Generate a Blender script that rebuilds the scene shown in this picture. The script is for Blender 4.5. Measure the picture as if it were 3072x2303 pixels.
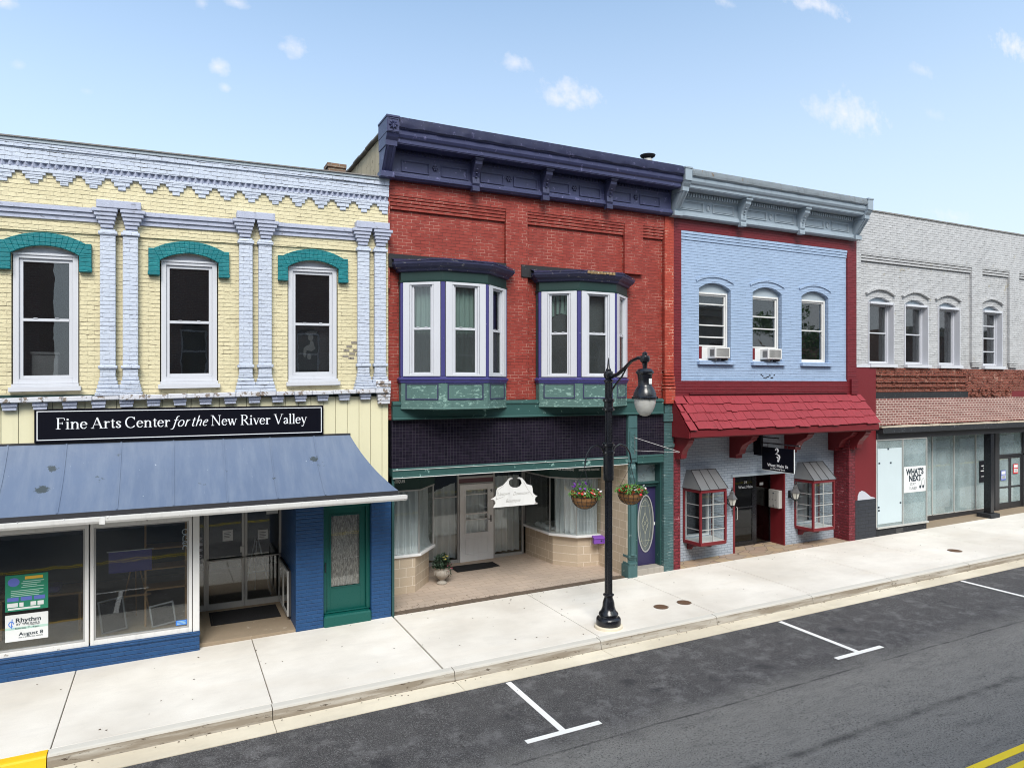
import bpy, bmesh, math, random
from math import sin, cos, pi, radians, sqrt, atan2
from mathutils import Vector, Matrix
random.seed(7)
sc = bpy.context.scene
for o in list(bpy.data.objects): bpy.data.objects.remove(o)
COL = sc.collection
# ------------------------------------------------------------------ camera
cam = bpy.data.objects.new('camera', bpy.data.cameras.new('camera')); COL.objects.link(cam); sc.camera = cam
cam.location = (0, -14.5, 4.97); cam.rotation_euler = (radians(90), 0, radians(-26.1))
cam.data.sensor_width = 36; cam.data.lens = 36 * 2095 / 3072
cam.data.clip_start = .1; cam.data.clip_end = 3000
# ------------------------------------------------------------------ world
SUN_EL, SUN_AZ, SUN_POW, SUN_ANG = 46, -20, 2.8, 27
SKY_STR = .108
w = bpy.data.worlds.new('World'); sc.world = w; w.use_nodes = True
nt = w.node_tree; nt.nodes.clear()
def wn(t, **k):
    n = nt.nodes.new(t)
    for a, b in k.items(): setattr(n, a, b)
    return n
def wl(a, b): nt.links.new(a, b)
def wm(op, a, b=None, c=None):
    n = wn('ShaderNodeMath', operation=op)
    for i, v in enumerate((a, b, c)):
        if v is None: continue
        if isinstance(v, (int, float)): n.inputs[i].default_value = v
        else: wl(v, n.inputs[i])
    return n.outputs[0]
sky = wn('ShaderNodeTexSky', sky_type='NISHITA'); sky.sun_disc = False
sky.sun_elevation = radians(SUN_EL); sky.sun_rotation = radians(180 + SUN_AZ)
sky.air_density = 1.0; sky.dust_density = 1.6; sky.ozone_density = 1.0
tc = wn('ShaderNodeTexCoord'); sep = wn('ShaderNodeSeparateXYZ'); wl(tc.outputs['Generated'], sep.inputs[0])
X, Y, Zc = sep.outputs
ys = wm('MAXIMUM', Y, .02)
qx = wm('DIVIDE', X, ys); qz = wm('DIVIDE', Zc, ys)
nz = wn('ShaderNodeTexNoise'); nz.inputs['Scale'].default_value = 38; nz.inputs['Detail'].default_value = 6; nz.inputs['Roughness'].default_value = .62
cq = wn('ShaderNodeCombineXYZ'); wl(qx, cq.inputs[0]); wl(qz, cq.inputs[1]); wl(cq.outputs[0], nz.inputs['Vector'])
nv = wm('SUBTRACT', nz.outputs['Fac'], .5)
# small fair-weather puffs: direction (x/y, z/y), half size, density
PUFFS = [(0.153,0.463,0.020,0.012,0.80),(0.057,0.418,0.014,0.010,0.80),(0.066,0.393,0.006,0.005,0.50),(0.495,0.512,0.025,0.012,0.70),(0.601,0.482,0.043,0.022,0.90),(0.570,0.470,0.030,0.015,0.70),(1.282,0.563,0.085,0.037,0.75),(1.206,0.558,0.061,0.023,0.55),(1.506,0.702,0.036,0.012,0.35),(1.865,0.830,0.070,0.027,0.80),
 (1.166,0.768,0.092,0.017,0.80),(-0.175,0.448,0.013,0.008,0.60),(0.038,0.498,0.007,0.008,0.50),(0.081,0.510,0.014,0.007,0.60),(-0.160,0.377,0.006,0.005,0.25),(1.626,0.386,0.086,0.013,0.35),(0.933,0.716,0.023,0.010,0.50),(-0.091,0.359,0.005,0.003,0.20),(1.562,0.608,0.037,0.011,0.20)]
tot = None
for (a, b, rx, rz, d) in PUFFS:
    dx = wm('DIVIDE', wm('SUBTRACT', qx, a), rx); dz = wm('DIVIDE', wm('SUBTRACT', qz, b), rz)
    r = wm('SQRT', wm('ADD', wm('MULTIPLY', dx, dx), wm('MULTIPLY', dz, dz)))
    m = wm('MULTIPLY', wm('SUBTRACT', wm('ADD', 1.25, wm('MULTIPLY', nv, 3.2)), r), .60)
    n = wn('ShaderNodeMath', operation='MULTIPLY'); n.use_clamp = False
    mm = wn('ShaderNodeClamp'); wl(m, mm.inputs[0])
    v = wm('MULTIPLY', mm.outputs[0], d * .92)
    tot = v if tot is None else wm('MAXIMUM', tot, v)
tot = wm('MULTIPLY', tot, wm('GREATER_THAN', Y, .03))
# broad thin overcast added to the sky behind the camera to whiten its light
n2 = wn('ShaderNodeTexNoise'); n2.inputs['Scale'].default_value = 2.6; n2.inputs['Detail'].default_value = 7; wl(tc.outputs['Generated'], n2.inputs['Vector'])
mr = wn('ShaderNodeMapRange'); mr.inputs[1].default_value = .38; mr.inputs[2].default_value = .6; wl(n2.outputs['Fac'], mr.inputs[0])
mb = wn('ShaderNodeMapRange'); mb.inputs[1].default_value = .12; mb.inputs[2].default_value = -.25; wl(Y, mb.inputs[0])
back = wm('MULTIPLY', wm('MULTIPLY', mr.outputs[0], mb.outputs[0]), .85)
hz = wn('ShaderNodeMapRange'); hz.inputs[1].default_value = .52; hz.inputs[2].default_value = 0.08; hz.inputs[3].default_value = .20; hz.inputs[4].default_value = .90; wl(Zc, hz.inputs[0])
mixh = wn('ShaderNodeMix', data_type='RGBA'); wl(hz.outputs[0], mixh.inputs[0]); 
sc_sky = wn('ShaderNodeMix', data_type='RGBA', blend_type='MULTIPLY'); sc_sky.inputs[0].default_value = 1
wl(sky.outputs[0], sc_sky.inputs[6]); sc_sky.inputs[7].default_value = (1.16, 1.56, 1.66, 1)
wl(sc_sky.outputs[2], mixh.inputs[6]); mixh.inputs[7].default_value = (5.8, 6.5, 7.5, 1)
mixb = wn('ShaderNodeMix', data_type='RGBA'); wl(back, mixb.inputs[0]); wl(mixh.outputs[2], mixb.inputs[6]); mixb.inputs[7].default_value = (7.2, 7.3, 7.6, 1)
mixc = wn('ShaderNodeMix', data_type='RGBA'); wl(tot, mixc.inputs[0]); wl(mixb.outputs[2], mixc.inputs[6]); mixc.inputs[7].default_value = (6.9, 6.8, 7.1, 1)
bg = wn('ShaderNodeBackground'); bg.inputs['Strength'].default_value = SKY_STR
wo = wn('ShaderNodeOutputWorld'); wl(mixc.outputs[2], bg.inputs[0]); wl(bg.outputs[0], wo.inputs[0])
# ------------------------------------------------------------------ sun
sl = bpy.data.lights.new('sun', 'SUN'); so = bpy.data.objects.new('sun', sl); COL.objects.link(so)
sl.energy = SUN_POW; sl.angle = radians(SUN_ANG); sl.color = (1, .95, .88)
az = radians(SUN_AZ); el = radians(SUN_EL)
sd = Vector((sin(az) * cos(el), -cos(az) * cos(el), sin(el)))
so.rotation_euler = sd.to_track_quat('Z', 'Y').to_euler(); so.location = sd * 60
sc.view_settings.view_transform = 'Standard'; sc.view_settings.look = 'None'; sc.view_settings.gamma = 1
sc.view_settings.exposure = .5
sc.cycles.filter_width = 1.05; sc.cycles.use_denoising = True; sc.cycles.max_bounces = 8; sc.cycles.transparent_max_bounces = 24
sc.cycles.sample_clamp_indirect = 4; sc.cycles.caustics_reflective = False; sc.cycles.caustics_refractive = False

# ================================================================== helpers
WLOC = {}
def G(x): return .0135 * (x - 2.8)
def root(name, label, cat, loc=(0, 0, 0), group=None, kind=None):
    o = bpy.data.objects.new(name, None); COL.objects.link(o); o.location = loc; o.empty_display_size = .3
    WLOC[o] = Vector(loc); o['label'] = label; o['category'] = cat
    if group: o['group'] = group
    if kind: o['kind'] = kind
    return o
def tag(o, label, cat, group=None, kind=None):
    o['label'] = label
    if cat: o['category'] = cat
    if group: o['group'] = group
    if kind: o['kind'] = kind
    return o
def obj(name, bm, m, parent=None, org=None, smooth=False, bev=0, M=None, g=0, ysh=0, label=None):
    """link bm (world coordinates) as one mesh object; g follows the street's gradient, ysh leans the old facade"""
    if M is not None: bmesh.ops.transform(bm, matrix=M, verts=bm.verts)
    if g:
        for v in bm.verts: v.co.z += g * G(v.co.x)
    if ysh:
        for v in bm.verts: v.co.z += .021 * (v.co.x - 1.0) * ysh
    bmesh.ops.recalc_face_normals(bm, faces=bm.faces)
    if org is None:
        org = WLOC[parent] if parent is not None and parent in WLOC and parent.type == 'EMPTY' else None
        if org is None or True:
            xs = [v.co for v in bm.verts]
            if xs:
                org = Vector(((min(c.x for c in xs) + max(c.x for c in xs)) / 2, (min(c.y for c in xs) + max(c.y for c in xs)) / 2, min(c.z for c in xs)))
            else: org = Vector((0, 0, 0))
    org = Vector(org)
    for v in bm.verts: v.co -= org
    me = bpy.data.meshes.new(name); bm.to_mesh(me); bm.free()
    if isinstance(m, (list, tuple)):
        for k in m: me.materials.append(k)
    else: me.materials.append(m)
    if smooth:
        me.polygons.foreach_set('use_smooth', [True] * len(me.polygons))
        me.set_sharp_from_angle(angle=radians(35))
    o = bpy.data.objects.new(name, me); COL.objects.link(o)
    if bev:
        b = o.modifiers.new('bevel', 'BEVEL'); b.width = bev; b.segments = 1; b.limit_method = 'ANGLE'; b.angle_limit = radians(50)
    if parent is not None:
        o.parent = parent; o.location = org - WLOC[parent]
    else: o.location = org
    WLOC[o] = org
    if label: o['label'] = label
    return o
def NB(): return bmesh.new()
def box(bm, x0, x1, y0, y1, z0, z1):
    vs = [bm.verts.new((x, y, z)) for x in (x0, x1) for y in (y0, y1) for z in (z0, z1)]
    for f in ((0, 1, 3, 2), (4, 6, 7, 5), (0, 4, 5, 1), (2, 3, 7, 6), (0, 2, 6, 4), (1, 5, 7, 3)): bm.faces.new([vs[i] for i in f])
    return bm
def bx(*a): return box(NB(), *a)
def prism(bm, pts, ax, a, b):
    def P(p, t): return (t, p[0], p[1]) if ax == 'x' else ((p[0], t, p[1]) if ax == 'y' else (p[0], p[1], t))
    A = [bm.verts.new(P(p, a)) for p in pts]; B = [bm.verts.new(P(p, b)) for p in pts]
    bm.faces.new(A); bm.faces.new(B[::-1]); n = len(pts)
    for i in range(n): bm.faces.new((A[i], B[i], B[(i + 1) % n], A[(i + 1) % n]))
    return bm
def tube(bm, pts, r, n=8, cap=True):
    pts = [Vector(p) for p in pts]; rs = r if isinstance(r, (list, tuple)) else [r] * len(pts); rings = []
    up = None
    for i, p in enumerate(pts):
        d = (pts[min(i + 1, len(pts) - 1)] - pts[max(i - 1, 0)]).normalized()
        if up is None: up = Vector((0, 0, 1)) if abs(d.z) < .9 else Vector((1, 0, 0))
        s = d.cross(up).normalized(); u = s.cross(d).normalized(); up = u
        rings.append([bm.verts.new(p + (s * cos(2 * pi * k / n) + u * sin(2 * pi * k / n)) * rs[i]) for k in range(n)])
    for a, b in zip(rings, rings[1:]):
        for k in range(n): bm.faces.new((a[k], a[(k + 1) % n], b[(k + 1) % n], b[k]))
    if cap: bm.faces.new(rings[0][::-1]); bm.faces.new(rings[-1])
    return bm
def lathe(bm, prof, c, n=24, flute=0, ax='z'):
    rings = []
    for (r, z) in prof:
        ring = []
        for k in range(n):
            rr = r * (1 - flute * (k % 2)) if flute else r
            a = 2 * pi * k / n
            p = (rr * cos(a), rr * sin(a), z) if ax == 'z' else (rr * cos(a), z, rr * sin(a))
            ring.append(bm.verts.new((c[0] + p[0], c[1] + p[1], c[2] + p[2])))
        rings.append(ring)
    for a, b in zip(rings, rings[1:]):
        for k in range(n): bm.faces.new((a[k], a[(k + 1) % n], b[(k + 1) % n], b[k]))
    bm.faces.new(rings[0][::-1]); bm.faces.new(rings[-1])
    return bm
def arcpts(x0, x1, zs, rise, n=14):
    w2 = (x1 - x0) / 2; R = (w2 * w2 + rise * rise) / (2 * rise); cx = (x0 + x1) / 2; cz = zs + rise - R; a = math.asin(w2 / R)
    return [(cx + R * sin(-a + 2 * a * i / n), cz + R * cos(-a + 2 * a * i / n)) for i in range(n + 1)]
def wall(bm, x0, x1, z0, z1, y0, y1, holes=()):
    xs = sorted({x0, x1, *[v for h in holes for v in h[:2]]}); zs = sorted({z0, z1, *[v for h in holes for v in h[2:4]]})
    xs = [x for x in xs if x0 <= x <= x1]; zs = [z for z in zs if z0 <= z <= z1]
    for i in range(len(xs) - 1):
        run = None
        for j in range(len(zs) - 1):
            cx = (xs[i] + xs[i + 1]) / 2; cz = (zs[j] + zs[j + 1]) / 2
            if any(h[0] < cx < h[1] and h[2] < cz < h[3] for h in holes):
                if run is not None: box(bm, xs[i], xs[i + 1], y0, y1, run, zs[j]); run = None
            elif run is None: run = zs[j]
        if run is not None: box(bm, xs[i], xs[i + 1], y0, y1, run, zs[-1])
    for h in holes:
        if len(h) > 4 and h[4]:
            A = arcpts(h[0], h[1], h[3] - h[4], h[4]); k = len(A) // 2
            prism(bm, A[:k + 1] + [(h[0], h[3])], 'y', y0, y1)
            prism(bm, A[k:] + [(h[1], h[3])], 'y', y0, y1)
    return bm
def ring_xz(bm, x0, x1, z0, z1, t, y0, y1, tb=None, tt=None):
    tb = t if tb is None else tb; tt = t if tt is None else tt
    box(bm, x0, x0 + t, y0, y1, z0, z1); box(bm, x1 - t, x1, y0, y1, z0, z1)
    box(bm, x0 + t, x1 - t, y0, y1, z0, z0 + tb); box(bm, x0 + t, x1 - t, y0, y1, z1 - tt, z1)
    return bm
def frameM(p0, p1):
    """matrix taking local x along p0->p1 (plan), y outward-normal reversed, origin p0"""
    d = Vector((p1[0] - p0[0], p1[1] - p0[1], 0)); a = atan2(d.y, d.x)
    return Matrix.Translation((p0[0], p0[1], 0)) @ Matrix.Rotation(a, 4, 'Z')
def planrings(bm, rings):
    """loft open/closed plan outlines [(pts,z)] into a skin with caps"""
    R = [[bm.verts.new((p[0], p[1], z)) for p in pts] for pts, z in rings]; n = len(R[0])
    for a, b in zip(R, R[1:]):
        for k in range(n): bm.faces.new((a[k], a[(k + 1) % n], b[(k + 1) % n], b[k]))
    bm.faces.new(R[0][::-1]); bm.faces.new(R[-1])
    return bm
def pieces(name, bm, m, parent, per=8, **k):
    '''every run of per vertices in bm becomes a part of its own'''
    bm.verts.ensure_lookup_table(); vs = [v.co.copy() for v in bm.verts]; fs = [[v.index for v in f.verts] for f in bm.faces]; bm.verts.index_update(); fs = [[v.index for v in f.verts] for f in bm.faces]; bm.free(); out = []
    for i in range(0, len(vs), per):
        b = NB(); q = [b.verts.new(v) for v in vs[i:i + per]]
        for f in fs:
            if i <= f[0] < i + per: b.faces.new([q[j - i] for j in f])
        out.append(obj(name, b, m, parent, **k))
    return out
# ------------------------------------------------------------------ materials
def lin(c):
    f = lambda v: v / 12.92 if v <= .04045 else ((v + .055) / 1.055) ** 2.4
    return tuple(f(v / 255) for v in c)
class N:
    def __init__(s, name):
        s.m = bpy.data.materials.new(name); s.m.use_nodes = True; s.t = s.m.node_tree; s.t.nodes.clear()
        s.out = s.n('ShaderNodeOutputMaterial'); s.geo = s.n('ShaderNodeNewGeometry'); s.pos = s.geo.outputs['Position']
    def n(s, t, **k):
        x = s.t.nodes.new(t)
        for a, b in k.items(): setattr(x, a, b)
        return x
    def l(s, a, b): s.t.links.new(a, b)
    def set(s, inp, v):
        if isinstance(v, (int, float)): inp.default_value = v
        elif isinstance(v, tuple): inp.default_value = (*v, 1) if len(v) == 3 and inp.type == 'RGBA' else v
        else: s.l(v, inp)
    def math(s, op, a, b=0, c=None, clamp=False):
        x = s.n('ShaderNodeMath', operation=op); x.use_clamp = clamp; s.set(x.inputs[0], a); s.set(x.inputs[1], b)
        if c is not None: s.set(x.inputs[2], c)
        return x.outputs[0]
    def noise(s, scale, detail=4, rough=.55, vec=None, dist=0):
        x = s.n('ShaderNodeTexNoise'); s.l(vec or s.pos, x.inputs['Vector']); x.inputs['Scale'].default_value = scale
        x.inputs['Detail'].default_value = detail; x.inputs['Roughness'].default_value = rough; x.inputs['Distortion'].default_value = dist
        return x.outputs['Fac']
    def mapr(s, v, a, b, c=0, d=1):
        x = s.n('ShaderNodeMapRange'); s.set(x.inputs[0], v)
        for i, q in enumerate((a, b, c, d)): x.inputs[i + 1].default_value = q
        return x.outputs[0]
    def mix(s, f, a, b, bt='MIX'):
        x = s.n('ShaderNodeMix', data_type='RGBA', blend_type=bt); s.set(x.inputs[0], f); s.set(x.inputs[6], a); s.set(x.inputs[7], b)
        return x.outputs[2]
    def scalevec(s, v3, vec=None):
        x = s.n('ShaderNodeMapping'); s.l(vec or s.pos, x.inputs[0]); x.inputs['Scale'].default_value = v3
        return x.outputs[0]
    def bump(s, h, strength, dist, nrm=None):
        x = s.n('ShaderNodeBump'); s.l(h, x.inputs['Height']); x.inputs['Strength'].default_value = strength; x.inputs['Distance'].default_value = dist
        if nrm: s.l(nrm, x.inputs['Normal'])
        return x.outputs[0]
    def bsdf(s, col, rough, nrm=None, metal=0, spec=.5, coat=0):
        x = s.n('ShaderNodeBsdfPrincipled'); s.set(x.inputs['Base Color'], col); s.set(x.inputs['Roughness'], rough)
        x.inputs['Metallic'].default_value = metal; x.inputs['Specular IOR Level'].default_value = spec; x.inputs['Coat Weight'].default_value = coat
        if nrm: s.l(nrm, x.inputs['Normal'])
        s.l(x.outputs[0], s.out.inputs[0]); return x
def shade(c, k): return tuple(min(1, v * k) for v in c)
def paint(name, c, rough=.5, var=.10, grime=.0, peel=None, peelamt=.0, bump=.15, scale=1, metal=0, spec=.4, sv=None):
    """weathered paint / plain surface: tone variation, optional grime streaks and peeling patches"""
    s = N(name); base = s.mix(s.noise(1.3 * scale, 5), shade(c, 1 - var), shade(c, 1 + var * .7))
    fine = s.noise(38 * scale, 4); base = s.mix(s.math('MULTIPLY', fine, .25), base, shade(c, .8))
    if grime:
        st = s.noise(1, 6, .65, s.scalevec((9, 9, .8)))
        base = s.mix(s.mapr(st, .52, .8, 0, grime), base, shade(c, .35))
    if peel:
        pn = s.noise(6 * scale, 8, .68, s.scalevec(sv) if sv else None)
        pm = s.mapr(pn, .62 - peelamt * .16, .64 - peelamt * .16)
        base = s.mix(pm, base, peel)
    nrm = s.bump(s.noise(60 * scale, 5, .6), bump, .01)
    s.bsdf(base, s.mapr(fine, .3, .7, rough - .06, rough + .08), nrm, metal, spec); return s.m
def brick(name, c1, c2, mortar, bw=.215, bh=.075, ms=.010, bumpd=.008, crack=None, camt=.5, patch=None, pamt=0, rough=.75, grime=.25, worn=0, soft=.25, off=.5, light=None, lamt=0, rows=0):
    s = N(name)
    sp = s.n('ShaderNodeSeparateXYZ'); s.l(s.pos, sp.inputs[0]); cb = s.n('ShaderNodeCombineXYZ')
    wob = s.math('MULTIPLY', s.math('SUBTRACT', s.noise(9, 3), .5), .014 * (1 + worn))
    s.l(s.math('ADD', s.math('ADD', sp.outputs[0], sp.outputs[1]), wob), cb.inputs[0]); s.l(s.math('ADD', sp.outputs[2], wob), cb.inputs[1])
    b = s.n('ShaderNodeTexBrick'); s.l(cb.outputs[0], b.inputs['Vector']); b.offset = off
    b.inputs['Scale'].default_value = 1; b.inputs['Brick Width'].default_value = bw; b.inputs['Row Height'].default_value = bh
    b.inputs['Mortar Size'].default_value = ms; b.inputs['Mortar Smooth'].default_value = soft; b.inputs['Bias'].default_value = 0
    s.set(b.inputs['Color1'], c1); s.set(b.inputs['Color2'], c2); s.set(b.inputs['Mortar'], shade(c1, .93) if rows else mortar)
    col = b.outputs['Color']; fac = b.outputs['Fac']
    if rows:   # thick old paint: bed joints read, upright joints are half filled
        s2 = s.n('ShaderNodeSeparateXYZ'); s.l(cb.outputs[0], s2.inputs[0]); wav = s.math('MULTIPLY', s.math('SUBTRACT', s.noise(5, 4, .6), .5), .030)
        fr = s.math('FRACT', s.math('DIVIDE', s.math('ADD', s2.outputs[1], wav), bh)); dd = s.math('ABSOLUTE', s.math('SUBTRACT', fr, .5))
        hm = s.math('MULTIPLY', s.mapr(dd, .36, .5), s.mapr(s.noise(7, 5, .65, s.scalevec((.45, .45, 1.6))), .36, .62)); fac = s.math('ADD', s.math('MULTIPLY', fac, .40), hm, clamp=True)
        col = s.mix(s.math('MULTIPLY', s.math('ADD', s.math('MULTIPLY', hm, .75), s.math('MULTIPLY', b.outputs['Fac'], s.mapr(s.noise(6, 4), .45, .65, .05, .45)), clamp=True), rows), col, mortar)
    big = s.noise(.8, 5, .6); col = s.mix(s.mapr(big, .3, .75, 0, .30), col, shade(c1, .70))
    fine = s.noise(45, 4); col = s.mix(s.mapr(fine, .35, .75, 0, .22), col, shade(c2, .6))
    if light:
        lm = s.math('MULTIPLY', s.mapr(fac, .1, .7), s.mapr(s.noise(3.2, 6, .6), .52 - lamt * .15, .62 - lamt * .1)); col = s.mix(lm, col, light)
    if crack:
        cm = s.math('MULTIPLY', s.mapr(fac, .15, .8), s.mapr(s.noise(4.5, 8, .66), .60 - camt * .25, .66 - camt * .22)); col = s.mix(cm, col, crack)
    if patch:
        pm = s.mapr(s.noise(2.6, 9, .7), .68 - pamt * .2, .70 - pamt * .2); col = s.mix(pm, col, patch)
    if grime:
        st = s.noise(1, 6, .65, s.scalevec((5, 5, .6))); col = s.mix(s.mapr(st, .5, .85, 0, grime), col, shade(c1, .4))
    h = s.math('ADD', s.math('MULTIPLY', s.math('SUBTRACT', 1, fac), 1.0), s.math('MULTIPLY', s.noise(14, 6, .6), .55 + worn))
    h = s.math('ADD', h, s.math('MULTIPLY', s.noise(70, 3), .12))
    s.bsdf(col, rough, s.bump(h, .9, bumpd), 0, .35); return s.m
def glass(name, tint=(.75, .8, .8), boost=1.0, rough=.01, haze=0, hazecol=(.5, .55, .57), wavy=.00015):
    s = N(name); t = s.n('ShaderNodeBsdfTransparent'); s.set(t.inputs[0], tint); g = s.n('ShaderNodeBsdfGlossy'); g.inputs['Roughness'].default_value = rough
    s.l(s.bump(s.noise(2.2, 2), .5, wavy * 10), g.inputs['Normal'])
    dt = s.n('ShaderNodeVectorMath', operation='DOT_PRODUCT'); s.l(s.geo.outputs['Normal'], dt.inputs[0]); s.l(s.geo.outputs['Incoming'], dt.inputs[1])
    f = s.math('MULTIPLY_ADD', s.math('POWER', s.math('SUBTRACT', 1, s.math('ABSOLUTE', dt.outputs['Value'])), 5), .95, .045)
    m = s.n('ShaderNodeMixShader'); s.l(s.math('MULTIPLY', f, boost, clamp=True), m.inputs[0])
    base = t.outputs[0]
    if haze:
        d = s.n('ShaderNodeBsdfDiffuse'); s.set(d.inputs[0], hazecol); m2 = s.n('ShaderNodeMixShader')
        s.l(s.mapr(s.noise(1.5, 6, .6), .25, .75, haze * .6, haze * 1.3), m2.inputs[0]); s.l(base, m2.inputs[1]); s.l(d.outputs[0], m2.inputs[2]); base = m2.outputs[0]
    s.l(base, m.inputs[1]); s.l(g.outputs[0], m.inputs[2]); s.l(m.outputs[0], s.out.inputs[0]); return s.m
def cloth(name, c, trans=.3):
    s = N(name); d = s.n('ShaderNodeBsdfDiffuse'); t = s.n('ShaderNodeBsdfTranslucent')
    col = s.mix(s.noise(30, 4), shade(c, .85), c); s.l(col, d.inputs[0]); s.l(col, t.inputs[0])
    m = s.n('ShaderNodeMixShader'); m.inputs[0].default_value = trans; s.l(d.outputs[0], m.inputs[1]); s.l(t.outputs[0], m.inputs[2]); s.l(m.outputs[0], s.out.inputs[0]); return s.m
M = {}
M['yellow_brick'] = brick('yellow_brick', (.735, .665, .44), (.675, .605, .39), (.30, .255, .155), ms=.006, bumpd=.011, crack=(.15, .11, .07), camt=.20, rough=.6, soft=.5, worn=.9, grime=.22, rows=.85)
M['pale_blue_brick'] = brick('pale_blue_brick', (.58, .635, .735), (.53, .585, .70), (.28, .31, .40), ms=.006, bumpd=.011, crack=(.10, .10, .12), camt=.16, patch=(.13, .12, .12), pamt=.02, rough=.6, soft=.5, worn=.9, grime=.16, rows=.85)
M['pale_blue_trim'] = paint('pale_blue_trim', (.44, .475, .60), .6, .14, .35, (.22, .23, .28), .02, .8, 1.3, sv=(1, 1, 3))
M['parapet_brick'] = brick('parapet_brick', (.56, .62, .73), (.51, .57, .69), (.28, .31, .39), ms=.008, bumpd=.014, crack=(.08, .08, .08), camt=.36, patch=(.10, .10, .10), pamt=.06, rough=.65, soft=.5, worn=.5, grime=.3, rows=.6)
M['ledge_stone'] = paint('ledge_stone', (.60, .61, .66), .8, .15, .3, (.22, .18, .15), .45, .8, 1.4)
M['teal_brick'] = brick('teal_brick', (.006, .19, .215), (.005, .16, .185), (.004, .12, .14), ms=.008, bumpd=.012, rough=.5, worn=.3, grime=.1, light=(.02, .28, .30), lamt=.1, rows=.85)
M['yellow_siding'] = paint('yellow_siding', (.71, .67, .46), .55, .06, .12, None, 0, .1)
M['window_white'] = paint('window_white', (.585, .60, .645), .35, .05, .12, None, 0, .05)
M['white_grey'] = paint('white_grey', (.50, .52, .58), .4, .06, .10)
M['white_worn'] = paint('white_worn', (.70, .70, .69), .5, .08, .3, (.34, .32, .30), -.22)
M['sign_black'] = paint('sign_black', (.0028, .0032, .008), .45, .1, 0, None, 0, .03, spec=.15)
M['letter_white'] = paint('letter_white', (.80, .82, .86), .5, .03)
M['awning_blue'] = None
M['blue_brick'] = brick('blue_brick', (.016, .072, .195), (.013, .060, .170), (.006, .026, .075), ms=.008, bumpd=.01, rough=.5, soft=.5, worn=.3, grime=.15, rows=.85)
M['green_door'] = paint('green_door', (.004, .085, .072), .32, .08, .08)
M['door_alu'] = paint('door_alu', (.52, .52, .50), .4, .08, .15, metal=.2)
M['black_mat'] = paint('black_mat', (.012, .012, .014), .95, .2, 0, None, 0, 1, 3)
M['gutter_black'] = paint('gutter_black', (.03, .03, .035), .6, .2, .3)
M['purple'] = paint('purple', (.044, .050, .122), .42, .16, .35, (.12, .12, .24), .05, .35, 1.2)
M['purple_dark'] = paint('purple_dark', (.036, .040, .092), .45, .14, .30, None, 0, .3)
M['purple_trim'] = paint('purple_trim', (.055, .052, .19), .4, .1, .2, (.45, .45, .5), -.22, .2, 1.5)
M['crown_wood'] = paint('crown_wood', (.055, .052, .13), .7, .2, .5, (.42, .38, .32), .12, .9, 1.2, sv=(1, 1, 3))
M['bay_crown'] = paint('bay_crown', (.030, .033, .080), .5, .2, .45, (.26, .25, .25), .0, .5, 1.4, sv=(1, 1, 4)); M['frieze_shade_green'] = paint('frieze_shade_green', (.013, .040, .036), .5, .15, .2); M['backdrop_grey'] = paint('backdrop_grey', (.075, .085, .085), .9, .1)  # frieze green is darkened for the shadow under the bay crown
M['tar'] = paint('tar', (.022, .022, .026), .8, .3, .3, (.22, .21, .2), -.05, .6)
M['red_brick'] = brick('red_brick', (.315, .048, .034), (.245, .034, .025), (.13, .030, .022), bw=.205, bh=.073, ms=.005, bumpd=.009, light=(.50, .25, .20), lamt=.42, crack=(.11, .014, .010), camt=.12, rough=.65, grime=.22, worn=.1)
M['red_brick_edge'] = brick('red_brick_edge', (.42, .062, .035), (.36, .05, .03), (.33, .05, .035), ms=.009, bumpd=.010, rough=.65, light=(.6, .3, .22), lamt=.1)
M['cream_stain'] = paint('cream_stain', (.55, .47, .32), .85, .25, .9, (.16, .13, .09), .1, .9, .8)
M['coping'] = paint('coping', (.22, .21, .20), .8, .3, .3, (.3, .29, .27), .05, .6)
M['dark_green'] = paint('dark_green', (.022, .070, .068), .45, .12, .25, (.15, .25, .23), -.12, .2)
M['green_beam'] = paint('green_beam', (.030, .085, .080), .42, .12, .25, (.22, .36, .33), -.05, .2)
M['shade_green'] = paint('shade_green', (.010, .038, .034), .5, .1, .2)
M['patina'] = paint('patina', (.085, .165, .15), .62, .25, .5, (.22, .355, .315), .30, .6, 1.1, sv=(1, 1, 2.4))
M['green_pil'] = brick('green_pil', (.060, .125, .130), (.05, .11, .115), (.035, .085, .09), ms=.010, bumpd=.010, rough=.6, soft=.4, grime=.3, light=(.25, .33, .33), lamt=-.1, rows=.85)
M['green_col'] = paint('green_col', (.055, .125, .130), .5, .15, .4, (.2, .27, .27), -.08, .4)
M['purple_tile'] = brick('purple_tile', (.020, .016, .028), (.011, .010, .017), (.060, .054, .068), bw=.0735, bh=.072, ms=.003, bumpd=.004, rough=.12, grime=0, worn=-.5, off=0, soft=.1)
M['tan_tile'] = brick('tan_tile', (.56, .46, .345), (.50, .41, .31), (.78, .70, .60), bw=.31, bh=.215, ms=.007, bumpd=.003, rough=.35, grime=.15, worn=-.4, soft=.1)
M['curtain'] = cloth('curtain', (.80, .82, .84), .15)
M['lace'] = cloth('lace', (.27, .38, .34), .15)
M['frame_grey'] = paint('frame_grey', (.42, .42, .42), .4, .1, .2, metal=.3)
M['door_white'] = paint('door_white', (.80, .81, .82), .4, .06, .15)
M['purple_door'] = paint('purple_door', (.030, .026, .085), .35, .1, .1)
M['lead'] = paint('lead', (.55, .55, .42), .4, .1, metal=.3)
M['frost'] = paint('frost', (.115, .135, .14), .2, .3, scale=3)
M['blue_paint'] = brick('blue_paint', (.345, .455, .63), (.315, .42, .59), (.15, .205, .31), ms=.007, bumpd=.009, crack=(.05, .05, .07), camt=-.15, rough=.6, soft=.5, grime=.14, rows=.85)
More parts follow.
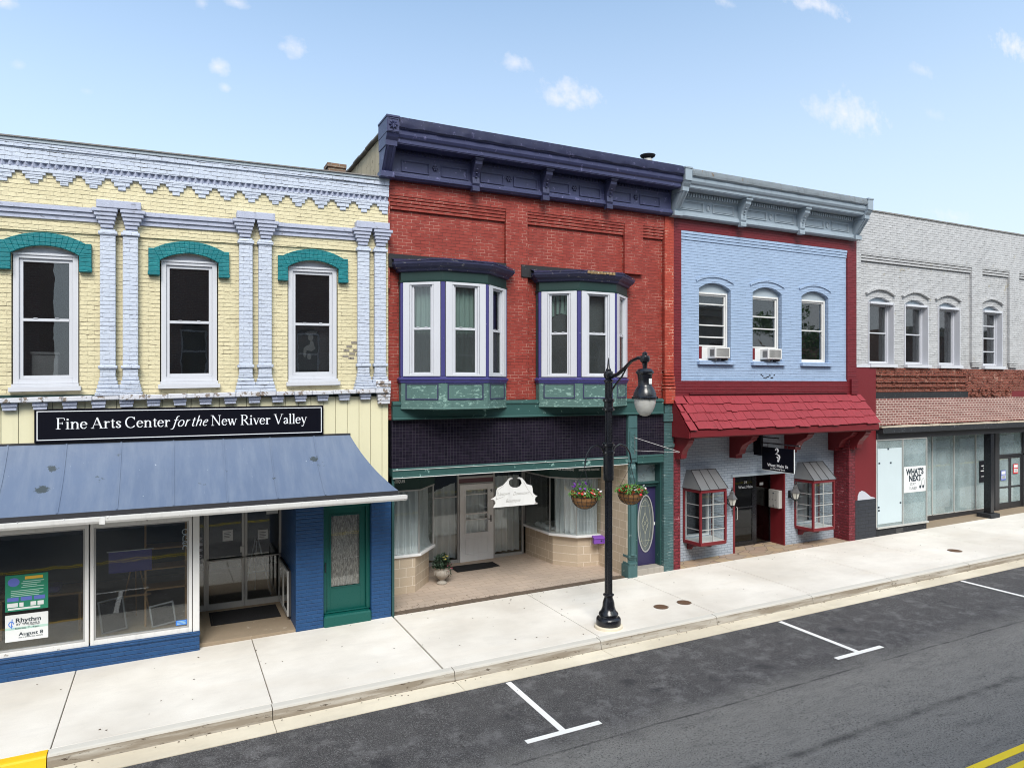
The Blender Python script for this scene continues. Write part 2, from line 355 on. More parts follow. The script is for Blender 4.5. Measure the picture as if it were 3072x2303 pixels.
M['low_blue'] = brick('low_blue', (.385, .44, .51), (.355, .41, .48), (.22, .26, .32), ms=.009, bw=.21, bh=.072, bumpd=.008, rough=.55, soft=.4, grime=.12, light=None)
M['maroon_brick'] = brick('maroon_brick', (.165, .013, .020), (.14, .011, .017), (.075, .007, .010), ms=.008, bumpd=.009, rough=.5, soft=.5, grime=.15, rows=.85)
M['maroon_rough'] = brick('maroon_rough', (.20, .019, .030), (.155, .015, .024), (.10, .008, .014), bw=.26, bh=.085, ms=.012, bumpd=.035, rough=.5, soft=.8, worn=1.2, grime=.1, light=(.5, .2, .22), lamt=-.2)
M['maroon'] = paint('maroon', (.155, .013, .018), .45, .08, .12)
M['shingle'] = paint('shingle', (.275, .028, .038), .6, .22, .35, (.16, .02, .025), .05, .5, 1.6, sv=(1, 1, 2))
M['slate_cornice'] = paint('slate_cornice', (.285, .345, .40), .5, .12, .3, None, 0, .25)
M['slate_rust'] = paint('slate_rust', (.36, .41, .45), .6, .15, .5, (.30, .22, .14), .02, .4, 1.2, sv=(1.5, 1.5, .5))
M['slate_pale'] = paint('slate_pale', (.36, .42, .47), .5, .08, .15)
M['zinc'] = paint('zinc', (.26, .27, .28), .35, .15, .2, metal=.5)
M['white_brick'] = brick('white_brick', (.53, .535, .545), (.46, .465, .475), (.17, .17, .175), bw=.21, bh=.076, ms=.007, bumpd=.011, crack=(.10, .10, .105), camt=.30, patch=(.36, .34, .29), pamt=.26, rough=.75, soft=.5, worn=.7, grime=.5, rows=.85)
M['raw_brick'] = brick('raw_brick', (.30, .085, .055), (.22, .065, .045), (.40, .20, .15), bw=.22, bh=.09, ms=.016, bumpd=.05, patch=(.48, .26, .20), pamt=.42, rough=.9, soft=.8, worn=2.4, grime=.5, crack=(.05, .02, .02), camt=.3)
M['tan_brick'] = brick('tan_brick', (.27, .115, .10), (.19, .08, .07), (.66, .55, .49), bw=.17, bh=.078, ms=.013, bumpd=.014, patch=(.52, .37, .33), pamt=.22, rough=.9, grime=.35, worn=.6)
M['soot'] = paint('soot', (.018, .020, .024), .75, .3, .4, (.17, .18, .2), -.02, .8, 2, sv=(2, 2, .8))
M['soot_brick'] = brick('soot_brick', (.032, .036, .046), (.026, .03, .04), (.014, .016, .02), bh=.11, bw=.30, ms=.008, bumpd=.006, rough=.5, patch=(.10, .105, .12), pamt=.0)
M['mortar_cap'] = paint('mortar_cap', (.55, .48, .38), .9, .2, .4, (.25, .2, .15), .1, 1)
M['bronze'] = paint('bronze', (.055, .055, .06), .4, .15, .2, metal=.5)
M['concrete_floor'] = paint('concrete_floor', (.30, .235, .165), .8, .18, .2, (.42, .36, .28), -.1, .4)
M['floor_tile'] = None
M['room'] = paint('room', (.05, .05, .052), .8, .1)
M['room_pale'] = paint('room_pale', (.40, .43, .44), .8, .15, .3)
M['black_metal'] = paint('black_metal', (.008, .009, .013), .22, .2, 0, None, 0, .05, spec=.6)
M['white_dot'] = paint('white_dot', (.8, .8, .8), .5, .02)
M['terra'] = paint('terra', (.36, .33, .29), .85, .2, .4, (.2, .18, .15), .0, .7)
M['leaf'] = paint('leaf', (.10, .26, .045), .5, .35, 0, None, 0, .2, 6)
M['leaf_dark'] = paint('leaf_dark', (.03, .06, .035), .5, .35, 0, None, 0, .2, 6)
M['coir'] = paint('coir', (.34, .17, .065), .9, .25, .3, (.18, .08, .03), .1, 1, 3)
M['petal_red'] = paint('petal_red', (.62, .02, .03), .5, .1); M['petal_white'] = paint('petal_white', (.8, .78, .8), .5, .05)
M['petal_purple'] = paint('petal_purple', (.16, .03, .32), .5, .15); M['petal_pink'] = paint('petal_pink', (.6, .12, .2), .5, .1); M['petal_yellow'] = paint('petal_yellow', (.7, .6, .15), .5, .1)
M['iron_lid'] = paint('iron_lid', (.15, .085, .05), .7, .3, 0, (.07, .05, .04), .1, .9, 4)
M['line_white'] = paint('line_white', (.90, .89, .86), .6, .06, 0, (.25, .25, .25), -.2, .3, 3)
M['line_yellow'] = paint('line_yellow', (.95, .70, .02), .6, .08, 0, (.2, .17, .06), -.35, .3, 3)
M['curb_yellow'] = paint('curb_yellow', (.85, .50, .01), .55, .12, .1, (.5, .3, .1), -.1, .4)
M['wood'] = paint('wood', (.30, .17, .07), .6, .2); M['paper'] = paint('paper', (.74, .76, .76), .6, .04); M['ink'] = paint('ink', (.015, .03, .045), .6, .05)
M['navy_cloth'] = paint('navy_cloth', (.05, .04, .17), .7, .1); M['poster_green'] = paint('poster_green', (.02, .22, .13), .4, .1); M['poster_blue'] = paint('poster_blue', (.12, .16, .52), .4, .1)
M['poster_gold'] = paint('poster_gold', (.70, .42, .05), .4, .05); M['poster_mint'] = paint('poster_mint', (.45, .66, .58), .4, .05); M['sticker_blue'] = paint('sticker_blue', (.04, .2, .68), .4, .05); M['sticker_red'] = paint('sticker_red', (.6, .03, .04), .4, .05)
M['mailbox_purple'] = paint('mailbox_purple', (.20, .07, .42), .4, .1); M['lantern_glass'] = paint('lantern_glass', (.55, .55, .50), .2, .05); M['pewter'] = paint('pewter', (.17, .17, .175), .35, .2, metal=.5)
M['acr'] = paint('acr', (.45, .44, .43), .25, .1, 0, None, 0, .3, 8)
M['plastic_white'] = paint('plastic_white', (.70, .70, .69), .45, .06, .1); M['grille'] = paint('grille', (.10, .10, .10), .6, .2)
M['glass'] = glass('glass', (.92, .94, .94), 1.7, .01, .010, (.35, .40, .46)); M['glass_shop'] = glass('glass_shop', (.92, .95, .95), 1.5); M['glass_dim'] = glass('glass_dim', (.35, .38, .40), 1.1)
M['glass_haze'] = glass('glass_haze', (.88, .95, .95), 1.5, .01, .36, (.50, .60, .62)); M['glass_screen'] = glass('glass_screen', (.55, .58, .58), .7, .03, .12, (.25, .27, .28))
def shearM(k): return None
# awning sheet metal, concrete, asphalt, floor tiles: own node set-ups
def awning_mat():
    s = N('awning_blue'); c = (.108, .148, .232)
    b = s.mix(s.noise(.9, 5), shade(c, .84), shade(c, 1.12)); st = s.noise(1, 6, .6, s.scalevec((7, 1.2, 1.2))); b = s.mix(s.mapr(st, .42, .75, 0, .5), b, (.18, .22, .29))
    b = s.mix(s.mapr(s.noise(1.7, 8, .78), .665, .675), b, (.06, .08, .095)); b = s.mix(s.mapr(s.noise(6, 7, .8), .675, .69), b, (.52, .58, .66))
    for (px, py, pr_) in ((-1.80, -.36, .060), (-1.90, -.70, .085), (2.55, -.40, .065), (1.75, -.75, .022), (.95, -.55, .018)):
        vd = s.n('ShaderNodeVectorMath', operation='DISTANCE'); fl = s.n('ShaderNodeVectorMath', operation='MULTIPLY'); s.l(s.pos, fl.inputs[0]); fl.inputs[1].default_value = (.8, 1.2, 0); s.l(fl.outputs[0], vd.inputs[0]); vd.inputs[1].default_value = (px * .8, py * 1.2, 0)
        b = s.mix(s.mapr(s.math('ADD', vd.outputs['Value'], s.math('MULTIPLY', s.math('SUBTRACT', s.noise(22, 5, .7), .5), .16)), pr_, pr_ * .85), b, (.045, .06, .07))
    s.bsdf(b, .42, s.bump(s.noise(2.5, 5), .5, .02), 0, .4); return s.m
M['awning_blue'] = awning_mat()
def concrete(name, c, dirt=.25, joints=None):
    s = N(name); b = s.mix(s.mapr(s.noise(.35, 6, .6), .35, .65), (c[0] * .80, c[1] * .78, c[2] * .755), shade(c, 1.05)); b = s.mix(s.mapr(s.noise(1.1, 7, .7, s.scalevec((1, 2.5, 1))), .48, .8, 0, dirt), b, shade(c, .62))
    b = s.mix(s.mapr(s.noise(90, 3), .4, .8, 0, .22), b, shade(c, .6)); b = s.mix(s.mapr(s.noise(11, 4, .8), .70, .73), b, shade(c, .38)); b = s.mix(s.mapr(s.noise(.6, 4, .6, s.scalevec((.5, 1.6, 1))), .52, .75, 0, .35), b, (c[0] * .80, c[1] * .74, c[2] * .66))
    s.bsdf(b, .85, s.bump(s.noise(120, 4), .35, .004), 0, .3); return s.m
M['sidewalk'] = concrete('sidewalk', (.76, .725, .665), .30); M['curb'] = None; M['gutter'] = concrete('gutter', (.76, .69, .55), .6)
def curb_mat():
    s = N('curb'); c = (.60, .575, .52); b = s.mix(s.noise(1.5, 6), shade(c, .85), c)
    sp = s.n('ShaderNodeSeparateXYZ'); s.l(s.geo.outputs['Normal'], sp.inputs[0]); side = s.mapr(sp.outputs[2], .75, .35)
    st = s.mapr(s.noise(1, 7, .6, s.scalevec((.9, 6, 11))), .36, .56); b = s.mix(s.math('MULTIPLY', side, s.mapr(st, 0, 1, .45, 1)), b, (.235, .20, .155))
    b = s.mix(s.math('MULTIPLY', side, s.mapr(s.noise(5, 8, .75, s.scalevec((1, 1, 4))), .58, .64)), b, (.07, .05, .035))
    s.bsdf(b, .85, s.bump(s.noise(40, 5), .5, .008), 0, .3); return s.m
M['curb'] = curb_mat()
def asphalt():
    s = N('asphalt'); sp = s.n('ShaderNodeSeparateXYZ'); s.l(s.pos, sp.inputs[0])
    lane = s.mapr(s.math('ADD', sp.outputs[1], s.math('MULTIPLY', s.math('SUBTRACT', s.noise(.9, 5, .6), .5), 1.1)), -6.35, -5.6)
    dark = s.mix(s.noise(.8, 6, .6), (.044, .041, .042), (.074, .069, .068)); lite = s.mix(s.noise(.7, 6, .6, s.scalevec((.4, 1, 1))), (.170, .163, .150), (.235, .226, .210))
    b = s.mix(lane, lite, dark)
    b = s.mix(s.mapr(s.noise(55, 3, .75), .50, .64, 0, .60), b, (.30, .30, .30)); b = s.mix(s.mapr(s.noise(42, 3, .75), .52, .64, 0, .80), b, (.014, .014, .016)); b = s.mix(s.mapr(s.noise(5, 7, .75, s.scalevec((.35, 1.3, 1))), .5, .72, 0, .45), b, (.035, .035, .038))
    b = s.mix(s.math('MULTIPLY', s.mapr(s.noise(9, 9, .8), .60, .68, 0, .6), s.mapr(s.noise(.9, 3, .6), .45, .62)), b, (.30, .30, .30))
    b = s.mix(s.math('MULTIPLY', s.mapr(s.noise(2.6, 8, .72), .50, .64, 0, .55), lane), b, (.19, .185, .185))
    b = s.mix(s.math('MULTIPLY', s.mapr(s.noise(1.6, 5, .6), .60, .72, 0, .75), lane), b, (.018, .018, .022))
    for yy, wd, am in ((-6.08, .014, .9), (-7.62, .05, .7)):
        d = s.math('ABSOLUTE', s.math('SUBTRACT', s.math('ADD', sp.outputs[1], s.math('MULTIPLY', s.math('SUBTRACT', s.noise(.7, 4), .5), .10)), yy))
        b = s.mix(s.math('MULTIPLY', s.mapr(d, wd * 2.2, 0, 0, am), s.mapr(s.noise(2.4, 6, .7), .35, .6)), b, (.012, .012, .013))
    b = s.mix(s.mapr(s.noise(16, 4, .85), .735, .75), b, (.55, .54, .50)); b = s.mix(s.mapr(s.noise(7, 5, .8, s.scalevec((1, .6, 1))), .70, .72, 0, .8), b, (.012, .012, .014))
    s.bsdf(b, .8, s.bump(s.noise(190, 3), .8, .006), 0, .35); return s.m
M['asphalt'] = asphalt()
def floortile():
    s = N('floor_tile'); sp = s.n('ShaderNodeSeparateXYZ'); s.l(s.pos, sp.inputs[0]); cb = s.n('ShaderNodeCombineXYZ'); s.l(sp.outputs[0], cb.inputs[0]); s.l(sp.outputs[1], cb.inputs[1])
    b = s.n('ShaderNodeTexBrick'); s.l(cb.outputs[0], b.inputs['Vector']); b.offset = .5
    for k, v in (('Scale', 1), ('Brick Width', .40), ('Row Height', .20), ('Mortar Size', .006), ('Mortar Smooth', .2)): b.inputs[k].default_value = v
    s.set(b.inputs['Color1'], (.50, .405, .33)); s.set(b.inputs['Color2'], (.44, .36, .30)); s.set(b.inputs['Mortar'], (.30, .235, .18))
    c = s.mix(s.mapr(s.noise(1.2, 7, .65), .4, .75, 0, .35), b.outputs['Color'], (.28, .22, .17)); c = s.mix(s.mapr(s.noise(18, 6, .7), .68, .72), c, (.12, .09, .07))
    s.bsdf(c, .7, s.bump(b.outputs['Fac'], -.4, .003), 0, .35); return s.m
M['floor_tile'] = floortile()
def flag():
    s = N('flagstone'); v = s.n('ShaderNodeTexVoronoi', feature='DISTANCE_TO_EDGE'); v.inputs['Scale'].default_value = 2.3; mp = s.scalevec((1, 1.6, 0)); s.l(mp, v.inputs['Vector'])
    v2 = s.n('ShaderNodeTexVoronoi'); v2.inputs['Scale'].default_value = 2.3; s.l(mp, v2.inputs['Vector'])
    sp = s.n('ShaderNodeSeparateColor'); s.l(v2.outputs['Color'], sp.inputs[0])
    c = s.mix(sp.outputs[0], (.44, .33, .20), (.36, .25, .20)); c = s.mix(s.math('MULTIPLY', sp.outputs[1], .5), c, (.30, .27, .24)); c = s.mix(s.math('MULTIPLY', s.noise(9, 5), .5), c, (.25, .19, .13))
    c = s.mix(s.mapr(v.outputs['Distance'], .0, .035, 1, 0), c, (.13, .10, .075)); s.bsdf(c, .8, s.bump(v.outputs['Distance'], .5, .01), 0, .3); return s.m
M['flagstone'] = flag()
def dirt_mat():
    s = N('dirt'); c = s.mix(s.noise(30, 6, .8), (.05, .035, .025), (.20, .15, .11)); s.bsdf(c, .95, s.bump(s.noise(40, 5), 1, .02)); return s.m
M['dirt'] = dirt_mat()
M['opp_brick'] = brick('opp_brick', (.27, .13, .105), (.18, .09, .075), (.40, .35, .31), ms=.010, bumpd=.006, rough=.8, grime=.3)
M['opp_stone'] = paint('opp_stone', (.45, .42, .37), .8, .12, .3); M['opp_glass'] = glass('opp_glass', (.3, .32, .34))
# ------------------------------------------------------------------ lettering
def place(bm, O, r, u, nrm):
    r, u, nrm = Vector(r), Vector(u), Vector(nrm); O = Vector(O)
    for v in bm.verts: x, y, z = v.co; v.co = O + r * x + u * y + nrm * z
    return bm
def text_bm(body, height, width=None, shear=0, offset=0, depth=.004, align='LEFT'):
    cu = bpy.data.curves.new('t', 'FONT'); cu.body = body; cu.size = 1; cu.shear = shear; cu.offset = offset; cu.extrude = .001; cu.resolution_u = 3
    ob = bpy.data.objects.new('t', cu); COL.objects.link(ob); dg = bpy.context.evaluated_depsgraph_get()
    me = bpy.data.meshes.new_from_object(ob.evaluated_get(dg)); bm = NB(); bm.from_mesh(me)
    bpy.data.objects.remove(ob); bpy.data.curves.remove(cu); bpy.data.meshes.remove(me)
    xs = [v.co.x for v in bm.verts]; x0, x1 = min(xs), max(xs); k = height / .73; kx = k if width is None else width / (x1 - x0)
    sh = 0 if align == 'LEFT' else (-(x1 - x0) * kx / 2)
    for v in bm.verts: v.co = Vector(((v.co.x - x0) * kx + sh, v.co.y * k, depth if v.co.z > 0 else 0))
    return bm
FX = ((1, 0, 0), (0, 0, 1), (0, -1, 0))        # facing the street
def label_text(parent, body, x, y, z, h, m, width=None, shear=0, offset=0, axes=FX, name='lettering', align='LEFT'):
    bm = place(text_bm(body, h, width, shear, offset, .003, align), (x, y, z), *axes); return obj(name, bm, m, parent)
class Glyph:
    """book-face letters drawn with a broad pen: thick verticals, hairline horizontals, bar serifs"""
    T, t = .118, .040
    def __init__(s): s.bm = NB(); s.k = 0; s.ox = 0; s.sh = 0; s.sc = 1
    def quad(s, a, b, wa, wb):
        d = Vector((b[0] - a[0], b[1] - a[1])); L = d.length
        if L < 1e-6: return
        n = Vector((-d.y, d.x)) / L; s.k += 1; z = .004 + .00012 * (s.k % 40)
        P = [(a[0] + n.x * wa / 2, a[1] + n.y * wa / 2), (b[0] + n.x * wb / 2, b[1] + n.y * wb / 2), (b[0] - n.x * wb / 2, b[1] - n.y * wb / 2), (a[0] - n.x * wa / 2, a[1] - n.y * wa / 2)]
        P = [(s.ox + p[0] + s.sh * p[1], p[1]) for p in P]
        prism(s.bm, P, 'z', 0, z)
    def pen(s, pts, w=None):
        for a, b in zip(pts, pts[1:]):
            if w is None:
                d = Vector((b[0] - a[0], b[1] - a[1])); q = s.t + (s.T - s.t) * abs(d.y) / max(d.length, 1e-6)
            else: q = w
            s.quad(a, b, q, q)
    def run(s, ops):
        for o in ops:
            k = o[0]
            if k == 'v': s.pen([(o[1], o[2]), (o[1], o[3])], s.T * (o[4] if len(o) > 4 else 1))
            elif k == 't': s.pen(o[1], s.t * 1.15)
            elif k == 'k': s.pen(o[1], s.T)
            elif k == 'n': s.pen(o[1])
            elif k == 's': s.pen([(o[1] - o[3], o[2]), (o[1] + o[3], o[2])], s.t)
            elif k == 'd':
                A = [(o[1] + o[3] * cos(2 * pi * i / 10), o[2] + o[3] * sin(2 * pi * i / 10)) for i in range(10)]; A = [(s.ox + p[0] + s.sh * p[1], p[1]) for p in A]
                s.k += 1; prism(s.bm, A, 'z', 0, .004 + .00012 * (s.k % 40))
def ar(cx, cz, rx, rz, a0, a1, n=14): return [(cx + rx * cos(radians(a0 + (a1 - a0) * i / n)), cz + rz * sin(radians(a0 + (a1 - a0) * i / n))) for i in range(n + 1)]
X6 = .64
GL = {
 'F': (.70, [('v', .2, 0, 1), ('s', .2, .02, .16), ('t', [(.08, .98), (.62, .98), (.65, .80)]), ('t', [(.2, .52), (.48, .52)]), ('t', [(.49, .62), (.49, .42)])]),
 'i': (.33, [('v', .16, 0, X6), ('s', .16, .02, .13), ('t', [(.03, X6 - .06), (.16, X6)]), ('d', .16, .86, .08)]),
 'n': (.70, [('v', .16, 0, X6), ('s', .16, .02, .13), ('t', [(.03, X6 - .06), (.16, X6)]), ('n', [(.18, .46), (.26, .58), (.36, .62), (.46, .59), (.52, .48)]), ('v', .53, 0, .5), ('s', .53, .02, .13)]),
 'e': (.54, [('n', [(.47, .37)] + ar(.27, .32, .21, .30, 20, 300)), ('t', [(.08, .37), (.48, .37)]), ('t', ar(.27, .32, .21, .30, 300, 335, 4))]),
 'A': (.92, [('t', [(.13, 0), (.46, 1)]), ('k', [(.46, .98), (.78, 0)]), ('t', [(.25, .35), (.64, .35)]), ('s', .13, .02, .12), ('s', .78, .02, .14)]),
 'r': (.50, [('v', .16, 0, X6), ('s', .16, .02, .13), ('t', [(.03, X6 - .06), (.16, X6)]), ('n', [(.18, .44), (.26, .57), (.38, .61)]), ('d', .41, .56, .06)]),
 't': (.38, [('v', .17, .1, .8, .9), ('t', [(.03, X6 - .02), (.34, X6 - .02)]), ('n', [(.17, .12), (.22, .03), (.34, .06)])]),
 's': (.46, [('n', [(.37, .48), (.33, .58), (.22, .61), (.11, .56), (.09, .46), (.18, .37), (.30, .29), (.37, .19), (.33, .07), (.21, .02), (.10, .06), (.07, .17)]), ('k', [(.13, .41), (.33, .24)])]),
 'C': (.90, [('n', ar(.47, .49, .37, .50, 42, 318, 22)), ('t', [(.76, .98), (.76, .72)]), ('t', [(.76, .20), (.74, .12)])]),
 'N': (.98, [('v', .17, 0, 1, .4), ('v', .80, 0, 1, .4), ('k', [(.17, .98), (.80, .02)]), ('s', .17, .02, .13), ('s', .12, .98, .12), ('s', .80, .98, .13)]),
 'w': (.90, [('k', [(.10, X6 - .02), (.28, .02)]), ('t', [(.28, 0), (.44, .6)]), ('k', [(.42, X6 - .02), (.60, .02)]), ('t', [(.60, 0), (.80, X6)]), ('s', .1, X6 - .02, .1), ('s', .43, X6 - .02, .1), ('s', .8, X6 - .02, .09)]),
 'R': (.84, [('v', .2, 0, 1), ('s', .2, .02, .15), ('t', [(.07, .98), (.38, .98)]), ('n', ar(.38, .74, .24, .24, 90, -90)), ('t', [(.38, .5), (.2, .5)]), ('k', [(.38, .5), (.72, .02)]), ('s', .76, .02, .1)]),
 'v': (.60, [('k', [(.11, X6 - .02), (.31, .02)]), ('t', [(.31, 0), (.52, X6)]), ('s', .10, X6 - .02, .1), ('s', .52, X6 - .02, .09)]),
 'V': (.90, [('k', [(.14, .98), (.46, .02)]), ('t', [(.46, 0), (.78, 1)]), ('s', .13, .98, .13), ('s', .79, .98, .12)]),
 'a': (.54, [('v', .40, .05, .46), ('n', [(.40, .46), (.34, .59), (.22, .62), (.12, .56), (.12, .48)]), ('n', [(.40, .36), (.22, .31), (.10, .22), (.10, .10), (.20, .02), (.32, .06), (.40, .16)]), ('t', [(.40, .06), (.50, .04)])]),
 'l': (.33, [('v', .16, 0, 1.02), ('s', .16, .02, .13), ('t', [(.03, .96), (.16, 1.02)])]),
 'y': (.60, [('k', [(.11, X6 - .02), (.31, .04)]), ('t', [(.52, X6), (.24, -.22), (.14, -.27)]), ('s', .10, X6 - .02, .1), ('s', .52, X6 - .02, .09), ('d', .12, -.24, .055)]),
 'F_': None}
IT = {
 'f': (.40, [('k', [(.20, -.10), (.20, .84)]), ('n', [(.20, .82), (.24, .97), (.36, .98)]), ('n', [(.20, -.1), (.14, -.24), (.02, -.25)]), ('t', [(.06, X6 - .02), (.36, X6 - .02)])]),
 'o': (.50, [('n', ar(.25, .31, .19, .30, 0, 360, 20))]),
 'r': (.42, [('k', [(.14, 0), (.14, X6)]), ('n', [(.14, .38), (.22, .56), (.34, .62)])]),
 't': (.34, [('k', [(.15, .08), (.15, .82)]), ('t', [(.03, X6 - .02), (.30, X6 - .02)]), ('n', [(.15, .1), (.2, .01), (.3, .06)])]),
 'h': (.56, [('k', [(.13, 0), (.13, 1.02)]), ('n', [(.14, .38), (.24, .57), (.35, .62), (.43, .52), (.42, .3), (.40, .06), (.50, .04)])]),
 'e': (.46, [('n', [(.08, .3), (.30, .36), (.38, .48), (.32, .60), (.22, .60), (.11, .46), (.08, .22), (.16, .04), (.28, .02), (.38, .1)])])}
def serif_word(wd, x0, x1, z, cap, y, italic=False):
    g = Glyph(); g.sh = .26 if italic else 0
    if italic: g.T = .09
    for ch in wd: adv, ops = (IT if italic else GL)[ch]; g.run(ops); g.ox += adv
    xs = [v.co.x for v in g.bm.verts]; a, b = min(xs), max(xs); k = (x1 - x0) / (b - a)
    for v in g.bm.verts: v.co = Vector((x0 + (v.co.x - a) * k, y - v.co.z, z + v.co.y * cap))
    return g.bm
# ================================================================== setting: ground, road, kerb, pavement
bm = NB()
def sheet(x0, x1, y0, y1, z, n=1):
    b = NB(); vs = [b.verts.new(p) for p in ((x0, y0, z), (x1, y0, z), (x1, y1, z), (x0, y1, z))]; b.faces.new(vs); return b
M['meadow'] = paint('meadow', (.07, .10, .035), .9, .3, .2)
tag(obj('ground', sheet(-900, 900, -900, 900, -3.2), M['meadow']), 'bare ground under and beyond the street', None, kind='structure')
tag(obj('terrain', bx(-60, 90, -60, 60, -3.1, -.60), M['meadow'], g=1), 'sloping ground the street is built on', None, kind='structure')
tag(obj('road', bx(-40, 80, -14.1, -3.70, -.5, -.165), M['asphalt'], g=1), 'dark asphalt road with lighter driving lane', None, kind='structure')
JX = [-38.5 + 3 * k for k in range(12)] + [-1.48, 1.44, 4.27, 7.5, 10.42, 13.27, 16.03, 18.7, 21.45, 24.4, 27.4] + [30.4 + 3 * k for k in range(14)]
JX = sorted(set(JX)); jb = [x for x in JX if not -5.6 < x < -1.6] + [-4.48]; jb.sort()
b = NB()
for a, c in zip(jb, jb[1:]):
    gp = .016 if abs(c - 4.27) < .01 else .008; ga = .016 if abs(a - 4.27) < .01 else .008
    box(b, a + ga, c - gp, -3.05 + .004, .02 if c < 4.3 and a > 3 else .02, -.12, 0)
tag(obj('sidewalk', b, M['sidewalk'], bev=.006, g=1), 'pale concrete sidewalk slabs in front of the shops', None, kind='structure')
tag(obj('sidewalk_bed', bx(-40, 80, -3.05, .6, -.4, -.045), M['dirt'], g=1), 'dark bed showing in the sidewalk joints', None, kind='structure')
KX = [-38 + 3.05 * k for k in range(12)] + [-1.5, 1.42, 4.42, 7.42, 10.31, 13.15, 15.9, 19, 22, 25, 28] + [31 + 3 * k for k in range(14)]; KX = sorted(k for k in KX if not -4.3 < k < -1.6)
def kerb(bm, a, c): prism(bm, [(-3.05, 0), (-3.17, -.004), (-3.20, -.012), (-3.22, -.035), (-3.25, -.168), (-3.25, -.35), (-3.05, -.35)], 'x', a + .006, c - .006)
b = NB(); b2 = NB(); b3 = NB()
for a, c in zip(KX, KX[1:]):
    if c <= -1.45 and a > -8: kerb(b2, a, c)
    else: kerb(b, a, c)
    prism(b3, [(-3.253, -.172), (-3.70, -.155), (-3.70, -.35), (-3.253, -.35)], 'x', a + .005, c - .005)
tag(obj('kerb', b, M['curb'], g=1), 'stained concrete kerb along the sidewalk', None, kind='structure')
tag(obj('yellow_kerb', b2, M['curb_yellow'], g=1), 'yellow painted stretch of kerb at lower left', None, kind='structure')
tag(obj('gutter', b3, M['gutter'], g=1), 'cream concrete gutter strip between kerb and asphalt', None, kind='structure')
# opposite kerb and pavement
tag(obj('far_sidewalk', bx(-40, 80, -17.5, -14.1, -.4, 0), M['sidewalk'], g=1), 'concrete sidewalk on the camera side of the street', None, kind='structure')
# markings
b = NB()
for px in (-1.1, 5.2, 11.58, 17.82, 24.1, 30.4):
    box(b, px - .05, px + .05, -5.575, -3.74, -.17, -.1605); box(b, px - .63, px + .63, -5.68, -5.58, -.17, -.1605)
tag(obj('parking_lines', b, M['line_white'], g=1), 'white T shaped parking bay marks on the asphalt', None, kind='structure')
b = NB()
for yy in (-8.93, -9.17): box(b, -40, 80, yy - .055, yy + .055, -.17, -.1605)
tag(obj('centre_lines', b, M['line_yellow'], g=1), 'double yellow line along the middle of the road', None, kind='structure')
for i, (px, py, r, lb) in enumerate([(9.66, -2.20, .145, 'rusty round valve cover in the sidewalk, nearer the lamp post'), (10.30, -2.20, .145, 'rusty round valve cover crossing a sidewalk joint'), (20.05, -2.20, .17, 'round rusty cover in the sidewalk in front of the glass storefront')]):
    t = root('manhole_cover', lb, 'manhole cover', (px, py, G(px)), 'round covers in the sidewalk')
    b = NB(); lathe(b, [(r, -.02), (r, .006), (r - .02, .008)], (px, py, G(px)), 28); obj('lid', b, M['iron_lid'], t)
    b = NB(); bmr = lathe(b, [(r + .018, -.02), (r + .018, .003), (r + .003, .003), (r + .003, -.02)], (px, py, G(px)), 28); obj('rim', b, M['dirt'], t)
    b = NB()
    for k in range(-2, 3): box(b, px - r * .8 * cos(k * .4), px + r * .8 * cos(k * .4), py + k * .05 - .006, py + k * .05 + .006, G(px) + .006, G(px) + .012)
    obj('ribs', b, M['iron_lid'], t)
# ================================================================== window builder
def sash_window(par, x0, x1, z0, z1, y, fr, gl, fw=.06, sw=.045, rails=(), mm=None, ysh=0, depth=.12, name='window', rw=.05, trim=None):
    """white frame, sash with meeting rails and a pane; mm places it on an angled face"""
    b = NB(); ring_xz(b, x0, x1, z0, z1, fw, y, y + depth)
    W = obj(name, b, fr, par, bev=.004, M=mm, ysh=ysh)
    b = NB(); a0, a1, c0, c1 = x0 + fw, x1 - fw, z0 + fw, z1 - fw; ring_xz(b, a0 + .002, a1 - .002, c0 + .002, c1 - .002, sw, y + .035, y + .085)
    for r in rails: box(b, a0 + sw, a1 - sw, y + .025, y + .082, r - rw / 2, r + rw / 2)
    if rails and rw >= .05:
        for q in (.3, .7): xx = a0 + (a1 - a0) * q; box(b, xx - .03, xx + .03, y + .012, y + .03, rails[-1] + rw / 2, rails[-1] + rw / 2 + .012)
    obj('sash', b, fr, W, bev=.003, M=mm, ysh=ysh)
    obj('pane', bx(a0 + sw - .005, a1 - sw + .005, y + .060, y + .066, c0 + sw - .005, c1 - sw + .005), gl, W, M=mm, ysh=ysh)
    return W
def fringe_plane(x0, x1, z0, z1, y, folds=9, amp=.03, nx=90, nzz=10, seed=1, gather=0):
    b = NB(); rnd = random.Random(seed); ph = rnd.random() * 6; rows = []
    for j in range(nzz + 1):
        v = j / nzz; row = []
        for i in range(nx + 1):
            u = i / nx; w2 = sin(u * folds * 2 * pi + ph + .6 * sin(v * 3 + u * 5)) + .4 * sin(u * folds * 4.7 + v * 2); k = (1 - .35 * v)
            row.append(b.verts.new((x0 + (x1 - x0) * (u + gather * sin(u * 2 * pi) * v * .1), y + amp * w2 * k, z0 + (z1 - z0) * v)))
        rows.append(row)
    for j in range(nzz):
        for i in range(nx): b.faces.new((rows[j][i], rows[j][i + 1], rows[j + 1][i + 1], rows[j + 1][i]))
    return b
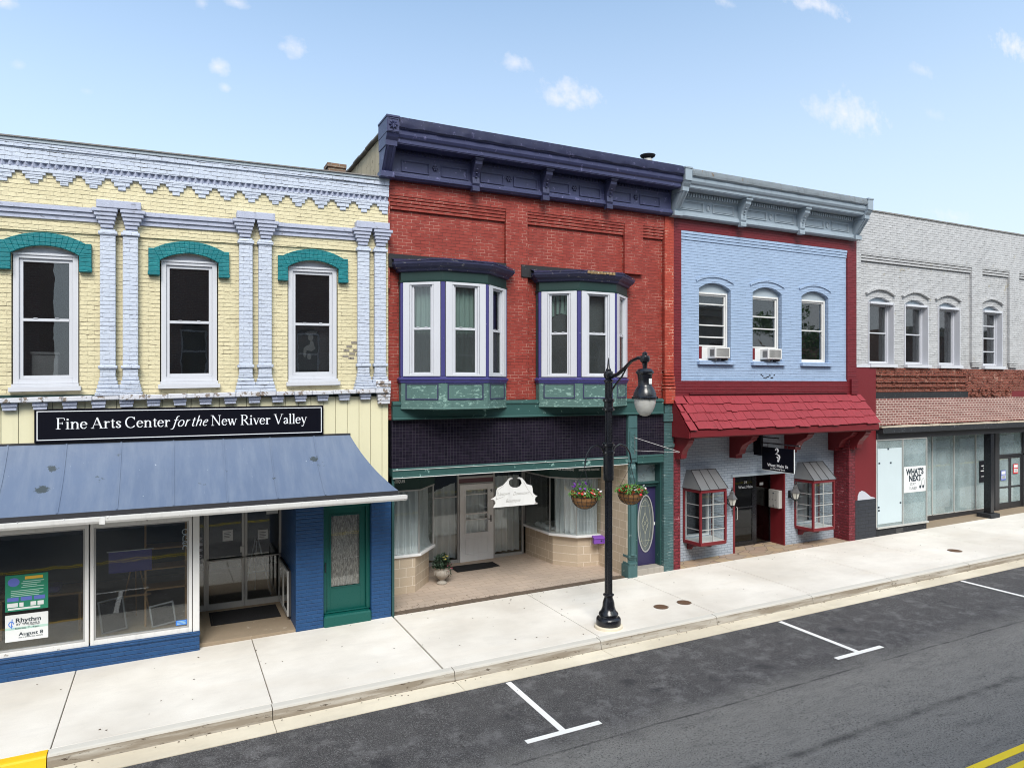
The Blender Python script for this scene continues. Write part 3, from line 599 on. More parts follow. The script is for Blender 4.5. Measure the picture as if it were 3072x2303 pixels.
def shell(par, x0, x1, zt, back=9.0, zf=(0, 3.0, 4.9), left=True, right=True, y0=.36, wm_=None, roofz=None):
    wm_ = wm_ or M['room']; rz = roofz or zt - .9
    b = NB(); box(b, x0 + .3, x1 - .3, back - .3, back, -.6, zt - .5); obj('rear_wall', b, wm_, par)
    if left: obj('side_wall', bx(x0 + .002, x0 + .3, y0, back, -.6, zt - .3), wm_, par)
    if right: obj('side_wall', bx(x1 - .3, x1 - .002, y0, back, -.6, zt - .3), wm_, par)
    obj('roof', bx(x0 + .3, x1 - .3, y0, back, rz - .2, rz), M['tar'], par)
# ================================================================== 1  YELLOW BUILDING
YB = root('yellow_brick_building', 'two storey brick building painted yellow with pale blue pilasters and teal window arches', 'building', (1, 0, 0))
LX, RX = -6.5, 4.17
WC = [-4.22, -1.943, .334, 2.615]
holes = [(c - .50, c + .50, 5.0, 7.435, .15) for c in WC]
b = wall(NB(), LX, RX, 4.78, 8.72, .03, .35, holes); obj('wall', b, M['yellow_brick'], YB, ysh=1)
# upper proud course above the panels and behind the capitals
b = NB(); PC = [-5.46, -3.14, -.82, 1.50, 3.80]
box(b, LX, RX, 0, .028, 7.69, 8.72); box(b, 4.10, RX, .0, .028, 4.78, 7.69)
for c in PC[:-1]:
    pass
obj('string_course', b, M['yellow_brick'], YB, ysh=1)
# stone band in three steps
b = NB()
edges = [LX] + [v for c in PC for v in (c - .30, c + .30)]
segs = [(edges[i], edges[i + 1]) for i in range(0, len(edges) - 1, 2)]
for a, c in segs:
    for k, (z0, z1, d) in enumerate(((8.06, 8.14, .09), (7.98, 8.06, .06), (7.90, 7.98, .03))): box(b, a, c, -d, -.0, z0 + .002, z1 - .002)
obj('banded_moulding', b, M['pale_blue_trim'], YB, ysh=1)
# paired pilasters
for c in PC:
    b = NB()
    for s in (-1, 1):
        m = c + s * .178; box(b, m - .122, m + .122, -.10, .0, 5.14, 7.78)
        box(b, m - .15, m + .15, -.13, .0, 7.68, 7.74); box(b, m - .15, m + .15, -.13, .0, 5.28, 5.34)
    obj('pilaster', b, M['pale_blue_brick'], YB, bev=.008, ysh=1)
    b = NB()
    for s in (-1, 1):
        for k in range(5):
            w2 = .125 + .032 * k; z0 = 7.80 + .068 * k; i0 = .02 + .036 * (4 - k) * .5
            xa, xb = (c + i0, c + .178 + w2 - .01) if s > 0 else (c - .178 - w2 + .01, c - i0); box(b, xa, xb, -.10 - .022 * k, 0, z0 + .003, z0 + .066)
    box(b, c - .35, c + .35, -.20, 0, 8.143, 8.28)
    obj('capital', b, M['pale_blue_trim'], YB, bev=.008, ysh=1)
    b = NB()
    for k in range(5):
        w2 = .31 + .016 * k; z1 = 5.14 - .068 * k; i0 = max(0, .045 - .02 * k)
        if i0 > 0: box(b, c - w2, c - i0, -.10 - .02 * k, 0, z1 - .066, z1 - .003); box(b, c + i0, c + w2, -.10 - .02 * k, 0, z1 - .066, z1 - .003)
        else: box(b, c - w2, c + w2, -.10 - .02 * k, 0, z1 - .066, z1 - .003)
    obj('pilaster_base', b, M['pale_blue_brick'], YB, bev=.01, ysh=1)
# parapet, sawtooth course, corbel table
b = NB(); box(b, LX, RX, -.06, .35, 8.86, 9.19); obj('parapet', b, M['parapet_brick'], YB, ysh=1)
b = NB(); box(b, LX, RX, -.10, .45, 9.192, 9.245); obj('parapet_cap', b, M['slate_pale'], YB, ysh=1); obj('cap_flashing', bx(LX, 3.96, -.125, .5, 9.246, 9.268), M['coping'], YB, ysh=1)
b = NB(); box(b, LX, RX, -.085, -.061, 9.10, 9.188); obj('parapet_trim', b, M['parapet_brick'], YB, ysh=1)
b = NB(); x = LX
while x < RX - .1:
    prism(b, [(x + .004, 0.0), (x + .055, -.062), (x + .106, 0.0)], 'z', 8.775, 8.858); x += .111
obj('sawtooth_course', b, M['pale_blue_trim'], YB, ysh=1)
b = NB(); box(b, LX, RX, -.045, 0, 8.70, 8.775); box(b, LX, RX, .0, .3, 8.72, 8.86)
x = -2.11 - .443 * 9
while x < RX:
    for w2, z0, z1, d in ((.17, 8.65, 8.70, .04), (.125, 8.575, 8.65, .032), (.062, 8.505, 8.575, .022)):
        box(b, max(x - w2, LX), min(x + w2, RX - .01), -d, 0, z0 + .001, z1 - .001)
    x += .443
obj('corbel_table', b, M['pale_blue_brick'], YB, bev=.005, ysh=1)
# windows
for i, c in enumerate(WC):
    A = arcpts(c - .60, c + .60, 7.50, .16); I = arcpts(c - .50, c + .50, 7.285, .15)
    b = NB(); pts = [(c - .69, 7.0), (c - .69, 7.50)] + A + [(c + .69, 7.50), (c + .69, 7.0), (c + .50, 7.0)] + I[::-1] + [(c - .50, 7.0)]
    k = len(A); 
    for (p, q, p2, q2) in [(A[n_], A[n_ + 1], I[n_], I[n_ + 1]) for n_ in range(len(A) - 1)]: prism(b, [p, q, q2, p2], 'y', -.055, .0299)
    for s in (-1, 1): box(b, min(c + s * .69, c + s * .502), max(c + s * .69, c + s * .502), -.055, .0299, 7.0, 7.285); prism(b, [(c + s * .69, 7.285), (c + s * .69, 7.50), (c + s * .60, 7.50), (c + s * .50, 7.285)], 'y', -.055, .0299)
    for s in (-1, 1): box(b, min(c + s * .70, c + s * .50), max(c + s * .70, c + s * .50), -.068, -.056, 7.005, 7.075)
    obj('window_arch', b, M['teal_brick'], YB, bev=.006, ysh=1)
    W = sash_window(YB, c - .48, c + .48, 5.04, 7.30, .05, M['window_white'], M['glass'], .085, .055, (6.15,), ysh=1)
    b = NB(); prism(b, [(c - .495, 7.30)] + [(p[0] * .985 + c * .015, min(p[1], 7.43)) for p in I if p[1] > 7.301] + [(c + .495, 7.30)], 'y', .08, .13); obj('arch_panel', b, M['white_grey'], W, ysh=1)
    b = NB(); box(b, c - .485, c + .485, .03, .0499, 7.27, 7.31); box(b, c - .53, c + .53, -.075, .16, 4.905, 4.985); box(b, c - .495, c + .495, -.03, .16, 4.985, 5.038); obj('sill', b, M['window_white'], W, bev=.005, ysh=1)
    if i in (1, 2):
        pass
# portrait hung behind the third window, crate behind the first
def framed(name, lb, cat, x0, x1, z0, z1, y, mfr, mbg):
    t = root(name, lb, cat, ((x0 + x1) / 2, y, z0)); b = NB(); ring_xz(b, x0, x1, z0, z1, .02, y, y + .03); obj('frame', b, mfr, t); obj('canvas', bx(x0 + .02, x1 - .02, y + .01, y + .02, z0 + .02, z1 - .02), mbg, t); return t
M['canvas_dark'] = paint('canvas_dark', (.013, .014, .018), .8, .3, scale=4); M['figure_pale'] = paint('figure_pale', (.085, .085, .09), .8, .25, scale=6)
t = framed('painting', 'dark painting of a pale figure in a hat behind the third yellow wall window', 'painting', 2.22, 3.02, 5.25, 6.15, .22, M['canvas_dark'], M['canvas_dark'])
b = NB(); fy = .225
prism(b, [(2.60 + .055 * cos(a * .5236), 5.93 + .075 * sin(a * .5236)) for a in range(12)], 'y', fy, fy + .004)
prism(b, [(2.48, 6.02), (2.62, 6.075), (2.74, 6.05), (2.70, 6.00), (2.53, 5.975)], 'y', fy - .006, fy - .002)
prism(b, [(2.50, 5.74), (2.58, 5.78), (2.60, 5.86), (2.65, 5.85), (2.67, 5.76), (2.70, 5.70), (2.62, 5.64), (2.52, 5.66), (2.49, 5.50), (2.455, 5.55), (2.46, 5.70)], 'y', fy - .004, fy)
prism(b, [(2.57 + .04 * cos(a * .5236), 5.53 + .06 * sin(a * .5236)) for a in range(12)], 'y', fy - .004, fy); obj('painted_figure', b, M['figure_pale'], t)
t = root('storage_box', 'pale box on the floor behind the left upstairs window', 'box', (-2.0, .5, 4.95)); obj('carton', bx(-2.2, -1.8, .35, .75, 4.95, 5.5), M['figure_pale'], t, bev=.01); obj('lid', bx(-2.22, -1.78, .33, .77, 5.5, 5.54), M['figure_pale'], t)
# peeled paint beside the third window
b = NB(); rr = random.Random(3)
for k, (x, z) in enumerate([(3.30, 5.62), (3.36, 5.70), (3.42, 5.55), (3.50, 5.62), (3.28, 5.50), (3.40, 5.46), (3.46, 5.78), (3.56, 5.53)]): box(b, x - .07, x + .05, .022, .0295, z - .022, z + .022)
obj('bare_bricks', b, paint('bare_brick_grey', (.30, .27, .23), .9, .3, .3, (.08, .07, .06), .3, .8, 3), YB, ysh=1)
# stone ledge and dentils
b = NB(); rr = random.Random(5); x = LX
while x < 4.15:
    w2 = min(.28 + rr.random() * .2, 4.15 - x); box(b, x, x + w2 - .006, -.17 - rr.random() * .02, .02, 4.715 + rr.random() * .012, 4.80 + rr.random() * .015); x += w2
obj('ledge', b, M['ledge_stone'], YB, bev=.012, ysh=1)
b = NB(); x = .606 - .4365 * 16
while x < 4.0:
    if x > LX: box(b, x - .11, x + .11, -.12, .02, 4.655, 4.712); box(b, x - .10, x + .10, -.095, .02, 4.592, 4.655); obj('dentil', b, M['pale_blue_trim'], YB, ysh=1); b = NB()
    x += .4365
b.free()
b = NB()
for k in range(7): box(b, 3.86 + .012 * k, 4.18, -.20 + .014 * k, .02, 4.97 - .07 * k, 5.036 - .07 * k)
obj('corner_corbel', b, M['ledge_stone'], YB, bev=.01)
# board siding
b = NB(); x = LX
while x < RX - .01:
    w2 = min(.245, RX - x); box(b, x + .004, x + w2 - .004, -.012, .02, 2.55, 4.712); x += .245
obj('siding', b, M['yellow_siding'], YB, bev=.004)
b = NB(); box(b, LX, .47, .02, .35, 2.55, 4.78); box(b, .47, RX, .02, .35, 2.48, 4.78); obj('lintel', b, M['shade_green'], YB)
# storefront frame
FY = -.10
b = NB()
for (a, c) in ((-6.5, -5.1), (-5.0, -3.05), (-2.95, -1.28), (-1.28, .385)):
    pass
fx = [-6.5, -4.68, -2.98, -1.28, .385]
SFR = NB()
for a, c in zip(fx, fx[1:]): ring_xz(SFR, a + .012, c - .012, .33, 2.50, .055, FY, FY + .14, .085, .08)
box(SFR, .386, .50, FY - .01, FY + .16, .33, 2.56); box(SFR, -6.5, .50, FY - .012, FY + .15, 2.503, 2.575)
SF = obj('shop_window', SFR, M['white_worn'], YB, bev=.004)
for a, c in zip(fx, fx[1:]):
    b = NB(); ring_xz(b, a + .068, c - .068, .416, 2.419, .028, FY + .03, FY + .09); obj('glazing_bead', b, M['frame_grey'], SF, bev=.003)
    obj('pane', bx(a + .09, c - .09, FY + .055, FY + .062, .44, 2.40), M['glass_shop'], SF)
obj('plinth', bx(-6.5, .50, FY - .02, FY + .2, -.3, .255), M['blue_brick'], YB); obj('plinth_cap', bx(-6.5, .51, FY - .045, FY + .2, .257, .329), M['blue_brick'], YB, bev=.006)
obj('recess_wall', bx(.44, .50, .101, 2.0, .3, 2.56), M['white_worn'], YB)
obj('pillar', bx(2.27, 2.82, .0, 2.1, -.2, 2.60), M['blue_brick'], YB, bev=.008); obj('pillar', bx(3.81, 4.24, -.0, .5, -.2, 2.60), M['blue_brick'], YB, bev=.008)
b = NB(); prism(b, [(4.245, -.02), (4.30, -.02), (4.30, .3), (4.245, .3)], 'z', -.1, 3.0); obj('corner_board', b, M['dark_green'], YB)
# green side door
gd = NB(); ring_xz(gd, 2.822, 3.808, .235, 2.58, .075, .12, .30, .02, .12); box(gd, 2.822, 3.808, .08, .12, 2.40, 2.50)
D = obj('door', gd, M['green_door'], YB, bev=.005)
b = NB(); wall(b, 2.898, 3.732, .255, 2.40, .20, .245, [(2.99, 3.62, .73, 2.24)]); lf = obj('door_leaf', b, M['green_door'], D, bev=.004)
b = NB(); ring_xz(b, 2.985, 3.625, .725, 2.245, .022, .185, .2); obj('moulding', b, M['green_door'], D)
obj('pane', bx(2.99, 3.62, .222, .227, .73, 2.24), M['glass'], D)
def lace_mat():
    s = N('lace_old'); c = s.mix(s.mapr(s.noise(26, 6, .75, s.scalevec((2.2, 1, .45))), .42, .6), (.11, .095, .08), (.46, .42, .38)); c = s.mix(s.mapr(s.noise(60, 3, .7), .45, .6, 0, .5), c, (.2, .17, .15)); s.bsdf(c, .9); return s.m
M['lace_old'] = lace_mat()
tag(obj('curtain', fringe_plane(2.99, 3.62, .74, 2.24, .265, 5, .014, 60, 6, 3), M['lace_old']), 'old brown lace curtain behind the glass of the green door', 'curtain')
b = NB(); box(b, 2.855, 2.895, .155, .199, 1.02, 1.36); tube(b, [(2.875, .155, 1.08), (2.875, .10, 1.10), (2.875, .10, 1.28), (2.875, .155, 1.30)], .011); obj('handle', b, M['black_metal'], D, smooth=True); 
obj('threshold', bx(2.90, 3.73, .14, .245, .232, .25), M['door_alu'], D)
b = NB(); box(b, 2.822, 3.808, -.04, .30, -.1, .225); obj('doorstep', b, M['green_door'], YB, bev=.03)
# recessed double doors
DY = 2.05
b = NB(); box(b, .50, 2.27, DY, DY + .06, 2.28, 2.62); obj('transom_panel', b, M['room'], YB)
fr = NB(); box(fr, .66, .70, DY - .02, DY + .08, .03, 2.28); box(fr, 2.28, 2.32, DY - .02, DY + .08, .03, 2.28); box(fr, .70, 2.28, DY - .02, DY + .08, 2.22, 2.28); box(fr, .5, .66, DY, DY + .06, .03, .16); box(fr, .5, .66, DY, DY + .06, 2.2, 2.28)
DD = obj('double_door', fr, M['door_alu'], YB, bev=.004); obj('pane', bx(.5, .66, DY + .02, DY + .027, .16, 2.2), M['glass'], DD)
for (a, c, hx) in ((.705, 1.488, 1.42), (1.494, 2.276, 1.56)):
    b = NB(); ring_xz(b, a, c, .045, 2.215, .055, DY - .012, DY + .035, .13, .06); L_ = obj('door_leaf', b, M['door_alu'], DD, bev=.004)
    obj('pane', bx(a + .05, c - .05, DY + .008, DY + .015, .17, 2.16), M['glass'], L_)
    b = NB(); tube(b, [(a + .03, DY - .015, 1.13), (a + .03, DY - .06, 1.13), (c - .03, DY - .06, 1.13), (c - .03, DY - .015, 1.13)], .017); obj('push_bar', b, M['door_alu'], L_, smooth=True)
b = NB(); box(b, 1.40, 1.485, DY - .03, DY - .0125, 1.25, 1.38); obj('lock_plate', b, M['door_alu'], DD)
b = NB(); lathe(b, [(.05, -.03), (.09, 0), (.09, .05), (.02, .06)], (1.18, 1.2, 2.50), 14); obj('ceiling_lamp', b, M['white_grey'], YB, smooth=True)
obj('recess_ceiling', bx(.50, 2.27, .02, DY, 2.60, 2.66), M['room'], YB)
obj('entrance_floor', bx(.50, 2.27, .021, DY + .1, -.3, .045), M['concrete_floor'], YB)
obj('interior_floor', bx(-6.3, .44, .13, 7, -.3, .20), M['concrete_floor'], YB); obj('interior_floor', bx(.44, 4.0, 2.16, 7, -.3, .04), M['concrete_floor'], YB)
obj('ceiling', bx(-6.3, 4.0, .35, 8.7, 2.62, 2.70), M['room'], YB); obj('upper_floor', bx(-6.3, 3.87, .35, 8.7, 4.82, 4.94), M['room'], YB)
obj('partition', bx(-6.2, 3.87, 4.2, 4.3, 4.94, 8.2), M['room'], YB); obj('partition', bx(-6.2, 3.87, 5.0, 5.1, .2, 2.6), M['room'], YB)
shell(YB, LX, RX, 9.2, roofz=8.6)
# white framed display case on the right cheek of the entrance
t = root('display_case', 'white framed glass notice case on the side wall of the blue entrance', 'display case', (2.25, 1.25, .12))
b = NB(); y0, y1, z0, z1 = .58, 1.92, .14, 1.08; 
for a, c in ((y0, 1.235), (1.265, y1)):
    for (p, q, r_, s_) in ((a, c, z0, z0 + .07), (a, c, z1 - .07, z1), (a, a + .06, z0 + .07, z1 - .07), (c - .06, c, z0 + .07, z1 - .07)): box(b, 2.19, 2.22, p, q, r_, s_)
obj('frame', b, M['door_alu'], t, bev=.004); obj('backing', bx(2.225, 2.268, y0, y1, z0, z1), M['room'], t); obj('pane', bx(2.20, 2.206, y0 + .03, y1 - .03, z0 + .03, z1 - .03), M['glass'], t)
def mat_thing(name, lb, x0, x1, y0, y1, z):
    t = root(name, lb, 'door mat', ((x0 + x1) / 2, (y0 + y1) / 2, z)); obj('mat_field', bx(x0 + .04, x1 - .04, y0 + .04, y1 - .04, z, z + .016), M['black_mat'], t); b = NB()
    for q in ((x0, x1, y0, y0 + .038), (x0, x1, y1 - .038, y1), (x0, x0 + .038, y0 + .038, y1 - .038), (x1 - .038, x1, y0 + .038, y1 - .038)): box(b, *q, z, z + .011)
    obj('border', b, M['black_mat'], t, bev=.004); return t
mat_thing('door_mat', 'long black mat before the double glass doors of the blue entrance', .75, 2.12, .95, 1.85, .046)
# awning
aw = NB(); prof = [(0, 3.925), (-.3, 3.57), (-.6, 3.29), (-.9, 3.07), (-1.2, 2.885)]
def awx(s): return 3.34 + .68 * s
sub = [(-.004, 3.922)]
for p, q in zip(prof, prof[1:]):
    for k in range(1, 4): sub.append((p[0] + (q[0] - p[0]) * k / 3, p[1] + (q[1] - p[1]) * k / 3 - (.006 if k < 3 else 0)))
seams = [LX - .8, -5.95, -5.08, -4.2, -3.33, -2.48, -1.63, -.79, .06, .92, 1.77, 2.62]
top = []
for (y, z) in sub:
    s = -y / 1.2; row = [LX - .8] + seams[1:] + [awx(s)]; top.append([aw.verts.new((x, y - .02, z)) for x in row] + [aw.verts.new((awx(s), -.0185, z))])
bot = [[aw.verts.new(v.co + Vector((0, 0, -.03))) for v in r] for r in top]
for S, fl in ((top, 0), (bot, 1)):
    for a, c in zip(S, S[1:]):
        for k in range(len(a) - 1): aw.faces.new((a[k], a[k + 1], c[k + 1], c[k]))
for k in range(len(top[0]) - 1): aw.faces.new((top[-1][k], top[-1][k + 1], bot[-1][k + 1], bot[-1][k])); aw.faces.new((top[0][k], top[0][k + 1], bot[0][k + 1], bot[0][k]))
AW = obj('awning', aw, M['awning_blue'], YB, smooth=True)
b = NB()
for x in seams[1:]:
    pts = [(x, y - .02, z + .004) for (y, z) in sub]
    for p, q in zip(pts, pts[1:]):
        vs = [(p[0] - .012, p[1], p[2]), (p[0] + .012, p[1], p[2]), (q[0] + .012, q[1], q[2]), (q[0] - .012, q[1], q[2])]; A = [b.verts.new(v) for v in vs]; B2 = [b.verts.new(Vector(v) + Vector((0, -.006, .008))) for v in vs]
        b.faces.new(B2); b.faces.new(A[::-1])
        for k in range(4): b.faces.new((A[k], A[(k + 1) % 4], B2[(k + 1) % 4], B2[k]))
pieces('standing_seam', b, M['awning_blue'], AW, per=8 * (len(sub) - 1))
obj('head_flashing', bx(LX, 3.36, -.035, -.0125, 3.915, 3.95), M['gutter_black'], AW); obj('fascia', bx(LX - .5, 4.01, -1.245, -1.222, 2.76, 2.882), M['gutter_black'], AW)
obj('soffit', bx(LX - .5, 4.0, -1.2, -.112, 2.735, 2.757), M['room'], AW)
b = NB(); pr = [(-1.25, 2.80), (-1.25, 2.70), (-1.33, 2.70), (-1.36, 2.74), (-1.37, 2.80), (-1.36, 2.80), (-1.35, 2.745), (-1.325, 2.712), (-1.262, 2.712), (-1.262, 2.80)]; prism(b, pr, 'x', LX - .5, -1.0); prism(b, pr, 'x', -.99, 4.16)
box(b, -1.03, -.95, -1.375, -1.24, 2.69, 2.80); x = LX
while x < 4.1: box(b, x, x + .02, -1.36, -1.25, 2.79, 2.803); x += .62
prism(b, [(-1.25, 2.80), (-1.25, 2.70), (-1.33, 2.70), (-1.36, 2.74), (-1.37, 2.80)], 'x', 4.155, 4.165); obj('gutter', b, M['white_worn'], AW)
# main sign
sg = root('shop_sign', 'long navy black signboard with white serif lettering on the yellow siding', 'sign', (.35, -.05, 3.95))
SX0, SX1 = -2.10, 2.80; obj('board', bx(SX0, SX1, -.075, -.0125, 3.955, 4.535), M['sign_black'], sg, bev=.004)
b = NB(); ring_xz(b, SX0 + .035, SX1 - .035, 3.990, 4.50, .014, -.079, -.0751); obj('border_line', b, M['letter_white'], sg)
for wd, a, c, it in (('Fine', -1.785, -1.312, 0), ('Arts', -1.26, -.789, 0), ('Center', -.727, .005, 0), ('for', .012, .344, 1), ('the', .372, .654, 1), ('New', .697, 1.164, 0), ('River', 1.227, 1.775, 0), ('Valley', 1.838, 2.476, 0)):
    obj('lettering', serif_word(wd, a, c, 4.18, .195, -.0752, it), M['letter_white'], sg)
# things in the arts centre window
def easel(name, lb, x, y, z, h=1.45, m=None, lean=.25):
    t = root(name, lb, 'easel', (x, y, z)); m = m or M['wood']
    for s in (-1, 1): obj('leg', tube(NB(), [(x + s * .30, y - .05, z), (x + s * .03, y + .12, z + h)], .016, 6), m, t)
    obj('leg', tube(NB(), [(x, y + .5, z), (x, y + .14, z + h * .95)], .014, 6), m, t); obj('crossbar', bx(x - .27, x + .27, y - .06, y - .02, z + h * .42, z + h * .42 + .035), m, t); return t
easel('easel', 'pale wooden easel standing inside the glass double doors', 1.83, 2.75, .045, 1.3, M['letter_white']); easel('easel', 'brown wooden easel behind the display window nearer the entrance', -.62, 1.3, .21, 1.3)
t = root('shelf_unit', 'wooden shelf unit inside the arts window beside the entrance', 'shelf', (-.2, 1.1, .21)); b = NB()
for z in (.9, 1.3, 1.7): obj('shelf', bx(-.45, .30, 1.0, 1.45, z, z + .03), M['wood'], t)
for x in (-.45, .27): obj('post', bx(x, x + .035, 1.0, 1.04, .2, 2.3), M['wood'], t)
t = root('banner', 'plain dark purple banner hanging in the arts window', 'banner', (-.66, .55, 1.42)); obj('cloth', bx(-1.03, -.31, .55, .556, 1.42, 1.82), M['navy_cloth'], t); obj('rod', tube(NB(), [(-1.06, .553, 1.825), (-.28, .553, 1.825)], .01, 6), M['frame_grey'], t)
for k, (x, z, lb) in enumerate([(-.95, .22, 'tilted white framed canvas leaning inside the arts window beside the mullion'), (-.10, .22, 'small white framed canvas leaning under the shelves of the arts window')]):
    t = root('leaning_canvas', lb, 'canvas', (x, .9, z)); b = NB(); MM = Matrix.Translation((x, .9, z)) @ Matrix.Rotation(radians(-14 - 6 * k), 4, 'X') @ Matrix.Rotation(radians(-8), 4, 'Y')
    ring_xz(b, -.22, .22, 0, .62 - .2 * k, .03, 0, .03); obj('frame', b, M['pewter'], t, M=MM); obj('canvas', bx(-.19, .19, .012, .02, .03, .58 - .2 * k), M['canvas_dark'], t, M=MM)
t = root('table', 'low table with folded cloths behind the left arts window', 'table', (-2.1, 1.6, .2)); obj('tabletop', bx(-2.9, -1.5, 1.3, 2.0, .92, .96), M['wood'], t); obj('cloth_pile', bx(-2.5, -1.9, 1.4, 1.8, .961, 1.08), M['navy_cloth'], t, bev=.03)
for x in (-2.85, -1.59): 
    for y in (1.32, 1.94): obj('leg', bx(x, x + .05, y, y + .05, .2, .918), M['wood'], t)
# posters on the glass
t = root('poster', 'green and blue event poster with a yellow heading taped inside the left arts window', 'poster', (-2.2, .0, 1.07)); px0, px1, pz0, pz1 = -2.515, -1.90, 1.09, 1.705; yy = -.052
obj('sheet', bx(px0, px1, yy, yy + .004, pz0, pz1), M['poster_green'], t); y2 = yy - .0015
obj('heading_bar', bx(px0 + .28, px0 + .54, y2, yy - .0001, pz1 - .085, pz1 - .035), M['poster_gold'], t)
b = NB(); prism(b, [(px0 + .12 + .085 * cos(a * .5236), pz1 - .12 + .075 * sin(a * .5236)) for a in range(12)], 'y', y2, yy - .0001); obj('round_picture', b, M['poster_blue'], t)
b = NB()
for k in range(4): box(b, px0 + .25 - .02 * (k % 2), px1 - .06 - .05 * (k % 3), y2, yy - .0001, pz1 - .125 - .032 * k, pz1 - .115 - .032 * k)
for k in range(4): box(b, px0 + .08, px1 - .07 - .06 * (k % 2), y2, yy - .0001, pz1 - .275 - .03 * k, pz1 - .265 - .03 * k)
obj('text_lines', b, M['poster_mint'], t)
b = NB()
for k in range(3): box(b, px0 + .03 + .19 * k, px0 + .19 + .19 * k, y2, yy - .0001, pz0 + .17, pz0 + .235)
obj('picture_strip', b, M['poster_blue'], t); b = NB()
for k, (a, c) in enumerate(((.03, .18), (.20, .26), (.36, .44), (.46, .55))): box(b, px0 + a, px0 + c, y2, yy - .0001, pz0 + .07, pz0 + .14)
box(b, px0 + .04, px0 + .5, y2, yy - .0001, pz0 + .025, pz0 + .055); obj('sponsor_boxes', b, M['paper'], t)
t = root('poster', 'white concert poster reading Rhythm by the Rails August 8', 'poster', (-2.2, .0, .58)); pz0, pz1 = .575, 1.03; obj('sheet', bx(px0, px1, yy, yy + .004, pz0, pz1), M['paper'], t); obj('mint_band', bx(px0, px1, y2, yy - .0001, .775, .815), M['poster_mint'], t)
label_text(t, 'Rhythm', px0 + .15, yy - .0002, .895, .075, M['ink'], .36, 0, .02); label_text(t, 'BY THE RAILS', px0 + .16, yy - .0002, .845, .034, M['ink'], .33, 0, .012)
label_text(t, 'August 8', px0 + .19, yy - .0002, .665, .060, M['ink'], .35, 0, .015); label_text(t, 'Saturday  7 - 9 pm', px0 + .14, yy - .004, .785, .024, M['ink'], .34); label_text(t, 'JACK M. SIMPSON FIELD, RADFORD', px0 + .19, yy - .0002, .625, .018, M['ink'], .35)
label_text(t, 'PRESENTED', px0 + .33, yy - .0002, .828, .010, M['ink'], .16)
b = NB(); tube(b, [(px0 + .085 + .035 * cos(a * .6), y2, .875 + .045 * sin(a * .6)) for a in range(10)], .007, 5); tube(b, [(px0 + .10, y2, .96), (px0 + .085, y2, .80), (px0 + .13, y2, .80)], .006, 5); obj('clef_emblem', b, M['sticker_blue'], t)
t = root('sticker', 'small blue sticker in the lower corner of the arts window', 'sticker', (.2, -.05, .45)); obj('sheet', bx(.10, .285, yy, yy + .003, .47, .56), M['sticker_blue'], t); b = NB()
for k in range(3): box(b, .12, .265, y2, yy - .0001, .487 + .024 * k, .495 + .024 * k)
obj('text_lines', b, M['poster_mint'], t)
t = root('neon_sign', 'thin vertical sign reading open, unlit, beside the frame of the arts window', 'sign', (.25, -.03, 1.85)); b = NB()
def stroke3(b, pts, y, r=.006): tube(b, [(p[0], y, p[1]) for p in pts], r, 6)
ox = .255; stroke3(b, ar(ox, 2.20, .048, .048, 0, 360, 16), -.03); stroke3(b, [(ox - .035, 2.03)] + ar(ox + .002, 2.10, .036, .036, 180, -60, 12), -.03)
stroke3(b, [(ox - .03, 1.985), (ox + .038, 1.995)] + ar(ox, 1.985, .038, .04, 20, 310, 14), -.03); stroke3(b, [(ox - .035, 1.87)] + ar(ox, 1.905, .036, .035, 180, 0, 10) + [(ox + .036, 1.87)], -.03)
obj('tube_letters', b, M['letter_white'], t)
for (a, z0, z1, lb, tx) in ((1.04, 1.52, 1.76, 'white opening hours sheet on the left glass door leaf', 'hours'), (1.77, 1.49, 1.70, 'white notice sheet on the right glass door leaf', 'notice')):
    t = root('notice_sheet', lb, 'notice', (a + .1, DY, z0)); obj('sheet', bx(a, a + .21, DY - .002, DY + .0065, z0, z1), M['paper'], t); b = NB()
    for k in range(4): box(b, a + .03, a + .17 - .03 * (k % 2), DY - .0035, DY - .0021, z1 - .06 - .035 * k, z1 - .05 - .035 * k)
    obj('text_lines', b, M['ink'], t)
t = root('notice_sheet', 'small paper at the top of the right glass door leaf', 'notice', (2.05, DY, 2.05)); obj('sheet', bx(1.95, 2.2, DY - .002, DY + .0065, 2.04, 2.15), M['paper'], t)
for z, k in ((1.62, 0), (1.50, 1), (1.37, 0), (1.24, 2), (1.12, 1)):
    t = root('sticker', ['round pale sticker on the narrow glass left of the double doors', 'square pale sticker on the narrow glass left of the double doors', 'framed square sticker on the narrow glass left of the double doors'][k], 'sticker', (.6, DY, z), 'stickers on the narrow side glass')
    b = NB()
    if k == 0: prism(b, [(.585 + .05 * cos(a * .5236), z + .032 * sin(a * .5236)) for a in range(12)], 'y', DY + .016, DY + .0195)
    elif k == 1: box(b, .54, .635, DY + .016, DY + .0195, z - .035, z + .035)
    else: ring_xz(b, .56, .63, z - .035, z + .035, .016, DY + .016, DY + .0195)
    obj('sheet', b, M['white_grey'], t)
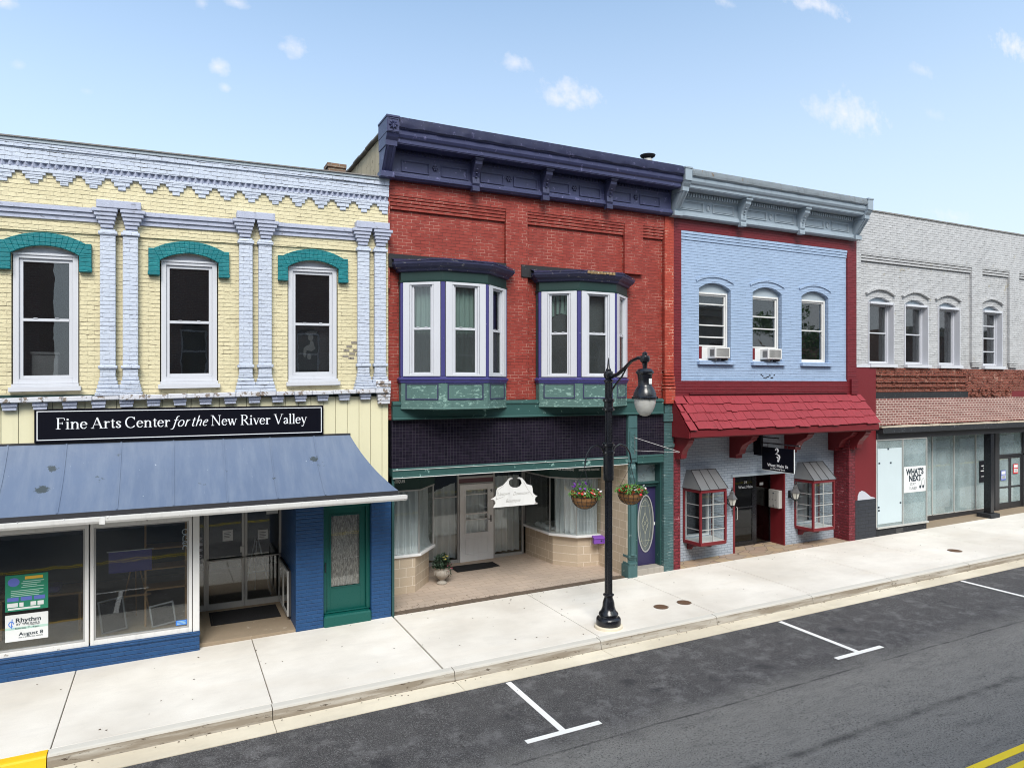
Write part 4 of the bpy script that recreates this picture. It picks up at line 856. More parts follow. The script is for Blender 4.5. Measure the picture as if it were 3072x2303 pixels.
# ================================================================== 2  RED BUILDING
RB = root('red_brick_building', 'tall red brick building with purple metal cornice, two bay windows and a recessed boutique front', 'building', (8, 0, 0))
A0, A1 = 4.172, 11.79
b = NB(); hb = [(4.45, 6.87, 4.70, 7.62), (7.79, 10.21, 4.70, 7.62)]; wall(b, A0, A1, 4.2, 9.9, .10, .40, hb); obj('wall', b, M['red_brick'], RB)
b = NB(); box(b, A0, A1, 0, .0998, 9.0, 9.9); box(b, A0, 4.21, 0, .0998, 7.0, 9.0); box(b, 6.95, 7.51, 0, .0998, 4.55, 9.0); box(b, 10.255, 10.815, 0, .0998, 7.75, 9.0); box(b, 11.49, 11.50, 0, .0998, 5.3, 9.0); obj('brick_piers', b, M['red_brick'], RB)
b = NB()
for (a, c) in ((4.21, 6.95), (7.51, 10.255), (10.815, 11.49)):
    for k in range(4): box(b, a, c, .012 + .012 * k, .0997, 8.925 - .075 * k + .012, 9.0 - .075 * k - (0.001))
obj('corbelled_courses', b, M['red_brick'], RB, bev=.004)
b = NB(); box(b, 11.50, 11.785, -.028, .05, 5.25, 9.31)
for k in range(5): box(b, 11.50 - .012 * k, 11.785, -.045 - .016 * k, .05, 5.18 - .085 * k, 5.245 - .085 * k)
box(b, 11.47, 11.785, -.09, .05, 4.46, 4.84); obj('end_pier', b, M['red_brick_edge'], RB, bev=.008)
b = NB(); box(b, 7.03, 7.50, -.012, .0, 4.62, 4.68); obj('sill_course', b, M['red_brick'], RB)
# tarred flashings over bays
for (a, c) in ((4.175, 6.95), (7.34, 10.25)):
    b = NB(); vs = [(a, -.015, 7.745), (c, -.015, 7.745), (c, -.03, 7.5), (a, -.03, 7.5)]; prism(b, [(-.03, 7.46), (-.016, 7.745), (.098, 7.745), (.098, 7.46)], 'x', a, c); obj('flashing', b, M['tar'], RB)
# cornice
b = NB(); pr = [(.0, 10.50), (-.60, 10.445), (-.625, 10.25), (-.60, 10.215), (-.575, 10.21), (-.59, 10.17), (-.585, 10.11), (-.555, 10.06), (-.52, 10.035), (-.515, 9.955), (-.50, 9.95), (-.50, 9.935), (-.14, 9.955), (-.14, 9.86), (-.115, 9.84), (-.115, 9.47), (-.16, 9.46), (-.165, 9.42), (-.19, 9.41), (-.19, 9.36), (-.15, 9.33), (-.14, 9.315), (0, 9.315)]
prism(b, pr, 'x', 4.205, 11.62); CN = obj('cornice', b, M['purple'], RB, bev=.003)
# dented sheet-metal front
b = NB(); rr = random.Random(11); nx = 90; rows = []
for j, (y, z) in enumerate([(-.606, 10.452), (-.632, 10.36), (-.643, 10.29), (-.640, 10.235)]):
    rows.append([b.verts.new((4.24 + 7.37 * i / nx, y - .004 - (.012 * sin(i * .9) * sin(i * .23 + j) + rr.random() * .008) * (1 if j else .2), z + (.008 * sin(i * .7 + j) + .006 * rr.random()) * (0 if j == 0 else 1))) for i in range(nx + 1)])
for a, c in zip(rows, rows[1:]):
    for i in range(nx): b.faces.new((a[i], a[i + 1], c[i + 1], c[i]))
r_ = bmesh.ops.solidify(b, geom=b.faces[:], thickness=.004); obj('metal_front', b, M['purple'], CN, smooth=True)
b = NB()
for k in range(int(7.3 / .085)): x = 4.36 + .085 * k; box(b, x, x + .035, -.165, -.141, 9.875, 9.925)
pieces('dentil', b, M['purple_dark'], CN)
def scroll_bracket(w2, x, top, zb, depth, thick=.02):
    b = NB(); pr = [(-.116, top), (-depth, top), (-depth, top - .07), (-depth + .03, top - .085), (-depth + .04, top - .15), (-depth + .10, top - .22), (-depth + .17, top - .30), (-depth + .21, top - .40), (-.25, zb + .17), (-.22, zb + .12), (-.25, zb + .08), (-.25, zb), (-.116, zb)]
    prism(b, pr, 'x', x - w2, x + w2); box(b, x - w2 - .02, x + w2 + .02, -depth - .015, -.117, top - .055, top - .002)
    for k in range(5): lathe(b, [(.001, -.012), (.028, -.012), (.028, .012), (.001, .012)], (x, -depth + .10 + .05 * k * .6, top - .17 - .075 * k), 8)
    return b
for x in (6.10, 7.875, 9.65): obj('bracket', scroll_bracket(.085, x, 9.95, 9.245, .44), M['purple_dark'], CN, bev=.004)
for x0, x1 in ((4.42, 5.05), (5.32, 5.955), (6.25, 6.84), (7.085, 7.70), (7.985, 8.575), (8.85, 9.45), (9.785, 10.36), (10.63, 11.26)):
    b = NB(); ring_xz(b, x0, x1, 9.49, 9.74, .025, -.138, -.1155); ring_xz(b, x0 + .026, x1 - .026, 9.516, 9.714, .012, -.124, -.1155); obj('frieze_panel', b, M['purple'], CN, bev=.003)
for x in (5.186, 6.965, 8.713, 10.51):
    b = NB(); lathe(b, [(.055, .0), (.05, -.02), (.025, -.03), (.018, -.04)], (x, -.116, 9.655), 12, 0, 'y')
    for k in range(6): lathe(b, [(.001, 0), (.022, 0), (.016, -.035)], (x + .05 * cos(k * pi / 3), -.116, 9.655 + .05 * sin(k * pi / 3)), 7, 0, 'y')
    obj('rosette', b, M['purple_dark'], CN)
def end_console(x0, x1, m, par, zt=10.40, rosette=True):
    b = NB(); box(b, x0, x1, -.66, .0, 10.10, 10.40); box(b, x0 - .012, x1 + .012, -.675, .0, 10.40, 10.445)
    prism(b, [(0, 10.10), (-.64, 10.10), (-.60, 10.03), (-.545, 9.97), (-.54, 9.86), (0, 9.86)], 'x', x0 + .006, x1 - .006); prism(b, [(0, 9.86), (-.52, 9.86), (-.18, 9.42), (0, 9.42)], 'x', x0 + .02, x1 - .02)
    for q in (.25, .75): xx = x0 + (x1 - x0) * q; prism(b, [(-.525, 9.845), (-.545, 9.845), (-.20, 9.42), (-.175, 9.42)], 'x', xx - .02, xx + .02)
    box(b, x0 - .02, x1 + .02, -.26, 0, 9.30, 9.42); e = obj('end_console', b, m, par, bev=.005)
    if rosette:
        b = NB(); xm = (x0 + x1) / 2; ring_xz(b, x0 + .012, x1 - .012, 10.12, 10.385, .016, -.672, -.6605)
        for k in range(8): a = k * pi / 4; tube(b, [(xm + .02 * cos(a), -.668, 10.25 + .02 * sin(a)), (xm + .06 * cos(a), -.682, 10.25 + .06 * sin(a)), (xm + .095 * cos(a), -.665, 10.25 + .105 * sin(a))], [.012, .022, .006], 6)
        lathe(b, [(.03, 0), (.02, -.025)], (xm, -.662, 10.25), 8, 0, 'y'); obj('carved_square', b, m, e, smooth=True)
    return e
end_console(3.955, 4.215, M['purple'], CN)
# party wall showing above the yellow building
b = NB(); prism(b, [(.41, 8.5), (.41, 10.40), (9.4, 10.40), (9.4, 8.5)], 'x', A0, 4.45); box(b, 4.150, 4.1715, .0, .41, 9.27, 10.40); obj('party_wall', b, M['cream_stain'], RB)
b = NB(); y = .42; k = 0
while y < 9.2: box(b, 4.08, 4.55, y + .0, y + .62, 10.402 + .02 * (k % 2), 10.46 + .02 * (k % 2)); y += .6; k += 1
obj('coping_tiles', b, M['coping'], RB, bev=.015)
b = NB(); box(b, 3.7, 4.16, 3.9, 4.35, 8.6, 10.62); box(b, 3.67, 4.165, 3.87, 4.38, 10.62, 10.72); obj('chimney', b, brick('chimney_brick', (.22, .13, .08), (.15, .09, .06), (.3, .27, .22), patch=(.05, .045, .04), pamt=.3), RB)
shell(RB, A0, A1, 10.2, left=False, roofz=9.6)
obj('upper_floor', bx(4.46, 11.48, .41, 8.7, 4.25, 4.5), M['room'], RB); obj('partition', bx(4.46, 11.48, 4.5, 4.6, 4.5, 9.2), M['room'], RB)
# bay windows
def offplan(d):
    P = [(0, -.11), (.73, -.70), (1.755, -.70), (2.485, -.11)]; segs = []
    for a, c in zip(P, P[1:]):
        dx, dy = c[0] - a[0], c[1] - a[1]; L = sqrt(dx * dx + dy * dy); nx_, ny_ = dy / L, -dx / L; segs.append(((a[0] + nx_ * d, a[1] + ny_ * d), (dx, dy)))
    def isec(s1, s2):
        (p, r), (q, s) = s1, s2; den = r[0] * s[1] - r[1] * s[0]; t = ((q[0] - p[0]) * s[1] - (q[1] - p[1]) * s[0]) / den; return (p[0] + r[0] * t, p[1] + r[1] * t)
    return [isec(segs[0], ((-d, 0), (0, 1))), isec(segs[0], segs[1]), isec(segs[1], segs[2]), isec(segs[2], ((2.485 + d, 0), (0, 1)))]
def off6(d): P = offplan(d); return [(P[0][0], .055)] + P + [(P[3][0], .055)]
def bay(x0, rot):
    B_ = obj('bay_window', planrings(NB(), [(off6(-.001), 5.06), (off6(-.001), 4.45), (off6(-.03), 4.425)]), M['patina'], RB, M=Matrix.Translation((x0, 0, 0)))
    T_ = Matrix.Translation((x0, 0, 0)); sub_ = lambda nm, bm, m, **k: obj(nm, bm, m, B_, M=T_, **k)
    b = NB(); planrings(b, [(off6(.015), 4.995), (off6(.02), 5.03), (off6(.045), 5.06), (off6(.045), 5.085), (off6(.01), 5.10), (off6(.0), 5.13)]); sub_('sill_band', b, M['purple_trim'])
    b = NB(); planrings(b, [(off6(.002), 4.43), (off6(.010), 4.44), (off6(.010), 4.455), (off6(.0), 4.47)]); sub_('bottom_moulding', b, M['patina'])
    P = offplan(0)
    for (p, q) in zip(P, P[1:]):
        L = sqrt((q[0] - p[0]) ** 2 + (q[1] - p[1]) ** 2); FM = T_ @ frameM(p, q)
        e = .045
        W = sash_window(B_, e + .16, L - e - .16, 5.135, 7.11, -.015, M['window_white'], M['glass'], .035, .045, (6.14,), mm=FM)
        obj('insect_screen', bx(e + .235, L - e - .235, .028, .031, 5.21, 6.12), M['glass_screen'], W, M=FM)
        b = NB(); ring_xz(b, e + .01, L - e - .01, 5.132, 7.118, .145, -.028, .0, .05, .055); obj('casing', b, M['window_white'], W, bev=.004, M=FM)
        b = NB(); box(b, .10, L - .10, -.0, .012, 4.56, 5.0); box(b, .13, L - .13, -.004, .02, 4.60, 4.99)
        b = NB(); ring_xz(b, .10, L - .10, 4.63, 4.985, .028, -.012, .022); ring_xz(b, .13, L - .13, 4.66, 4.955, .012, .003, .022); obj('panel_moulding', b, M['purple_dark'], B_, M=FM, bev=.004)
    for xx in (0, 2.485): b = NB(); box(b, min(xx, xx + (.03 if xx == 0 else -.03)), max(xx, xx + (.03 if xx == 0 else -.03)), -.09, .05, 5.132, 7.118); sub_('return_board', b, M['dark_green'])
    for i in range(4):
        c = P[i]; b = NB()
        if 0 < i < 3: o_ = offplan(-.06)[i]; n_ = offplan(.012); 
        k = .045
        def corner(dd):
            a_, b_ = P[i - 1] if i > 0 else (0, .05), P[i + 1] if i < 3 else (2.485, .05); c_ = offplan(dd)[i]; out = []
            if a_: v_ = Vector((a_[0] - c[0], a_[1] - c[1])).normalized(); out.append((c_[0] + v_.x * k, c_[1] + v_.y * k))
            out.append(c_)
            if b_: v_ = Vector((b_[0] - c[0], b_[1] - c[1])).normalized(); out.append((c_[0] + v_.x * k, c_[1] + v_.y * k))
            return out
        pts = corner(.012) + corner(-.09)[::-1]; prism(b, pts, 'z', 5.132, 7.118); sub_('corner_post', b, M['purple_trim'])
    b = NB(); planrings(b, [(off6(.0), 7.12), (off6(.022), 7.125), (off6(.028), 7.16), (off6(.0), 7.17), (off6(-.0), 7.36), (off6(-.3), 7.37)]); sub_('frieze', b, M['frieze_shade_green'])
    b = NB(); planrings(b, [(off6(.02), 7.345), (off6(.05), 7.36), (off6(.07), 7.40), (off6(.13), 7.44), (off6(.175), 7.50), (off6(.18), 7.545), (off6(.16), 7.555)]); C_ = sub_('bay_cornice', b, M['bay_crown'])
    rr = random.Random(rot); b = NB()
    O = offplan(.19); I2 = [(p[0] * .9 + .124, .0) for p in O]; R0, R1, R2 = [], [], []
    pts = []
    for i in range(3):
        for k in range(10): t_ = k / 10; pts.append((O[i][0] + (O[i + 1][0] - O[i][0]) * t_, O[i][1] + (O[i + 1][1] - O[i][1]) * t_))
    pts.append(O[3])
    for p in pts:
        j = rr.random() * .012; R0.append(b.verts.new((p[0], p[1], 7.556 - j))); R1.append(b.verts.new((p[0] + (1.24 - p[0]) * .01, p[1] + .01, 7.578 + rr.random() * .01))); R2.append(b.verts.new((max(-.2, min(2.5, p[0])), .03, 7.66)))
    for a, c in ((R0, R1), (R1, R2)):
        for i in range(len(a) - 1): b.faces.new((a[i], a[i + 1], c[i + 1], c[i]))
    bmesh.ops.solidify(b, geom=b.faces[:], thickness=.006); sub_('bay_roof', b, M['crown_wood'])
    # interior of the bay
    b = NB(); planrings(b, [(off6(-.14), 7.12), (off6(-.14), 7.13)]); sub_('bay_ceiling', b, M['room'])
    return B_
bay(4.42, 1); BB = bay(7.76, 2)
b = NB(); rr = random.Random(9)
for k in range(9):
    x = 8.6 + k * .085; box(b, x, x + .075, -.905 + rr.random() * .01, -.86, 7.50 + rr.random() * .02, 7.565 + rr.random() * .01)
obj('rotten_wood', b, paint('rotten_wood', (.33, .22, .11), .9, .4, .5, (.6, .58, .52), .2, 1, 3), BB, bev=.006)
for (x0, full) in ((4.42, 1), (7.76, 0)):
    P = offplan(-.13)
    for i in (0, 1):
        p, q = P[i], P[i + 1]; L = sqrt((q[0] - p[0]) ** 2 + (q[1] - p[1]) ** 2)
        if not full and i == 1: continue
        b = fringe_plane(.12, L - .1, 5.15 if full else 6.62, 7.09, .06, 6, .018, 60, 8, 5 + i)
        if not full:
            for v in b.verts: v.co.z += .34 * (abs(v.co.x - L / 2) / (L / 2)) ** 2 * -1 * (v.co.z < 6.7) 
        tag(obj('curtain', b, M['lace'], M=Matrix.Translation((x0, 0, 0)) @ frameM(p, q)), ('pale green lace curtain in the %s pane of the left bay window' % ('left' if i == 0 else 'middle')) if full else 'short lace valance at the top left pane of the right bay window', 'curtain')
tag(obj('pane_backdrop', bx(8.55, 9.45, -.50, -.49, 5.16, 7.05), M['backdrop_grey']), 'grey blind standing in for the screen of the middle pane of the right bay', 'backdrop')  # both grey sheets are added to give the panes their screened tone
Pb = offplan(-.2); tag(obj('pane_backdrop', bx(.10, .85, .0, .01, 5.16, 7.05), M['backdrop_grey'], M=Matrix.Translation((7.76, 0, 0)) @ frameM(Pb[0], Pb[1])), 'grey blind standing in for the screen of the left pane of the right bay window', 'backdrop')
# beams, tiles, shopfront
b = NB(); prism(b, [(.02, 4.60), (-.05, 4.60), (-.115, 4.555), (-.115, 4.52), (-.09, 4.505), (-.09, 4.25), (-.115, 4.235), (-.115, 4.205), (.02, 4.205)], 'x', 4.245, 11.40); obj('beam', b, M['green_beam'], RB, bev=.004)
b = NB(); box(b, 4.245, 10.30, .0, .3, 3.165, 4.203); box(b, 10.60, 11.49, .0, .3, 3.165, 4.203); obj('tile_panel', b, M['purple_tile'], RB)
b = NB(); prism(b, [(.30, 3.164), (-.05, 3.164), (-.085, 3.13), (-.07, 3.115), (-.07, 3.0), (-.085, 2.99), (-.085, 2.965), (.30, 2.965)], 'x', 4.245, 10.30); prism(b, [(.30, 3.164), (-.05, 3.164), (-.085, 3.13), (-.07, 3.115), (-.07, 3.0), (-.085, 2.99), (-.085, 2.965), (.30, 2.965)], 'x', 10.60, 11.42); obj('beam', b, M['green_beam'], RB, bev=.003)
b = NB(); box(b, 4.245, 10.3, -.092, -.084, 2.958, 2.972); box(b, 4.245, 10.3, -.093, -.07, 3.128, 3.136); obj('drip_edge', b, M['white_worn'], RB)
obj('recess_ceiling', bx(4.3, 10.34, .301, 3.4, 2.98, 3.03), M['door_white'], RB)
b = NB(); box(b, 4.245, 4.29, -.0, 3.4, -.2, 2.964); obj('recess_wall', b, M['shade_green'], RB)
bm = sheet(4.29, 10.56, .20, 3.45, 0); F_ = obj('recess_floor', bx(4.29, 10.56, .235, 3.45, -.4, .012), M['floor_tile'], RB, g=1)
b = NB(); rr = random.Random(4); x = 4.29
while x < 11.4: w2 = .12 + rr.random() * .2; box(b, x, min(x + w2, 11.45), .03 + rr.random() * .05, .233, -.3, .004 + rr.random() * .012); x += w2
tag(obj('debris_strip', b, M['dirt'], g=1), 'rough brown strip of dirt between the sidewalk and the tiled entrance floor', None, kind='structure')
def showcase(base, glassp, nm, zb=.90, zt=2.45):
    """glazed shop bay: tiled base, sill, panes, valance above"""
    b = NB(); planrings(b, [(base, -.1), (base, zb)]); S = obj('showcase', b, M['tan_tile'], RB)
    b = NB(); big = glassp; planrings(b, [(big, zb + .001), (big, zb + .062)]); obj('sill', b, M['door_white'], S, bev=.006)
    return S
def facet_glass(S, p, q, z0, z1, gm, posts=True, top=True):
    L = sqrt((q[0] - p[0]) ** 2 + (q[1] - p[1]) ** 2); FM = frameM(p, q)
    obj('pane', bx(.004, L - .004, .03, .037, z0, z1), gm, S, M=FM)
    if posts: obj('mullion', bx(-.008, .008, .018, .05, z0, z1), M['frame_grey'], S, M=FM)
    if top: obj('head_rail', bx(0, L, .0, .05, z1 - .005, z1 + .03), M['frame_grey'], S, M=FM)
    obj('valance', bx(0, L, -.004, .06, z1 + .031, 2.978), M['shade_green'], S, M=FM); return FM
# left showcase
SL = showcase([(4.292, 1.36), (5.22, 1.36), (5.80, 2.06), (5.80, 3.40), (4.292, 3.40)], [(4.292, 1.30), (5.34, 1.30), (5.97, 2.05), (5.97, 3.40), (4.292, 3.40)], 'l')
LP = [(4.292, 1.32), (5.33, 1.32), (5.95, 2.06), (5.95, 3.38)]
for p, q in zip(LP, LP[1:]): facet_glass(SL, p, q, .963, 2.45, M['glass_shop'])
for k, (p, q) in enumerate(((LP[0], LP[1]), (LP[1], LP[2]))):
    L = sqrt((q[0] - p[0]) ** 2 + (q[1] - p[1]) ** 2); b = fringe_plane(.06, L - .05, .965, 2.44, .17, 6 if k == 0 else 5, .050, 90, 14, 2 + k)
    for v in b.verts:
        if v.co.z < 1.12: v.co.y -= .05 * (1.12 - v.co.z) / .15 * (1 + .6 * sin(v.co.x * 31))
    tag(obj('curtain', b, M['curtain'], M=frameM(p, q)), ['long white curtain in the front pane of the boutique window at left', 'white curtain in the angled pane of the boutique window at left'][k], 'curtain')
# right showcase
SR = showcase([(9.20, 3.40), (9.30, 1.98), (9.75, 1.43), (10.342, 1.32), (10.342, 3.40)], [(9.10, 3.40), (9.16, 1.93), (9.66, 1.31), (10.342, 1.18), (10.342, 3.40)], 'r')
RP = [(9.12, 3.38), (9.18, 1.94), (9.67, 1.33), (10.34, 1.20)]
for k, (p, q) in enumerate(zip(RP, RP[1:])): facet_glass(SR, p, q, .963, 2.45, M['glass_shop'])
for k, (p, q) in enumerate(((RP[1], RP[2]), (RP[2], RP[3]))):
    L = sqrt((q[0] - p[0]) ** 2 + (q[1] - p[1]) ** 2); b = fringe_plane(.06, L - .03, .97, 2.44, .17, 5 if k == 0 else 7, .050, 90, 12, 8 + k)
    tag(obj('curtain', b, M['curtain'], M=frameM(p, q)), ['white curtain in the angled pane of the boutique window at right', 'long white curtain in the front pane of the boutique window behind the lamp post'][k], 'curtain')
b = NB(); rr = random.Random(2)
for k in range(7): lathe(b, [(.02, 0), (.10 + rr.random() * .05, .03), (.07, .09), (.01, .12)], (9.32 + rr.random() * .2, 2.2 + k * .13, .963), 9)
tag(obj('cloth_heap', b, M['curtain'], smooth=True), 'crumpled white cloth lying along the sill inside the right boutique window', 'cloth')
def valance_text(body, p, q, m, x, w_, z=2.70, h=.075):
    FM = frameM(p, q); bmt = text_bm(body, h, w_, 0, .01, .003); 
    for v in bmt.verts: a_, b_, c_ = v.co; v.co = Vector((x + a_, -.0045 - c_, z + b_))
    return obj('lettering', bmt, M['paper'], m, M=FM)
valance_text('ANTIQUES', LP[0], LP[1], SL, .33, .33, 2.66); valance_text('VINTAGE CLOTHING', RP[1], RP[2], SR, .06, .64, 2.67, .055); valance_text('HANDPAINTED FURNITURE', RP[2], RP[3], SR, .05, .58, 2.67, .055)
# back wall with door
BY = 3.40; b = NB()
for x in (5.98, 7.09, 8.17, 9.08): box(b, x, x + .045, BY - .03, BY + .05, .03, 2.98)
box(b, 5.98, 7.09, BY - .02, BY + .04, .03, .15); box(b, 8.21, 9.1, BY - .03, BY + .04, .03, .17); box(b, 6.02, 7.09, BY - .02, BY + .04, 1.86, 1.90); box(b, 7.13, 8.17, BY - .03, BY + .04, 2.36, 2.42); box(b, 7.13, 8.17, BY - .03, BY + .04, 2.20, 2.235)
SH = obj('shopfront_frame', b, M['frame_grey'], RB, bev=.004); obj('transom_strip', bx(7.135, 8.17, BY - .01, BY + .03, 2.236, 2.359), paint('plum', (.14, .07, .085), .5, .1), SH)
obj('pane', bx(6.02, 7.09, BY, BY + .006, .15, 2.97), M['glass_shop'], SH); obj('pane', bx(8.21, 9.09, BY, BY + .006, .17, 2.97), M['glass_shop'], SH); obj('pane', bx(7.13, 8.17, BY, BY + .006, 2.42, 2.97), M['glass_shop'], SH)
b = NB(); wall(b, 7.145, 8.165, .055, 2.195, BY - .055, BY - .01, [(7.33, 7.98, .86, 2.04)]); DR = obj('door', b, M['door_white'], RB, bev=.004)
b = NB(); ring_xz(b, 7.29, 8.02, .82, 2.08, .035, BY - .068, BY - .0555); ring_xz(b, 7.27, 8.04, .24, .74, .02, BY - .064, BY - .0555); ring_xz(b, 7.31, 8.0, .28, .70, .02, BY - .064, BY - .0555); box(b, 7.33, 7.98, BY - .05, BY - .02, 1.90, 1.925); box(b, 7.33, 7.98, BY - .05, BY - .02, 1.36, 1.40); box(b, 7.33, 7.98, BY - .05, BY - .02, 1.20, 1.225); obj('moulding', b, M['door_white'], DR, bev=.003)
obj('pane', bx(7.33, 7.98, BY - .03, BY - .025, .86, 2.04), M['glass_shop'], DR)
b = NB(); box(b, 8.065, 8.10, BY - .066, BY - .0555, 1.12, 1.30); tube(b, [(8.08, BY - .066, 1.2), (8.08, BY - .11, 1.2), (7.98, BY - .11, 1.2)], .009); obj('handle', b, M['grille'], DR, smooth=True)
label_text(DR, '91', 8.065, BY - .056, 1.94, .09, M['ink'], .09, 0, .03, name='number')
for lb, x0, x1, z0, z1, f in (('grey white curtain behind the narrow glass left of the boutique door', 6.03, 7.07, .17, 2.25, 5), ('white curtain behind the door glass of the boutique', 7.30, 8.02, .8, 2.1, 4), ('grey white curtain behind the glass right of the boutique door', 8.22, 9.08, .2, 2.35, 5)):
    b = fringe_plane(x0, x1, z0, z1, BY + .14, f, .05, 90, 12, int(x0)); 
    if x0 < 7:
        for v in b.verts:
            if v.co.z > 1.9: v.co.z = 1.9 + (v.co.z - 1.9) * (v.co.x - x0) / (x1 - x0)
    tag(obj('curtain', b, M['curtain']), lb, 'curtain')
obj('shop_floor', bx(5.98, 11.4, 3.5, 8.6, -.3, .04), M['concrete_floor'], RB); obj('shop_wall', bx(4.3, 11.4, 5.2, 5.3, .04, 4.2), M['room'], RB); obj('shop_ceiling', bx(4.3, 11.48, 3.45, 8.7, 3.0, 3.1), M['room'], RB)
mat_thing('door_mat', 'dark brown mat in front of the white boutique door', 6.72, 8.02, 2.45, 3.05, .068)
# tan tiled pier, green column, side door
obj('tiled_pier', bx(10.345, 10.40, .035, 1.4, -.1, 2.955), M['tan_tile'], RB); obj('pier_wall', bx(10.41, 10.72, .45, 3.4, -.1, 3.0), M['room'], RB)
b = NB(); box(b, 10.315, 10.60, -.06, .29, 3.0, 4.203); box(b, 10.33, 10.585, -.075, .1, 3.86, 4.19); box(b, 10.36, 10.56, -.09, .1, 3.1, 3.78); box(b, 10.37, 10.55, -.03, .24, .55, 2.99); box(b, 10.365, 10.60, -.0, .24, -.1, 2.96)
box(b, 10.32, 10.60, -.07, .24, -.1, .42); box(b, 10.335, 10.585, -.085, .2, .42, .48); box(b, 10.335, 10.585, -.06, .2, .60, .66); lathe(b, [(.075, .66), (.06, .72), (.055, 1.6), (.06, 2.5), (.09, 2.62), (.07, 2.70), (.10, 2.85), (.06, 2.95)], (10.455, -.04, 0), 14); obj('iron_column', b, M['green_col'], RB, bev=.006)
b = NB()
for k in range(4): tube(b, [(10.455 + .05 * cos(a * .7), -.095, 3.3 + .12 * k + .05 * sin(a * .7)) for a in range(8)], .008, 5)
obj('scroll_ornament', b, M['green_col'], RB, smooth=True)
b = NB(); box(b, 11.485, 11.80, -.0, .35, -.1, 4.20); box(b, 11.46, 11.80, -.05, .3, 4.0, 4.203); box(b, 11.47, 11.80, -.04, .3, 3.33, 3.42); box(b, 11.50, 11.79, -.02, .3, 4.204, 4.46); obj('green_pilaster', b, M['green_pil'], RB, bev=.008)
b = NB(); box(b, 10.72, 10.80, .2, .4, .0, 2.964); box(b, 11.435, 11.484, .1, .4, .0, 2.964); box(b, 10.80, 11.435, .22, .42, 2.31, 2.42); box(b, 10.72, 11.44, .15, .40, 2.40, 2.44); box(b, 10.72, 11.45, .1, .45, 2.90, 2.964); DF = obj('door_frame', b, M['dark_green'], RB, bev=.004)
obj('transom_pane', bx(10.80, 11.435, .32, .326, 2.44, 2.90), M['glass_haze'], DF)
b = NB(); cx_, cz_, rx_, rz_ = 11.12, 1.345, .255, .745
E_ = [(cx_ + rx_ * cos(2 * pi * k / 32), cz_ + rz_ * sin(2 * pi * k / 32)) for k in range(32)]
box(b, 10.80, 10.86, .30, .345, .27, 2.31); box(b, 11.38, 11.435, .30, .345, .27, 2.31)
q4 = [(11.38, 2.31), (10.86, 2.31), (10.86, .27), (11.38, .27)]
for k in range(4):
    pts = E_[8 * k:8 * k + 9] if k < 3 else E_[24:] + [E_[0]]
    c_ = q4[k]; e0, e1 = pts[0], pts[-1]
    ax_ = [(11.38, cz_), (cx_, 2.31), (10.86, cz_), (cx_, .27)]
    prism(b, pts[::-1] + [ax_[k], c_, ax_[(k + 1) % 4]], 'y', .30, .345)
PD = obj('door', b, M['purple_door'], RB)
b = NB()
def oval_ring(b, cx, cz, rx, rz, t, y0, y1, n=32):
    for k in range(n):
        a0, a1 = 2 * pi * k / n, 2 * pi * (k + 1) / n; prism(b, [(cx + (rx + t) * cos(a0), cz + (rz + t) * sin(a0)), (cx + (rx + t) * cos(a1), cz + (rz + t) * sin(a1)), (cx + rx * cos(a1), cz + rz * sin(a1)), (cx + rx * cos(a0), cz + rz * sin(a0))], 'y', y0, y1)
oval_ring(b, cx_, cz_, rx_ - .03, rz_ - .03, .035, .285, .299); obj('oval_moulding', b, M['frame_grey'], PD)
b = NB(); prism(b, [(cx_ + (rx_ - .001) * cos(2 * pi * k / 32), cz_ + (rz_ - .001) * sin(2 * pi * k / 32)) for k in range(32)], 'y', .322, .328); obj('oval_pane', b, M['frost'], PD)
b = NB(); oval_ring(b, cx_, cz_, .165, .60, .006, .315, .3215)
for s in (-1, 1):
    tube(b, [(cx_, .318, cz_ + s * .70), (cx_, .318, cz_ + s * .28)], .004, 5); tube(b, [(cx_ - .22, .318, cz_ + s * .45), (cx_ + .22, .318, cz_ + s * .45)], .003, 5)
    tube(b, [(cx_, .318, cz_ + .28), (cx_ + s * .10, .318, cz_), (cx_, .318, cz_ - .28)], .005, 5); tube(b, [(cx_ - .08 * s, .317, cz_ + .12), (cx_ + .08 * s, .317, cz_ - .12)], .004, 5)
obj('leading', b, M['lead'], PD); obj('plate', bx(11.39, 11.42, .292, .299, 1.28, 1.36), M['paper'], PD)
obj('doorstep', bx(10.62, 11.484, .0, .42, -.1, .262), M['terra'], RB, bev=.012)
b = NB(); tube(b, [(10.50, -.1, 3.62), (11.38, -.75, 3.28)], .007, 6); tube(b, [(10.50, -.1, 3.30), (11.36, -.75, 3.27)], .006, 6); tube(b, [(10.50, -.08, 3.2), (10.50, -.08, 3.7)], .018, 6); tag(obj('sign_bracket', b, M['pewter'], smooth=True), 'empty thin iron sign bracket on the green column', 'bracket')
t = root('mailbox', 'small purple mailbox numbered 41 under the boutique window sill', 'mailbox', (10.1, 1.2, .78)); MM = frameM(RP[2], RP[3])
obj('body', bx(.42, .82, -.16, -.04, .745, .90), M['mailbox_purple'], t, M=MM, bev=.008); b = NB(); prism(b, [(-.18, .885), (-.17, .915), (-.03, .95), (-.03, .90)], 'x', .41, .83); obj('flap', b, M['mailbox_purple'], t, M=MM)
bmt = text_bm('41', .06, .08, 0, .03, .003)
for v in bmt.verts: a_, b_, c_ = v.co; v.co = Vector((.60 + a_, -.161 - c_, .79 + b_))
obj('number', bmt, M['ink'], t, M=MM)
